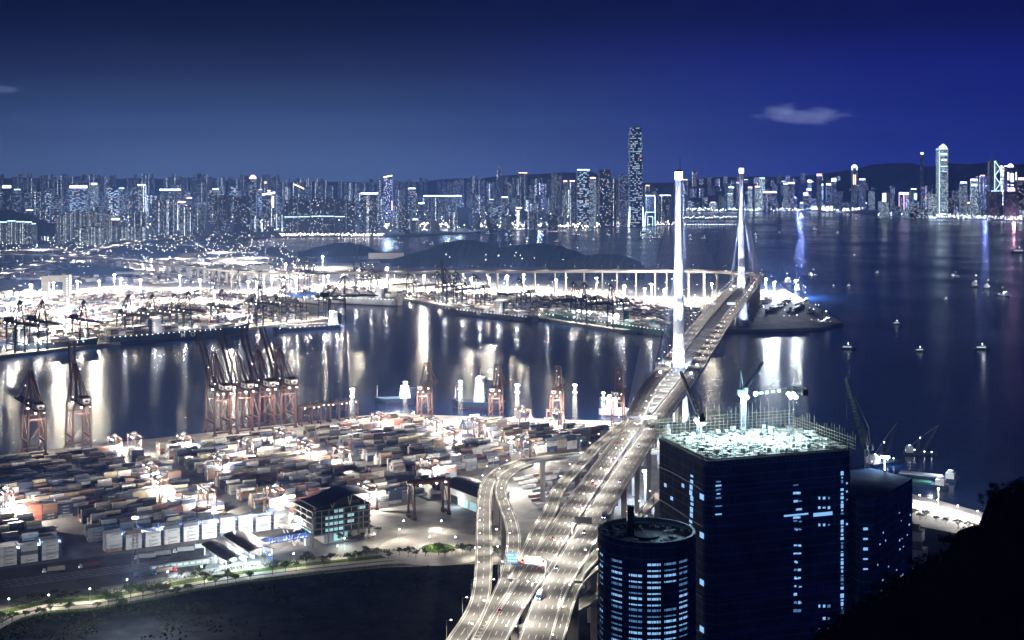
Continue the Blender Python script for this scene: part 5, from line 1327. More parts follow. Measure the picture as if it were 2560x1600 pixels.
t = ship('small cargo ship with white lit bow beyond the near quay', G(1010, 1024, 0)+Vector((10, 45, 0)), G(952, 1022, 0)+Vector((-10, 30, 0)), 16, 8, 'hullblue', -.5, 0, None, cat='cargo ship', glow=.5, deckl=False, hh=14)
t = ship('cargo ship showing its bright white deckhouse above the near quay', G(1262, 1030, 0)+Vector((0, 22, 0)), G(1130, 1026, 0)+Vector((0, 22, 0)), 22, 9, 'hullblue', -.06, 0, None, cat='cargo ship', glow=.4, deckl=False, hh=30)
light(G(1185, 1036, 20)+Vector((-6, -18, 0)), 6e4, (.85, .93, 1.), 1.)
t = ship('blurred pale coaster lying between the rightmost small red crane and the bridge', G(1500, 1042, 0)+Vector((0, 14, 0)), G(1590, 1046, 0)+Vector((0, 16, 0)), 15, 8, 'hullgrey', -.3, 0, None, cat='cargo ship', glow=.5, deckl=False, hh=16)
# buildings on the far terminal land
def plain_building(name, label, p, yaw, w, d, h, wall, fac=None, roof='roofmetal', parts=()):
    t = thing(name, label, 'building', p, yaw)
    b = MB(); b.box((0, 0, h/2), (w, d, h)); b.build('wall', [fac or wall], t)
    b = MB(); b.box((0, 0, h+.4), (w+1, d+1, .8)); b.box((w*.2, 0, h+2.6), (w*.3, d*.5, 3.6)); b.build('roof', [roof], t)
    return t
M['f_office'] = facade('office_front', (.30, .31, .32), .55, 4.2, 3.6, (.9, .95, 1.), 3.2, (.8, .45), .25)
p = G(140, 748); t = thing('warehouse_tower', 'grey office block pierced by a tall square gateway at the left', 'building', p, R(4))
b = MB(); b.box((-22, 0, 26), (14, 20, 52)); b.box((24, 0, 27), (14, 20, 54)); b.build('tower_block', ['concrete'], t)
b = MB(); b.box((1, 0, 46), (32, 20, 14)); b.build('bridge_block', ['concrete'], t)
for k in range(9): b = MB(); b.box((26, -10.06, 6+k*5.), (3.4, .1, 2.)); b.build('window', ['litroom'], t)
plain_building('warehouse', 'white floodlit multi storey warehouse standing behind the far left cranes', G(650, 706), R(10), 62, 40, 44, 'white', 'f_office')
plain_building('warehouse', 'pale low warehouse on the shore left of the island hill', G(965, 646), R(8), 110, 40, 18, 'white')
for k, (x_, y_, w) in enumerate(((250, 668, 70), (330, 690, 90), (420, 660, 60), (480, 640, 80), (540, 655, 60), (455, 690, 70))):
    plain_building('shed', 'low dark shed on the land behind the far left terminal, %s from the left' % nth(k+1), G(x_, y_), R(12+k*9), w, 34, 11, 'concrete')
# small scattered lights over the far land: far more than anyone could count
b = MB(); rr = random.Random(9); bc = MB(); br_ = MB()
def scatter(mb, n, x0, x1, y0, y1, z=(6, 16), r=(.5, 1.0), ok=None):
    for _ in range(n):
        x_, y_ = rr.uniform(x0, x1), rr.uniform(y0, y1); p = G(x_, y_, rr.uniform(*z))
        if ok and not inpoly(p.x, p.y, ok): continue
        mb.ball(p, rr.uniform(*r))
scatter(b, 320, 0, 1000, 590, 760, ok=far); scatter(b, 260, 480, 800, 600, 680, ok=far)
scatter(b, 300, 0, 720, 585, 628, (6, 20), (.6, 1.2)); scatter(b, 220, 1000, 1750, 690, 800, ok=far); scatter(bc, 90, 1880, 2080, 690, 800, (6, 26), (.4, .8), ok=[(520, 2500), (620, 2580), (650, 3240), (700, 3690), (560, 3600), (480, 2900)])
scatter(b, 30, 1080, 1480, 610, 650, (20, 50), (.7, 1.1))
stuff('terminal_lights', b, ['lamp'], 'countless small warm lamps scattered over the far terminals', 'lights'); stuff('terminal_lights', bc, ['lampcool'], 'cold white work lamps crowding the quay right of the far tower', 'lights')
for k in range(12):
    p = G(rr.uniform(40, 700), rr.uniform(592, 640), 30); light(p, 1.6e6, (1., .93, .85), 2., 170)
# derrick barges moored along the right side of the far pier
def derrick(label, p, yaw, sc=1., power=0., col=(.85, .92, 1.)):
    t = thing('derrick_barge', label, 'crane barge', p, yaw, 'crane barges', sc)
    b = MB(); b.box((0, 0, 1.2), (46, 16, 3.6), 0, 0, 1.03); b.build('hull', ['hullblue'], t)
    b = MB(); b.box((-15, 0, 6.5), (11, 11, 7)); b.box((-15, 0, 11.2), (7, 8, 2.4)); b.build('deckhouse', ['ship_white'], t)
    b = MB(); b.lattice((4, 0, 3), (26, 0, 44), 3.2, 9, .35, w2=1.); b.build('jib', ['dark'], t)
    b = MB(); b.lattice((-4, 0, 3), (0, 0, 24), 4.5, 5, .4, w2=1.4); b.build('a_frame', ['dark'], t)
    b = MB(); b.tube((0, 0, 24), (26, 0, 44), .14, n=4); b.tube((0, 0, 24), (-20, 0, 4), .14, n=4); b.build('cable', ['cable'], t)
    b = MB()
    for x_, z_ in ((-15, 13.5), (-8, 7), (6, 5), (-20, 6), (16, 5), (0, 25)): b.ball((x_, -3, z_), .9)
    tag(b.build('deck_lights', ['lampcool'], t), kind='stuff')
    power *= .35
    if power: light(Vector(p)+Vector((0, -9, 16*sc)), power, col, 1.2, 140)
    return t
for i, (x_, y_, sc, ya, pw) in enumerate(((2062, 808, .9, 100, 2e5), (2010, 760, 1., 95, 3e5), (1992, 726, 1., 80, 4e5), (1965, 708, 1., 100, 5e5), (2032, 690, .7, 40, 1e5), (2388, 691, .5, 10, 1e5), (2437, 716, 1.1, 70, 5e5), (2468, 720, .8, 60, 1e5), (2505, 740, .8, 110, 3e5))):
    derrick('crane barge with lattice jib %s, %s from the left' % ('moored along the far pier' if i < 4 else 'anchored on the open water', nth(i+1 if i < 4 else i-3)), G(x_, y_, 0), R(ya), sc, pw)
# ------------------------------------------------------------------ the cities across the water
M['f_mist'] = facade('misty_estate_front', (.06, .08, .12), .16, 6., 4.5, (.6, .8, 1.), 9, (.5, .5), .1, .1)
M['f_apt'] = facade('apartment_front', (.055, .070, .10), .20, 4.6, 3.6, (.56, .78, 1.), 21, (.5, .5), .28, .08)
M['f_apt2'] = facade('pale_apartment_front', (.11, .13, .16), .22, 4.6, 3.6, (.62, .84, 1.), 19, (.5, .5), .22, .14)
M['f_bands'] = facade('office_bands', (.05, .065, .10), .34, 9., 4.2, (.52, .74, 1.), 14, (.9, .42), .12)
M['f_dark'] = facade('dark_tower_front', (.045, .055, .08), .09, 5., 3.8, (.72, .86, 1.), 20, (.5, .5), .25, .03)
M['f_estate'] = facade('estate_front', (.22, .25, .26), .26, 4.2, 3.2, (.80, .96, 1.), 10, (.42, .5), .15, .22)
M['f_bright'] = facade('bright_office_front', (.12, .15, .2), .62, 5., 4., (.60, .82, 1.), 12, (.85, .5), .1)
M['f_grid'] = facade('dotted_grid_front', (.06, .08, .13), 1., 6.5, 8., (.75, .9, 1.), 26, (.42, .34), 0.)
M['f_icc'] = facade('tall_tower_bands', (.035, .05, .10), .42, 9., 8., (.50, .72, 1.), 16, (.85, .40), .05)
M['f_blue'] = facade('blue_lit_front', (.05, .07, .17), .26, 5., 3.8, (.48, .60, 1.), 24, (.55, .5), .12, .06)
CITY = []
def tower(label, x_, w, yt, Y, fac, yb=None, dep=None, plan='box', top=None, parts=(), yaw=None, group=None, cat='tower', name='tower_block', glow=None):
    """x_, w, yt: middle, width and top in the photo; Y: distance"""
    p = AT(x_, yt, Y); p.z, hgt = 3., p.z-3; ww = w*Y/F; dd = dep or ww*random.uniform(.7, 1.1)
    yaw = math.atan2(-p.x, p.y)*.6+random.uniform(-.12, .12) if yaw is None else yaw
    if abs(yaw) > .01: ww *= .93
    t = thing(name, label, cat, p, yaw, group)
    b = MB()
    if plan == 'box': b.box((0, 0, hgt/2), (ww, dd, hgt))
    elif plan == 'cross':
        b.box((0, 0, hgt/2), (ww, dd*.44, hgt)); b.box((0, -dd*.36, hgt/2-1), (ww*.42, dd*.28, hgt-2)); b.box((0, dd*.36, hgt/2-1), (ww*.42, dd*.28, hgt-2))
    elif plan == 'slab':
        n = max(2, int(ww/16))
        for k in range(n): b.box((-ww/2+(k+.5)*ww/n, (k % 2)*4-2, hgt/2-(k % 2)*1.5), (ww/n-(2.5 if n > 2 else .4), dd, hgt-(k % 2)*3))
    elif plan == 'step':
        b.box((0, 0, hgt*.36), (ww, dd, hgt*.72)); b.box((0, 0, hgt*.80), (ww*.8, dd*.8, hgt*.16)); b.box((0, 0, hgt*.94), (ww*.55, dd*.55, hgt*.12))
    elif plan == 'taper':
        b.box((0, 0, hgt*.46), (ww*1.04, ww*1.04, hgt*.92), 0, 0, .93); b.box((0, 0, hgt*.96), (ww*.93, ww*.93, hgt*.08), 0, 0, .8)
    elif plan == 'round': b.lathe((0, 0, 0), [(ww/2, 0), (ww/2, hgt)], 16)
    b.build('body', [fac], t)
    b = MB(); b.box((ww*.06, 0, hgt+1.6+.003), (ww*.45, dd*.4, 3.2)); b.build('plant_room', ['dark'], t)
    if top:
        k, hs, fr_ = top; b = MB(); b.box((0, -dd*.3, hgt+.01+hs/2), (ww*fr_, dd*.25, hs)); b.build('roof_sign', [k], t)
    for kind, *a in parts:
        if kind == 'spire': b = MB(); b.tube((a[1] if len(a) > 1 else 0, 0, hgt), (a[1] if len(a) > 1 else 0, 0, hgt+a[0]), max(.8, ww*.04), .4); b.build('spire', ['steel'], t)
        elif kind == 'crown':                      # lit rim
            m_, z0, z1, fx = a; b = MB(); b.box((0, 0, hgt*(z0+z1)/2), (ww*fx, dd*fx, hgt*(z1-z0))); b.build('crown', [m_], t)
        elif kind == 'dome': b = MB(); r_ = ww*a[1]; b.lathe((0, 0, hgt), [(r_, 0), (r_*.9, r_*.5), (r_*.5, r_*.95), (.1, r_*1.1)], 14); b.build('dome', [a[0]], t)
        elif kind == 'bar':                        # glowing line on the front: x0,z0,x1,z1 as shares of the front
            m_, x0, z0, x1, z1, th = a; b = MB(); b.beam((x0*ww, -dd/2-.8, z0*hgt), (x1*ww, -dd/2-.8, z1*hgt), th); b.build('light_line', [m_], t)
        elif kind == 'panel':
            m_, x0, z0, x1, z1 = a; b = MB(); b.box(((x0+x1)/2*ww, -dd/2-.6, (z0+z1)/2*hgt), ((x1-x0)*ww, .8, (z1-z0)*hgt)); b.build('lit_panel', [m_], t)
    CITY.append((x_, w, yt)); return t
A = 'f_apt'
# left bank landmarks
tower('slim left bank tower topped by a glowing pink dome', 632, 19, 447, 6700, 'f_bands', parts=[('dome', 'pinkglow', .5)])
tower('stepped dark tower with a golden lit sloping roofline', 747, 30, 462, 6900, 'f_dark', plan='step', parts=[('bar', 'goldglow', -.4, 1.02, .0, .97, 5), ('bar', 'goldglow', .0, .97, .5, .90, 5)])
tower('distant block at the far left with a white roof sign', 18, 26, 470, 6800, 'f_dark', top=('glowsoft', 14, .8))
tower('broad left bank tower carrying a wide violet white roof sign', 198, 44, 470, 6600, 'f_bands', top=('violetglow', 13, 1.0))
tower('left bank office tower with bright lit floors and a roof sign', 236, 19, 462, 6700, 'f_bright', top=('violetglow', 9, .8))
tower('tall slab with white roof lights above the left estates', 355, 22, 464, 6500, 'f_apt2', top=('glowsoft', 6, .9))
tower('broad apartment cluster with a row of bright roof lights', 425, 54, 476, 6300, A, plan='slab', top=('glowsoft', 7, 1.))
tower('tall dark slim tower left of the slab with white roof lights', 338, 15, 468, 6300, 'f_dark')
tower('left bank tower with a bright slanted roof sign', 674, 34, 486, 6500, 'f_apt', parts=[('bar', 'violetglow', -.5, 1.0, .5, 1.06, 9), ('bar', 'glowsoft', .35, .95, .35, .6, 6)])
tower('small tower with a golden top lamp behind the left bank', 664, 9, 458, 7600, 'f_apt', top=('goldglow', 8, .7))
tower('left bank tower lit cyan at its upper floors', 540, 20, 474, 6800, 'f_bright', top=('cyanglow', 6, .8))
for i, (x_, w, yt) in enumerate(((556, 46, 489), (598, 22, 494), (618, 20, 490), (470, 44, 516), (394, 24, 500), (420, 30, 498))):
    tower('dark front row apartment tower dotted with lights, %s of its group on the left bank' % nth(i+1), x_, w, yt, 5700, 'f_dark' if i < 3 else A, plan='slab', group='dark waterfront apartment towers')
for i, (x_, w, yt) in enumerate(((730, 34, 500), (762, 30, 499), (793, 30, 497), (823, 30, 497), (851, 26, 499), (878, 22, 505))):
    tower('tall dark waterfront slab crossed by a light line, %s from the left' % nth(i+1), x_, w, yt, 5760, 'f_dark', plan='slab', group='dark slabs crossed by a line of lights', yaw=.03, parts=[('bar', 'cyanglow', -.5, .52, .5, .52, 2.6), ('panel', 'cyanglow', -.5, .0, .5, .012)] if i < 5 else ())
tower('dark wide tower with a crown of white roof lamps right of the dark slabs', 923, 45, 485, 5900, 'f_apt', plan='slab', top=('glowsoft', 6, 1.))
tower('tall lone slim tower with a slanted lit crown', 971, 23, 443, 6700, 'f_blue', parts=[('bar', 'goldglow', -.5, 1.0, .5, 1.035, 6), ('bar', 'pinkglow', .48, .3, .48, .5, 3)])
tower('slim tower with a white rim of light right of the lone slim tower', 1030, 20, 472, 6900, 'f_bands', top=('glowsoft', 5, 1.))
tower('low long block edged by a wavy string of white lamps', 1105, 100, 490, 6900, 'f_apt', plan='slab', top=('glowsoft', 4, 1.))
tower('squat black block on the middle waterfront', 1161, 37, 519, 6350, 'dark', plan='box')
tower('faint hazy skyscraper far behind the middle city', 1248, 14, 415, 9600, 'f_blue', plan='step')
tower('hazy tower with a lit rim on the far middle ridge', 1307, 24, 433, 9400, 'f_dark', top=('goldglow', 5, 1.))
tower('white self glowing obelisk like tower on the middle waterfront', 1295, 5, 526, 6500, 'glowsoft')  # floodlighting put into the body as a glowing material
wk = [(1391, 27, 433, 'f_apt', None), (1412, 9, 454, 'f_apt2', 'pinkglow'), (1430, 13, 454, 'f_apt2', 'pinkglow'), (1458, 31, 426, 'f_bands', 'cyanglow'), (1483, 14, 446, 'f_bright', 'pinkglow'), (1511, 30, 425, 'f_dark', None), (1533, 18, 449, 'f_dark', None), (1557, 22, 437, 'f_blue', None)]
wn = ['dark rounded tower at the left end of the tall waterfront cluster', 'slender tower with a pink top right of the dark rounded tower', 'second slender tower with a pink top in the tall cluster', 'tall tower with white light bands and a bright roof edge', 'tower wearing a pink glowing sign in the tall cluster', 'broad dark tower in the middle of the tall waterfront cluster', 'lower dark tower beside the broad dark one', 'blue tinted tower just left of the tallest skyscraper']
for (x_, w, yt, f_, s), lb in zip(wk, wn): tower(lb, x_, w, yt, 6500, f_, plan='round' if 'rounded' in lb else 'box', top=(s, 6, 1.) if s else None, dep=60)
tower('tallest skyscraper of the skyline with lit floors and a tapered crown', 1588, 33, 317, 6500, 'f_icc', plan='taper', parts=[('bar', 'glowsoft', -.62, .0, -.5, .2, 7), ('bar', 'glowsoft', .62, .0, .5, .2, 7)], yaw=.1)
tower('low dark tower outlined in white light right of the tallest skyscraper', 1625, 26, 490, 6600, 'f_dark', top=('glowsoft', 4, 1.), parts=[('bar', 'glowsoft', .5, .3, .5, .98, 2.5)])
tower('broad block with a white roof rim left of the near bridge tower', 1662, 36, 489, 6700, 'f_dark', top=('glowsoft', 4, .8))
tower('square arch shaped building outlined in blue white light', 1625, 26, 530, 6560, 'f_dark', parts=[('bar', 'cyanglow', -.5, 0, -.5, 1, 3), ('bar', 'cyanglow', -.5, 1, .5, 1, 3), ('bar', 'cyanglow', .5, 0, .5, 1, 3), ('bar', 'cyanglow', -.25, 0, -.25, .7, 2), ('bar', 'cyanglow', -.25, .7, .25, .7, 2), ('bar', 'cyanglow', .25, 0, .25, .7, 2)])
# estates close behind the far terminal on the left
for i, (x_, w, yt) in enumerate(((8, 22, 556), (30, 20, 553), (52, 20, 555), (72, 18, 556), (86, 10, 560))):
    tower('pale estate tower with a lit roofline at the left edge, %s from the left' % nth(i+1), x_, w, yt, 5050, 'f_estate', plan='slab', top=('cyanglow', 3, 1.), group='pale estate towers', dep=22, yaw=.05)
for i, (x_, w, yt) in enumerate(((152, 22, 538), (172, 14, 532), (192, 16, 528), (212, 16, 530), (232, 16, 528), (252, 16, 532), (270, 14, 536), (150, 22, 586), (205, 34, 570), (240, 30, 568))):
    tower('pale greenish apartment tower of the left estate, %s of ten' % nth(i+1), x_, w, yt, 5250 if i < 7 else 5000, 'f_estate', plan='slab', group='pale greenish estate towers', dep=26, yaw=.04)
for i, (x_, w, yt) in enumerate(((300, 44, 566), (345, 44, 568), (120, 30, 590), (1000, 60, 545))):
    tower('low pale block at the feet of the estates, %s from the left' % nth(i+1) if i < 3 else 'low lit block on the shore by the lone slim tower', x_, w, yt, 5300 if i < 3 else 6200, 'f_estate', plan='slab', dep=30, yaw=.05)
# ranks of ordinary towers
def rank(words, x0, x1, Y0, Y1, wr, ytf, facs, gapx, group, names=('tower', 'block')):
    x_ = x0; lst = []
    while x_ < x1:
        w = random.uniform(*wr); lst.append((x_, w)); x_ += w*random.uniform(*gapx)
    for i, (x_, w) in enumerate(lst):
        lo, hi = ytf(x_); yt = lo+(hi-lo)*random.random()**.7; f_ = random.choice(facs); r_ = random.random()
        tp = (random.choice(['glowsoft', 'violetglow', 'cyanglow', 'glowsoft', 'pinkglow', 'goldglow']), random.uniform(3, 7), random.uniform(.5, 1.)) if r_ < .13 else None
        adj = {'f_apt': 'dim', 'f_apt2': 'grey', 'f_bands': 'band lit', 'f_dark': 'dark', 'f_estate': 'pale', 'f_bright': 'bright', 'f_blue': 'blue'}[f_]
        tower('%s tower%s, %s from the left in the %s' % (adj, ' with roof sign' if tp else '', nth(i+1), words), x_+w/2, w, yt, random.uniform(Y0, Y1), f_, plan=random.choice(['box', 'cross', 'slab', 'cross', 'step' if r_ > .8 else 'box']), top=tp, group=group)
rank('front left bank rank', 90, 1370, 5800, 6250, (18, 34), lambda x_: (505, 560) if x_ < 1000 else (522, 556), [A, A, 'f_apt2', 'f_dark', 'f_estate'], (1.1, 2.3), 'towers of the left bank')
rank('second left bank rank', -10, 1380, 6600, 7300, (15, 28), lambda x_: (462, 530) if x_ < 900 else (488, 525), [A, A, A, 'f_apt2', 'f_bands', 'f_dark'], (1.1, 2.0), 'towers of the left bank')
rank('third left bank rank', -10, 1640, 7600, 8400, (13, 24), lambda x_: (455, 490) if x_ < 820 else ((470, 500) if x_ < 1380 else (455, 480)), [A, A, 'f_apt2', 'f_apt2', 'f_bands'], (1.1, 1.75), 'towers of the left bank')
for i, (x_, w, yt) in enumerate(((1180, 20, 470), (1205, 14, 448), (1140, 16, 452), (1225, 16, 458), (1275, 18, 455), (1330, 16, 462), (1350, 20, 457))):
    tower('hazy tower on the slope behind the middle city, %s from the left' % nth(i+1), x_, w, yt, 8800, random.choice([A, 'f_blue']), group='hazy towers on the middle slope')
b = MB(); rr = random.Random(21)                   # the furthest housing estates, one mass on the foot of the hills
x_ = -20.
while x_ < 1560:
    w = rr.uniform(7, 15); yt = rr.uniform(434, 446) if x_ < 700 else (rr.uniform(444, 458) if x_ < 1150 else rr.uniform(440, 462)); p = AT(x_, yt, rr.uniform(9000, 9500))
    b.box((p.x, p.y, p.z/2+1), (w*p.y/F*.86, 24, p.z), rr.uniform(-.2, .2)); x_ += w*rr.uniform(1.0, 1.5)+(rr.random() < .07)*22
stuff('distant_estates', b, ['f_mist'], 'far-off housing estates merging into one hazy mass along the hills', 'estates')

# island side
Y7 = 7600
t = tower('tall tower with a bright claw like crown on the right skyline', 2355, 24, 372, Y7, 'f_bright', plan='box', yaw=.05, dep=54, parts=[('crown', 'cyanglow', .992, 1.0, 1.02), ('panel', 'cyanglow', -.36, .905, .36, .935), ('panel', 'glowsoft', -.3, .83, .3, .848), ('panel', 'cyanglow', -.4, .74, .4, .75), ('panel', 'cyanglow', -.4, .67, .4, .677), ('bar', 'cyanglow', -.5, .05, -.5, .97, 2.5)])
hT = AT(2355, 372, Y7).z-3; wT = 24*Y7/F*.93
for k in range(8):                                 # fins of the crown
    b = MB(); a = -wT*.42+k*wT*.12; b.box((a, -14, hT+14-abs(k-3.5)*2.4), (2.6, 4, 30-abs(k-3.5)*4.), 0, 0, .6); b.build('crown_fin', ['glowsoft'], t)
tower('smaller twin tower with a lit claw crown right of the tallest island tower', 2435, 20, 452, 7400, 'f_bright', dep=44, parts=[('crown', 'glowsoft', .97, 1.05, .86), ('panel', 'cyanglow', -.35, .86, .35, .92)])
tower('slim dark tower with a white top lamp left of the tall claw crowned tower', 2305, 9, 386, 8300, 'f_dark', top=('glowsoft', 12, .8))
t = tower('prism shaped tower outlined by glowing triangles and twin masts', 2484, 26, 402, 7900, 'f_dark', dep=40, yaw=0, parts=[('spire', 66, -9), ('spire', 66, -3)])
hB = AT(2484, 402, 7900).z-3; wB_ = 26*7900/F
def bl(x0, z0, x1, z1): b = MB(); b.beam((x0*wB_, -21.5, z0*hB), (x1*wB_, -21.5, z1*hB), 3.); b.build('light_line', ['cyanglow'], t)
for q in ((-.02, .0, -.02, 1.), (-.02, 1., .5, .86), (.5, .86, -.02, .72), (-.02, .72, .5, .58), (.5, .58, -.02, .44), (-.02, .44, .5, .3), (.5, .3, -.02, .16), (-.5, .32, -.02, .46), (-.5, .32, -.5, .0), (-.5, .32, -.02, .16), (-.02, .16, -.5, .02), (-.02, .16, .5, .0)): bl(*q)
tower('square tower covered by a dotted grid of lights', 2505, 17, 413, 8000, 'f_grid', dep=42, yaw=0)
t = tower('rounded tower with violet light bands and a domed top near the right edge', 2526, 24, 418, 7700, 'f_dark', dep=52, yaw=0, parts=[('dome', 'violetglow', .34), ('spire', 50), ('panel', 'violetglow', -.16, .70, .16, .88), ('panel', 'violetglow', -.48, .74, -.3, .9), ('panel', 'violetglow', .36, .74, .48, .9)]+[('panel', 'violetglow', -.16, .30+k*.055, .16, .322+k*.055) for k in range(7)]+[('panel', 'violetglow', -.48, .34+k*.06, -.34, .36+k*.06) for k in range(6)])
tower('dark broad block in front of the prism shaped tower', 2486, 34, 478, 7300, 'f_dark', top=('cyanglow', 3, .6))
tower('dark broad block with a pink glowing roof lamp at the right edge', 2528, 38, 478, 7250, 'f_dark', top=('pinkglow', 16, .45))
tower('tower with red roof signs at the right edge of the skyline', 2553, 18, 450, 7800, 'f_dark', top=('pinkglow', 14, .9))
tower('bright tower with a crown of lamps between the claw crowned pair', 2408, 18, 458, 7500, 'f_bright', top=('glowsoft', 8, .9))
tower('hazy pale tower with a red roof sign behind the smaller claw tower', 2455, 26, 440, 8200, 'f_blue', top=('pinkglow', 6, .4))
tower('violet crowned block with a red vertical light line on the right shore', 2259, 25, 486, 7700, 'f_blue', top=('violetglow', 12, 1.), parts=[('bar', 'pinkglow', 0., .05, 0., .98, 2.5), ('bar', 'pinkglow', -.5, .05, -.5, .98, 1.5)])
tower('slim block with a white glowing upper front left of the violet crowned one', 2210, 11, 482, 7900, 'f_bright', parts=[('panel', 'glowsoft', -.4, .55, .4, .98)])  # glowing panel stands in for floodlight on the upper wall
tower('slim block with a lit upper panel on the right shore', 2288, 9, 481, 7700, 'f_bands', parts=[('panel', 'cyanglow', -.4, .5, .4, .95)])
tower('low wide block with lit band windows on the right shore', 2288, 32, 500, 7500, 'f_bands')
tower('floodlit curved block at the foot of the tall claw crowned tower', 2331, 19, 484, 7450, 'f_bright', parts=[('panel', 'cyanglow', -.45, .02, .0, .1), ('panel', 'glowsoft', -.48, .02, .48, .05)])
t = tower('tall tower with a glowing pyramid top and spire on the island skyline', 2136, 17, 420, 8900, 'f_bands', plan='round', parts=[('dome', 'glowsoft', .5), ('spire', 92), ('panel', 'goldglow', -.2, .60, .2, .84), ('crown', 'cyanglow', .95, .99, .92)])
C_ = AT(2046, 512, 8650); t = thing('convention_hall', 'low hall with a swept winged roof glowing on the island waterfront', 'hall', (C_.x, C_.y, 4), 0.)
b = MB(); b.box((0, 0, 18), (180, 60, 36)); b.build('wall', ['f_bright'], t)
b = MB(); vs = []
for i in range(13):
    s = i/12-.5; zz = 52-70*s*s+10*math.cos(s*9)
    for yy, k in ((-44, 0), (0, 10), (44, 2)): vs.append((s*200, yy, zz+k))
b.add(vs, [(i*3+j, i*3+3+j, i*3+4+j, i*3+1+j) for i in range(12) for j in range(2)]); b.build('winged_roof', ['roofmetal'], t)
for k in range(7): b = MB(); b.box((-76+k*25, -30.6, 16), (16, .8, 18)); b.build('lit_window', ['glowsoft'], t)
sg = [(1925, 35, 482, 'violetglow', 10), (1828, 14, 470, 'glowsoft', 9), (2048, 13, 440, 'pinkglow', 14), (2024, 10, 456, 'glowsoft', 16), (1964, 12, 461, 'violetglow', 9), (1978, 16, 459, 'violetglow', 9), (2084, 12, 454, 'glowsoft', 22), (2052, 12, 464, 'glowsoft', 12), (2071, 12, 463, 'glowsoft', 12), (2014, 12, 488, 'violetglow', 16), (1971, 14, 487, 'glowsoft', 14), (2022, 12, 476, 'violetglow', 12), (1893, 12, 468, 'goldglow', 8), (2155, 16, 450, 'violetglow', 9), (2230, 10, 478, 'pinkglow', 8), (1905, 14, 446, 'cyanglow', 6), (1846, 10, 458, 'pinkglow', 8), (1875, 11, 470, 'pinkglow', 8)]
for i, (x_, w, yt, k, hs) in enumerate(sorted(sg)):
    tower('island tower with a glowing %s roof sign, %s of the signs from the left' % ({'violetglow': 'violet', 'glowsoft': 'white', 'pinkglow': 'pink', 'goldglow': 'golden', 'cyanglow': 'cyan'}[k], nth(i+1)), x_, w, yt, random.uniform(8500, 8900), random.choice(['f_blue', 'f_bands', 'f_bright']), top=(k, hs, 1.), group='island towers with roof signs')
rank('front island rank', 1700, 2200, 8750, 8950, (12, 22), lambda x_: (478, 512), ['f_blue', 'f_blue', 'f_bands', 'f_dark', 'f_bright'], (1., 1.6), 'towers of the island side')
rank('second island rank', 1690, 2220, 9100, 9300, (11, 20), lambda x_: (448, 485), ['f_blue', 'f_blue', 'f_apt', 'f_dark'], (1., 1.7), 'towers of the island side')
rank('slope island rank', 1730, 2120, 9350, 9500, (9, 16), lambda x_: (425, 455), ['f_blue', 'f_apt'], (1.1, 2.2), 'towers of the island side')
rank('near right island rank', 2200, 2560, 7500, 7700, (12, 24), lambda x_: (490, 530), ['f_blue', 'f_bands', 'f_dark', 'f_bright'], (1., 1.5), 'towers of the island side')
rank('second right island rank', 2205, 2570, 8000, 8400, (11, 20), lambda x_: (452, 492), ['f_blue', 'f_dark', 'f_apt'], (1., 1.7), 'towers of the island side')
# uncounted lamps along the shores and up the peak
b = MB(); c_ = MB(); rr = random.Random(33)
for _ in range(420): p = AT(rr.uniform(1000, 1690), 0, 1); x_ = rr.uniform(960, 1690); Yq = rr.uniform(6250, 6560) if x_ < 1500 else rr.uniform(6600, 6800); b.ball(((x_-CX)*Yq/F, Yq, rr.uniform(6, 22)), rr.uniform(1.2, 2.8))
for _ in range(160): x_ = rr.uniform(700, 960); Yq = rr.uniform(5600, 5680); b.ball(((x_-CX)*Yq/F, Yq, rr.uniform(6, 14)), rr.uniform(1., 2.))
for _ in range(240): x_ = rr.uniform(1700, 2160); Yq = rr.uniform(8480, 8640); c_.ball(((x_-CX)*Yq/F, Yq, rr.uniform(6, 24)), rr.uniform(1.4, 3.4))
for _ in range(330): x_ = rr.uniform(2195, 2560); Yq = 7760+(x_-2200)/360*(7090-7760)+rr.uniform(-30, 160); c_.ball(((x_-CX)*Yq/F, Yq, rr.uniform(5, 26)), rr.uniform(1.2, 2.8))
for _ in range(150): p = AT(rr.uniform(2170, 2560), rr.uniform(424, 470), 9650); c_.ball((p.x, p.y-40, p.z), rr.uniform(1.2, 2.6))
for _ in range(120): p = AT(rr.uniform(2200, 2420), 428+abs(rr.gauss(0, 5))+rr.uniform(0, 20), 9500); c_.ball(p, rr.uniform(1.4, 2.6))
for k in range(34): x_ = 1640+k*6.6+rr.uniform(-1, 1); Yq = F*301/(561.5-HY); c_.ball(((x_-CX)*Yq/F, Yq, 6), 2.)
for k in range(30): x_ = 1700+k*5+rr.uniform(-1, 1); Yq = F*300/(546-HY); c_.ball(((x_-CX)*Yq/F, Yq, 7+rr.uniform(0, 12)), 2.6)
for _ in range(420): x_ = rr.uniform(0, 1640); Yq = rr.uniform(5750, 7200) if x_ < 1000 else rr.uniform(6500, 7400); b.ball(((x_-CX)*Yq/F, Yq-60, rr.uniform(8, 70)), rr.uniform(.8, 1.9))
stuff('shore_lamps', b, ['lamp'], 'countless warm lamps along the left bank waterfront', 'lights'); stuff('shore_lamps', c_, ['lampcool'], 'countless cold white lamps along the island waterfront and up the peak', 'lights')
b = MB(); p, q = G(1640, 563, 1), G(1950, 561, 1); b.beam(p, q, 30, 3); tag(b.build('breakwater', ['concrete']), 'long low breakwater strung with lamps crossing behind the bridge', 'breakwater')
b = MB(); p, q = G(1680, 548, 2), G(1842, 547, 2); b.beam(p, q, 60, 6); tag(b.build('pier', ['concrete']), 'brightly lit long pier left of the far bridge tower', 'pier')
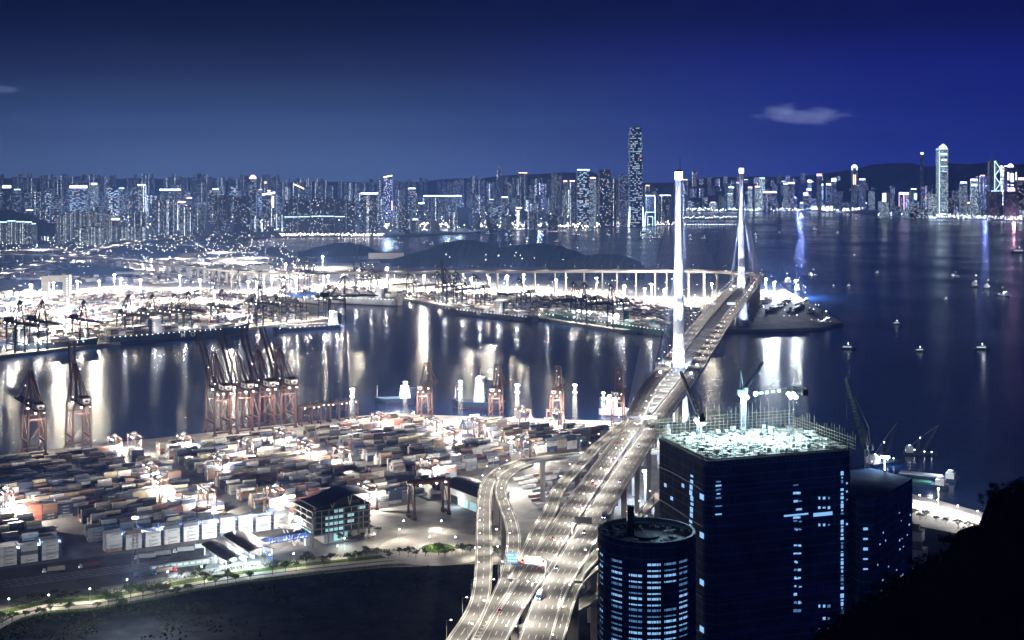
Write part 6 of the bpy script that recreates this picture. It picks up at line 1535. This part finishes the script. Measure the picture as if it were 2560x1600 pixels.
# bare point lights added over the cities to brighten the haze, then shore lamps
for i in range(22):
    x_ = rr.uniform(0, 1650); Yq = rr.uniform(5900, 7600); light(((x_-CX)*Yq/F, Yq, 120), 8e5, (.45, .66, 1.), 4.)
for i in range(12):
    x_ = rr.uniform(1720, 2560); Yq = 8800-max(0, x_-2180)*3.; light(((x_-CX)*Yq/F, Yq-60, 110), 8e5, (.25, .36, 1.), 4.)
for x_, y_, k in ((1545, 552, 1.), (1500, 552, .8), (1400, 556, .8), (1300, 558, .7), (1060, 560, .7), (1120, 560, .6), (1620, 556, 1.)):
    light(G(x_, y_, 30), 1.4e6*k, (1., .93, .8), 3., 154)
for x_ in (1900, 1960, 2030, 2100, 2260, 2350, 2440, 2520): Yq = 8420 if x_ < 2180 else 7700-(x_-2200)*1.9; light(((x_-CX)*Yq/F, Yq, 30), 1.2e6, (.55, .66, 1.), 3., 154)
light(AT(2535, 540, 7150), 4e5, (1., .45, .7), 6.)

# ------------------------------------------------------------------ craft on the water
def boat(label, x_, y_, L_=30, yaw=0., pw=0., glow='lampcool', kind='ferry', col=(.85, .93, 1.)):
    pw = pw*.08 if pw >= 3e4 else 0; L_ *= .6 if y_ < 700 else .42
    p = G(x_, y_, 0); t = thing('motor_'+kind if kind == 'launch' else kind, label, kind, p, yaw, 'small craft on the water')
    b = MB(); w = L_*.22; h = L_*.07+.6
    b.add([(-L_/2, -w/2, -.4), (L_*.3, -w/2, -.4), (L_/2, 0, -.2), (L_*.3, w/2, -.4), (-L_/2, w/2, -.4), (-L_/2, -w/2, h), (L_*.3, -w/2, h), (L_*.54, 0, h*1.3), (L_*.3, w/2, h), (-L_/2, w/2, h)], [(4, 3, 2, 1, 0), (5, 6, 7, 8, 9), (0, 1, 6, 5), (1, 2, 7, 6), (2, 3, 8, 7), (3, 4, 9, 8), (4, 0, 5, 9)]); b.build('hull', ['hullblue'], t)
    b = MB(); b.box((-L_*.05, 0, h+L_*.06), (L_*.6, w*.78, L_*.12)); b.box((L_*.06, 0, h+L_*.16), (L_*.25, w*.6, L_*.08)); b.build('cabin', ['hullgrey'], t)
    b = MB()
    for sy in (-1, 1): b.box((-L_*.05, sy*(w*.39+.06), h+L_*.07), (L_*.54, .1, L_*.045))
    b.build('window', ['boatglow'], t)
    b = MB(); b.tube((L_*.02, 0, h+L_*.2), (L_*.02, 0, h+L_*.30), .18, .1, 5); b.ball((L_*.02, 0, h+L_*.31), .4+L_*.006); b.build('mast_light', [glow], t)
    if pw: light(p+Vector((0, -L_*.3, h+L_*.5)), pw, col, 1.)
    return t
bts = [(2005, 597, 40, 3e4), (2036, 576, 60, 5e4), (2094, 585, 45, 2e4), (1949, 583, 36, 1e4), (1889, 588, 40, 4e4), (2122, 716, 30, 1e4), (2084, 716, 20, 5e3), (2136, 641, 26, 6e3), (2193, 684, 30, 6e3), (2365, 750, 34, 8e3), (2242, 811, 44, 1e4), (2548, 632, 90, 4e4), (2120, 873, 60, 2.5e4), (2300, 879, 46, 2e4), (2455, 874, 60, 3e4), (2140, 549, 40, 2e4), (2116, 528, 50, 2e4), (2138, 529, 50, 3e4),]
for i, (x_, y_, L_, pw) in enumerate(bts):
    wh = 'long low ferry' if L_ >= 44 else ('launch' if L_ > 24 else 'small boat'); bt = sorted(bts, key=lambda q: q[0]).index((x_, y_, L_, pw))
    boat('lit %s on the open harbour, %s craft from the left' % (wh, nth(bt+1)), x_, y_, L_, R(random.choice([-8, 5, 172, 30])), pw, kind='ferry' if L_ >= 44 else 'launch')
an = [(1220, 586, 3e4), (1272, 591, 6e4), (1318, 598, 2.5e5), (1355, 592, 3e4), (1392, 606, 4e4), (1440, 589, 4e4), (1484, 602, 6e4), (1520, 590, 5e4), (1545, 583, 3e4), (1572, 585, 5e4), (1606, 581, 1.5e5), (1626, 585, 2.5e5), (1600, 596, 4e4), (1640, 596, 4e4), (1060, 610, 2e4), (995, 609, 1e4), (1080, 613, 2e4), (1180, 580, 2e4), (1725, 592, 1.5e5), (1760, 598, 8e4), (1250, 578, 2e4), (1475, 578, 2e4), (1420, 575, 2e4), (1340, 574, 2e4)]
for i, (x_, y_, pw) in enumerate(sorted(an)):
    if i % 3 == 0: derrick('anchored crane barge in the sheltered water before the city, %s from the left' % nth(i//3+1), G(x_, y_, 0), random.uniform(0, 3), .9, pw)
    else: boat('anchored lit workboat before the city, %s from the left among the anchored craft' % nth(i+1), x_, y_, random.uniform(34, 55), random.uniform(-.4, .4), pw*.35, kind='workboat')
# ------------------------------------------------------------------ the tower block under construction
def quadpts(z, L_): return [G(a, b, z) for a, b in L_]
ZR = 180.
T_ = quadpts(ZR, [(1769, 1150), (2139, 1120), (1981, 1062), (1638, 1087)]); bk = T_[1]+(T_[3]-T_[0]); T_[2] = Vector((bk.x, bk.y, ZR))
base = Vector((T_[0].x, T_[0].y, 0)); ux = (T_[1]-T_[0]); uy = (T_[3]-T_[0]); LXc, LYc = Vector((ux.x, ux.y)).length, Vector((uy.x, uy.y)).length
ex, ey = Vector((ux.x, ux.y, 0)).normalized(), Vector((uy.x, uy.y, 0)).normalized()
def B_(u, v, z): p = base+ex*u+ey*v; p.z = z; return p
CT = thing('unfinished_tower_block', 'huge dark tower block under construction wrapped in netting, its roof deck floodlit', 'building', (0, 0, 0))
b = MB()
def rounded(u0, v0, u1, v1, r, n=6):
    P = []
    for (cu, cv, a0) in ((u0+r, v0+r, math.pi), (u1-r, v0+r, -math.pi/2), (u1-r, v1-r, 0), (u0+r, v1-r, math.pi/2)):
        for k in range(n+1): a = a0+k*math.pi/2/n; q = B_(cu+r*math.cos(a), cv+r*math.sin(a), 0); P.append((q.x, q.y))
    return P
b.prism(rounded(0, 0, LXc, LYc, 6.), LZ, ZR-1.2, 0); b.build('netted_wall', ['netting'], CT)
b = MB(); b.prism(rounded(1.4, 1.4, LXc-1.4, LYc-1.4, 5.), ZR-1.19, ZR, 0); b.build('roof_deck', ['timber'], CT)
for k in range(1, 9):                              # sagging seams of the netting every few storeys
    b = MB(); z_ = ZR-k*15.5+2
    P = rounded(-.18, -.18, LXc+.18, LYc+.18, 6.)
    for i in range(len(P)):
        p, q = P[i], P[(i+1) % len(P)]; seg = max(1, int(math.hypot(q[0]-p[0], q[1]-p[1])/6))
        for j in range(seg):
            a, c_ = (p[0]+(q[0]-p[0])*j/seg, p[1]+(q[1]-p[1])*j/seg), (p[0]+(q[0]-p[0])*(j+1)/seg, p[1]+(q[1]-p[1])*(j+1)/seg)
            b.beam((a[0], a[1], z_+.35*math.sin(a[0]*.35+k)), (c_[0], c_[1], z_+.35*math.sin(c_[0]*.35+k)), .3, .5)
    b.build('net_seam', ['bluesteel' if k % 3 else 'netting'], CT)
def winpx(x_, y_):                                 # front wall under a photo point
    k = (x_-CX)/F; u = ((k*base.y-base.x)/(ex.x-k*ex.y)); p = base+ex*u; z_ = H-(y_-HY)*p.y/F; return u, z_
rr = random.Random(77); wins = []
def col(x_, ys, w, h, prob, mtl='litroom', n=1, dx=9):
    for y_ in ys:
        for j in range(n):
            if rr.random() < prob: wins.append((x_+(j-(n-1)/2)*dx, y_, w*rr.uniform(.45, .95), h*rr.uniform(.4, .85), mtl if rr.random() < .6 else 'litdim'))
fl = lambda y0, y1: [y0+k*20.4 for k in range(int((y1-y0)/20.4)+1)]
Z8 = lambda x_, y_: (1440+x_/2.16, 900+y_/2.16)
col(1796, fl(1204, 1290), 3.4, 1.1, .95); col(1796, fl(1214, 1252), 3.2, 1.0, .8)
col(1993, fl(1212, 1300), 3., 1.2, .95, n=2, dx=8); col(1993, fl(1302, 1530), 1.9, 1.5, .85, n=2, dx=10); col(1996, fl(1222, 1520), 1.6, .9, .4, n=2, dx=9)
col(2105, fl(1183, 1540), 1.8, 2.2, .95); col(2105, fl(1194, 1540), 1.4, 1.2, .7); col(2117, fl(1208, 1330), 1.2, 1.1, .5)
col(2060, [1245, 1269, 1312, 1515, 1546, 1572], 1.6, 1.4, .9, n=3, dx=12); wins.append((2057, 1285, 9.5, 1.5, 'litroom')); wins.append((1990, 1287, 12, .7, 'litroom'))
wins += [(1996, 1490, 6, 1.8, 'litroom'), (2002, 1520, 5, 1.6, 'litroom'), (2014, 1451, 1.6, 2.4, 'litroom'), (1839, 1472, 1.4, 1.8, 'steel')]
for x_, y_, w, h, mtl in wins[:96]:
    u, z_ = winpx(x_, y_)
    if 3 < u < LXc-3: p = B_(u, -.12, z_); b = MB(); b.box(p, (w, .2, h), math.atan2(ex.y, ex.x)); b.build('lit_window', [mtl], CT)
def leftwall(x_, y_, w, h, mtl='litroom'):
    k = (x_-CX)/F; v = ((k*base.y-base.x)/(ey.x-k*ey.y)); p = base+ey*v; z_ = H-(y_-HY)*p.y/F
    q = B_(-.12, v, z_); b = MB(); b.box(q, (.2, w, h), math.atan2(ex.y, ex.x)); b.build('lit_opening', [mtl], CT)
for i in range(30): leftwall(1729+rr.uniform(-2, 2), 1190+i*14., 2.4, rr.uniform(.8, 2.2))
for x_, y_ in ((1700, 1327), (1708, 1214), (1664, 1213), (1680, 1246)): leftwall(x_, y_, 2.2, 1.5)
for y_ in (1242, 1338, 1456, 1573): leftwall(1755, y_, 3.4, 2.3)
# bamboo and steel scaffold standing above the roof edge
for side_ in range(4):
    c4 = [(0, 0), (LXc, 0), (LXc, LYc), (0, LYc)]; (u0, v0), (u1, v1) = c4[side_], c4[(side_+1) % 4]; n = int(math.hypot(u1-u0, v1-v0)/2.2); b = MB(); top = (1.8, 5.5, 8.5, 3.)[side_]
    for i in range(n+1):
        t_ = i/n; p = B_(u0+(u1-u0)*t_, v0+(v1-v0)*t_, ZR-3); b.beam(p, p+Vector((0, 0, 3+top*rr.uniform(.7, 1.5))), .14)
    for k in range(int(top/1.5)+2): b.beam(B_(u0, v0, ZR-2+k*1.5), B_(u1, v1, ZR-2+k*1.5), .13)
    b.build('edge_scaffold', ['bamboo'], CT)
b = MB()
for _ in range(620):                               # planks, formwork panels and bundles of bars lying about
    u, v = rr.uniform(3, LXc-3), rr.uniform(3, LYc-3); s = rr.random(); a = math.atan2(ex.y, ex.x)+rr.choice([0, math.pi/2])+rr.uniform(-.15, .15)
    d = (rr.uniform(1.5, 6), rr.uniform(.25, 1.4), rr.uniform(.15, .5)) if s < .8 else (rr.uniform(1, 2.4), rr.uniform(1, 2.4), rr.uniform(.6, 2.))
    p = B_(u, v, ZR+.02+d[2]/2+rr.uniform(0, .5)); b.box(p, d, a, 0 if s < .5 else (1 if s < .8 else 2))
for _ in range(260):
    u, v = rr.uniform(4, LXc-4), rr.uniform(4, LYc-4); p = B_(u, v, ZR); b.beam(p, p+Vector((0, 0, rr.uniform(1.2, 3.6))), .12, m=1)
stuff('formwork_debris', b, ['timber', 'dark', 'parapet'], 'planks, panels and upright bars strewn over the floodlit roof deck', 'building materials')
for u, v, z_, pw in ((.30, .42, 13, 1.3e5), (.50, .62, 16, 1.5e5), (.72, .30, 9, 3.4e4), (.12, .40, 9, 4.2e4), (.55, .25, 8, 3e4), (.85, .55, 9, 2.6e4), (.15, .8, 9, 3e4)):
    light(B_(LXc*u, LYc*v, ZR+z_), pw*.62, (.55, .86, 1.), .6)
# round tower in front
RC = G(1617, 1325, 166); RR = 18.2
RT = thing('unfinished_round_tower', 'round netted tower under construction with rows of blue lit rooms', 'building', (RC.x, RC.y, 0))
b = MB(); b.lathe((0, 0, LZ), [(RR, 0), (RR, 166-LZ)], 48, cap=False); b.build('netted_wall', ['netting'], RT, smooth=True)
b = MB(); b.lathe((0, 0, 163), [(RR-.3, 0), (RR-.3, .6)], 40); b.lathe((0, 0, 163.6), [(5, 0), (4.8, .7), (.2, .8)], 24); b.build('roof_deck', ['dark'], RT)
b = MB(); b.lathe((0, 0, 165), [(RR+.25, 0), (RR+.25, 1.2), (RR-.8, 1.2), (RR-.8, 0)], 48, cap=False); b.build('rim', ['dark'], RT)
b = MB(); b.box((-6, 3, 168), (2.6, 2.6, 13)); b.build('lift_core', ['dark'], RT)
b = MB()
for _ in range(60): a, r_ = rr.uniform(0, 6.28), rr.uniform(8.5, RR-1.2); b.box((r_*math.cos(a), r_*math.sin(a), 163.9+rr.uniform(0, .5)), (rr.uniform(.6, 3), rr.uniform(.3, 1.2), rr.uniform(.3, .9)), a)
tag(b.build('rubble', ['band'], RT), kind='stuff')
b = MB()
for k in range(44): a = 2*math.pi*k/44; b.beam((RR*1.012*math.cos(a), RR*1.012*math.sin(a), 40), (RR*1.012*math.cos(a), RR*1.012*math.sin(a), 166.4), .22)
for k in range(28):
    z_ = 51.4+k*4.22; P = [(RR*1.014*math.cos(2*math.pi*i/40), RR*1.014*math.sin(2*math.pi*i/40), z_) for i in range(41)]
    for p, q in zip(P, P[1:]): b.beam(p, q, .28, 1.5 if k % 1 == 0 else .3)
b.build('scaffold', ['netting'], RT)
cols = [(1506, .35), (1545, .9), (1588, 1.), (1632, 1.05), (1672, .8), (1707, .7)]
for row in range(8):
    z_ = 157-row*4.22
    for x_, wk_ in cols:
        k = (x_-(CX+RC.x/(RC.y-14)*F))/118.; k = max(-.97, min(.97, k)); a = -math.pi/2+math.asin(k); wd = 7.4*math.sqrt(max(.06, 1-k*k))**0
        if rr.random() < .07: continue
        da = (5.4*(.9 if wk_ > .5 else .6))/RR/2; b = MB(); n = 6; vs = []
        for i in range(n+1):
            aa = a-da+2*da*i/n
            for zz in (z_-1.5, z_+1.5): vs.append(((RR+.06)*math.cos(aa), (RR+.06)*math.sin(aa), zz))
        b.add(vs, [(i*2, i*2+2, i*2+3, i*2+1) for i in range(n)]); w_ = b.build('lit_room', [rr.choice(['litroom', 'litroom', 'litdim'])], RT)
        b = MB()
        for i in range(5):
            aa = a-da+2*da*(i+.5)/5; b.beam(((RR+.2)*math.cos(aa), (RR+.2)*math.sin(aa), z_-1.5), ((RR+.2)*math.cos(aa+rr.choice([0, 0, .05, -.05])), (RR+.2)*math.sin(aa), z_+1.5), .12)
        b.build('pole_screen', ['dark'], w_)
b = MB(); b.box((RR*1.03*math.cos(-1.75), RR*1.03*math.sin(-1.75), 124.5), (3.2, .2, .9), .1); b.build('banner', ['signwhite'], RT)
light((RC.x+6, RC.y+1, 168), 1500, (.5, .8, 1.), .2)
# right hand wing
W0 = [B_(LXc+.05, 2, 0), B_(LXc+7, -3.5, 0)]; w3 = G(2281, 1196, 158); w2 = G(2186, 1252, 158)
wp = [(W0[0].x, W0[0].y), (w2.x-6, w2.y+1), (w2.x, w2.y), (w3.x, w3.y), (w3.x-14, w3.y+22), (B_(LXc, LYc*.8, 0).x+.4, B_(LXc, LYc*.8, 0).y)]
WG = thing('unfinished_wing', 'lower dark wing of the construction site right of the huge block', 'building', (0, 0, 0))
b = MB(); b.prism(wp, LZ, 158, 0); b.build('netted_wall', ['netting'], WG)
b = MB(); d = Vector((w3.x-w2.x, w3.y-w2.y, 0)); wl_ = d.length; d.normalize(); nn = Vector((d.y, -d.x, 0))
for k in range(1, 9):
    b = MB(); z_ = 158-k*15.5; b.beam(Vector((w2.x, w2.y, z_))+nn*.1, Vector((w3.x, w3.y, z_))+nn*.1, .3, .6); b.build('net_seam', ['netting'], WG)
for _ in range(58):
    s, z_ = rr.uniform(2, wl_-2), 150-int(rr.uniform(0, 26))*4.2; q = Vector((w2.x, w2.y, z_))+d*s+nn*.1; b = MB(); b.box(q, (rr.uniform(.5, 1.3), .15, rr.uniform(.3, .9)), math.atan2(d.y, d.x)); b.build('lit_window', ['litroom'], WG)
for i in range(20):
    q = Vector((w2.x-3.4, w2.y+.45, 150-i*4.4)); b = MB(); b.box(q, (2.8, .2, rr.uniform(.6, 1.3)), math.atan2(-1., -6)); 
    if rr.random() < .75: b.build('lit_window', ['litroom'], WG)
def tcrane(label, p, mast_h, tip, paint='dark', jw=1.6, counter=9, lampy=False, top=True):
    t = thing('tower_crane', label, 'tower crane', p, 0, 'tower cranes of the construction site'); p = Vector(p)
    b = MB(); b.lattice((0, 0, 0), (0, 0, mast_h), 1.9, max(3, int(mast_h/2)), .11); b.build('mast', ['maststeel'], t)
    tp = Vector(tip)-p; piv = Vector((0, 0, mast_h+1.2)); dh = Vector((tp.x, tp.y, 0)).normalized()
    b = MB(); b.lattice(piv+dh*1.2, tp, jw, max(6, int((tp-piv).length/2.2)), .2, w2=jw*.5); b.build('jib', [paint], t)
    b = MB(); b.lattice(piv, piv-dh*counter, 1.6, 4, .2); b.box(piv-dh*(counter-1)-Vector((0, 0, .6)), (2.6, 2.6, 2.4)); b.box(piv+Vector((1.2, 0, 0)), (1.6, 2., 2.2)); b.build('counter_jib', [paint], t)
    if top:
        a = piv-dh*2.4+Vector((0, 0, 9)); b = MB(); b.beam(piv, a, .3); b.beam(piv-dh*counter*.8, a, .2); b.build('a_frame', [paint], t)
        b = MB(); b.tube(a, tp*.98+piv*.02, .08, n=4); b.tube(tp, tp-Vector((0, 0, max(4, (tp.z-piv.z)*.5))), .05, n=4); b.build('cable', [paint], t)
    if lampy:
        b = MB()
        for k in range(4): b.ball(((k-1.5)*1.1, -1.4, mast_h-.6-(k % 2)*1.4), 1.05)
        b.build('floodlight', ['lampcool'], t)
    return t
tcrane('tower crane with steep dark jib at the left end of the roof deck', B_(LXc*.10, LYc*.42, ZR), 13, AT(1702, 930, 640), 'dark', 1.7, 6, True)
tcrane('tower crane with blazing lamp in the middle of the roof deck', B_(LXc*.52, LYc*.72, ZR), 20, AT(1908, 905, 645), 'dark', 1.3, 4, True)
c3 = tcrane('tower crane with lamp strung jib reaching left over the roof deck', B_(LXc*.66, LYc*.24, ZR), 24, AT(1888, 985, 622), 'dark', 1.5, 8, True)
pv, tp_ = Vector((0, 0, 25.2)), AT(1888, 985, 622)-B_(LXc*.66, LYc*.24, ZR)
for k in (.99, .82, .66, .5, .34): b = MB(); b.sphere(pv.lerp(tp_, k), 1.0 if k > .9 else .55, 0, 8); b.build('jib_lamp', ['lampcool'], c3)
light(AT(1888, 985, 622)+Vector((0, -2, 2)), 1.6e4, (.6, .85, 1.), .5)
pW = Vector(((wp[4][0]+w2.x)/2+1, (wp[4][1]+w2.y)/2, 158)); tcrane('luffing crane with very long green lattice boom standing on the lower wing', G(2168, 1172, 158), 9, AT(2116, 946, 640), 'dark', 2.3, 5)
gl = G(2212, 1176, 158); b = MB(); b.beam((0, 0, 0), (0, 0, 6.), .4)
for k in range(5): b.box((k*.9-1.8, -.4, 6.4), (.8, .6, 1.))
FM = tag(b.build('flood_lamp', ['lampcool'], None, gl), 'blazing cold work lamp at the edge of the lower wing', 'floodlight'); light(gl+Vector((1., 4., 7.)), 2.6e4, (.6, .8, 1.), .6)

# ------------------------------------------------------------------ right shore, barges, hillside
fl_ = [G(2276, 1246), G(2340, 1262), G(2410, 1280), G(2475, 1300), G(2470, 1322), G(2400, 1312), G(2330, 1292), G(2276, 1276)]
struct('quay_road', MB().add([(p.x, p.y, LZ+.05) for p in fl_], [tuple(range(len(fl_)))[::-1]]), ['concrete'])
for i, (x_, y_) in enumerate(((2300, 1262), (2345, 1275), (2395, 1290), (2445, 1303), (2470, 1312))):
    p = G(x_, y_); put(rl_, p, R(150), 'bright lamp of the right hand quay, %s from the left' % nth(i+1)); light(p+Vector((0, 0, 11)), 6.5e4, (1., .95, .88), .5)
fp = thing('floodlight_mast', 'lone white lamp mast rising over the right hand quay', 'floodlight mast', G(2346, 1272), 0); b = MB(); b.tube((0, 0, 0), (0, 0, 17), .3, .2, 6); b.build('pole', ['steel'], fp); b = MB(); b.sphere((0, 0, 17.4), .9, 0, 8); b.build('floodlight', ['lamp'], fp)
for i, (x_, y_) in enumerate(((2285, 1290), (2315, 1298), (2340, 1304), (2365, 1312), (2395, 1322), (2300, 1300), (2420, 1326))):
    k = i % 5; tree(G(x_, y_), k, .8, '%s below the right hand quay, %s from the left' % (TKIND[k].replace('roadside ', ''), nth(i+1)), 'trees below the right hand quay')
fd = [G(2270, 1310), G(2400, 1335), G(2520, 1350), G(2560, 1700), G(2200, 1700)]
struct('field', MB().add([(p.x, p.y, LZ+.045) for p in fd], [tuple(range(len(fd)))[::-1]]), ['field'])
for i, (x_, y_, h_) in enumerate(((2292, 1400, 9), (2294, 1440, 7), (2296, 1470, 6), (2286, 1350, 8))):
    plain_building('shed', 'small pale blue roofed shed right of the construction wing, %s from the top' % nth(i+1), G(x_, y_), R(60), 9, 14, h_, 'parapet')
for i, (x_, y_, yw) in enumerate(((2318, 1196, -28), (2292, 1212, -28))):
    p = G(x_, y_, 0); t = thing('cargo_barge', 'long flat cargo barge with white lit deckhouse, %s of the moored pair' % ('outer' if i == 0 else 'inner'), 'barge', p, R(yw), 'moored cargo barges')
    b = MB(); b.box((0, 0, 1.), (56, 13, 4.), 0, 0, 1.02); b.build('hull', ['hullblue'], t); b = MB(); b.box((-6, 0, 3.6), (40, 10, 1.4)); b.build('hatch', ['hullgrey' if i == 0 else 'hullgreen'], t)
    b = MB(); b.box((22, 0, 5.6), (8, 11, 5.2)); b.box((22, 0, 9.2), (5, 8, 2.)); b.build('deckhouse', ['ship_white'], t); light(p+Vector((10, -9, 14)), 2.4e4, (.8, .9, 1.), .6)
derrick('crane barge with tall lattice pyramid frame lying off the right shore', G(2300, 1136, 0), R(-12), .72, 0)
derrick('crane barge half hidden behind the floodlit wing', G(2205, 1160, 0), R(35), .9, 1.8e5)
# dark hillside at the lower right
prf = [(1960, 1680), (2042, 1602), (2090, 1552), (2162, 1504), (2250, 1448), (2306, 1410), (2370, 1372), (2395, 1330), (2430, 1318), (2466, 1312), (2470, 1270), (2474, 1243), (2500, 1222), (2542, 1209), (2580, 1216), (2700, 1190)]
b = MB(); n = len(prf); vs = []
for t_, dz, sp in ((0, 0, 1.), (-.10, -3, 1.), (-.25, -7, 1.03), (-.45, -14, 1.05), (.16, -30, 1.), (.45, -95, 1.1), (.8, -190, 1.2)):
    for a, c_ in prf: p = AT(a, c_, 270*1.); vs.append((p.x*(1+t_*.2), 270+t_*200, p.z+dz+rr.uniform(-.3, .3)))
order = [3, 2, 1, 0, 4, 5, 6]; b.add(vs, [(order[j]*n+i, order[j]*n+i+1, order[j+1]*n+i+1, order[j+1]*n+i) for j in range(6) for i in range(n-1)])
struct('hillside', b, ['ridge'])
def bush_meshes(seed):
    r_ = random.Random(seed); l_ = MB(); b = MB()
    for k in range(4): a = k*1.6; e = Vector((math.cos(a)*1.1, math.sin(a)*1.1, r_.uniform(1.4, 3.))); b.tube((0, 0, -.5), e, .09, .03, 5)
    for j in range(12):
        c_ = Vector((r_.uniform(-1.8, 1.8), r_.uniform(-1.4, 1.4), r_.uniform(.3, 2.9))); rad = r_.uniform(.5, 1.0)
        for q in range(75):
            d_ = Vector((r_.gauss(0, 1), r_.gauss(0, 1), r_.gauss(0, 1))).normalized()*rad*r_.uniform(.4, 1.1); p = c_+d_; s = r_.uniform(.10, .22)
            n1 = Vector((r_.uniform(-1, 1), r_.uniform(-1, 1), r_.uniform(-1, 1))).normalized()*s; n2 = n1.cross(Vector((r_.uniform(-1, 1), .3, 1)).normalized())
            l_.add([p-n1, p-n2*.6, p+n1, p+n2*.6], [(0, 1, 2, 3)])
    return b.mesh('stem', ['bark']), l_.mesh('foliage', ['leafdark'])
BU = [bush_meshes(51), bush_meshes(52), bush_meshes(53)]
cnt2 = 0
for (a, c_), (d_, e_) in zip(prf[:-1], prf[1:]):
    if d_ > 2600: break
    m_ = max(1, int(math.hypot(d_-a, e_-c_)/19))
    for k in range(m_):
        f_ = (k+rr.random()*.6)/m_; p = AT(a+(d_-a)*f_, c_+(e_-c_)*f_+16, 268+rr.uniform(-6, 4)); cnt2 += 1
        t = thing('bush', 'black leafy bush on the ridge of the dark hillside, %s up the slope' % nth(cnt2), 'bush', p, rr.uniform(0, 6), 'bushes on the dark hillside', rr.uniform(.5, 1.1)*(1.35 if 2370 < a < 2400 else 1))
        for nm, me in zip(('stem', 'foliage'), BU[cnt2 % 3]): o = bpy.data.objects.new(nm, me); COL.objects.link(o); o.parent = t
tag(CARGO.build('shipping_containers'), 'all the further shipping containers stacked in the yards and aboard the ships', 'containers', kind='stuff')
for o in bpy.data.objects:
    if '_p' in o: del o['_p']
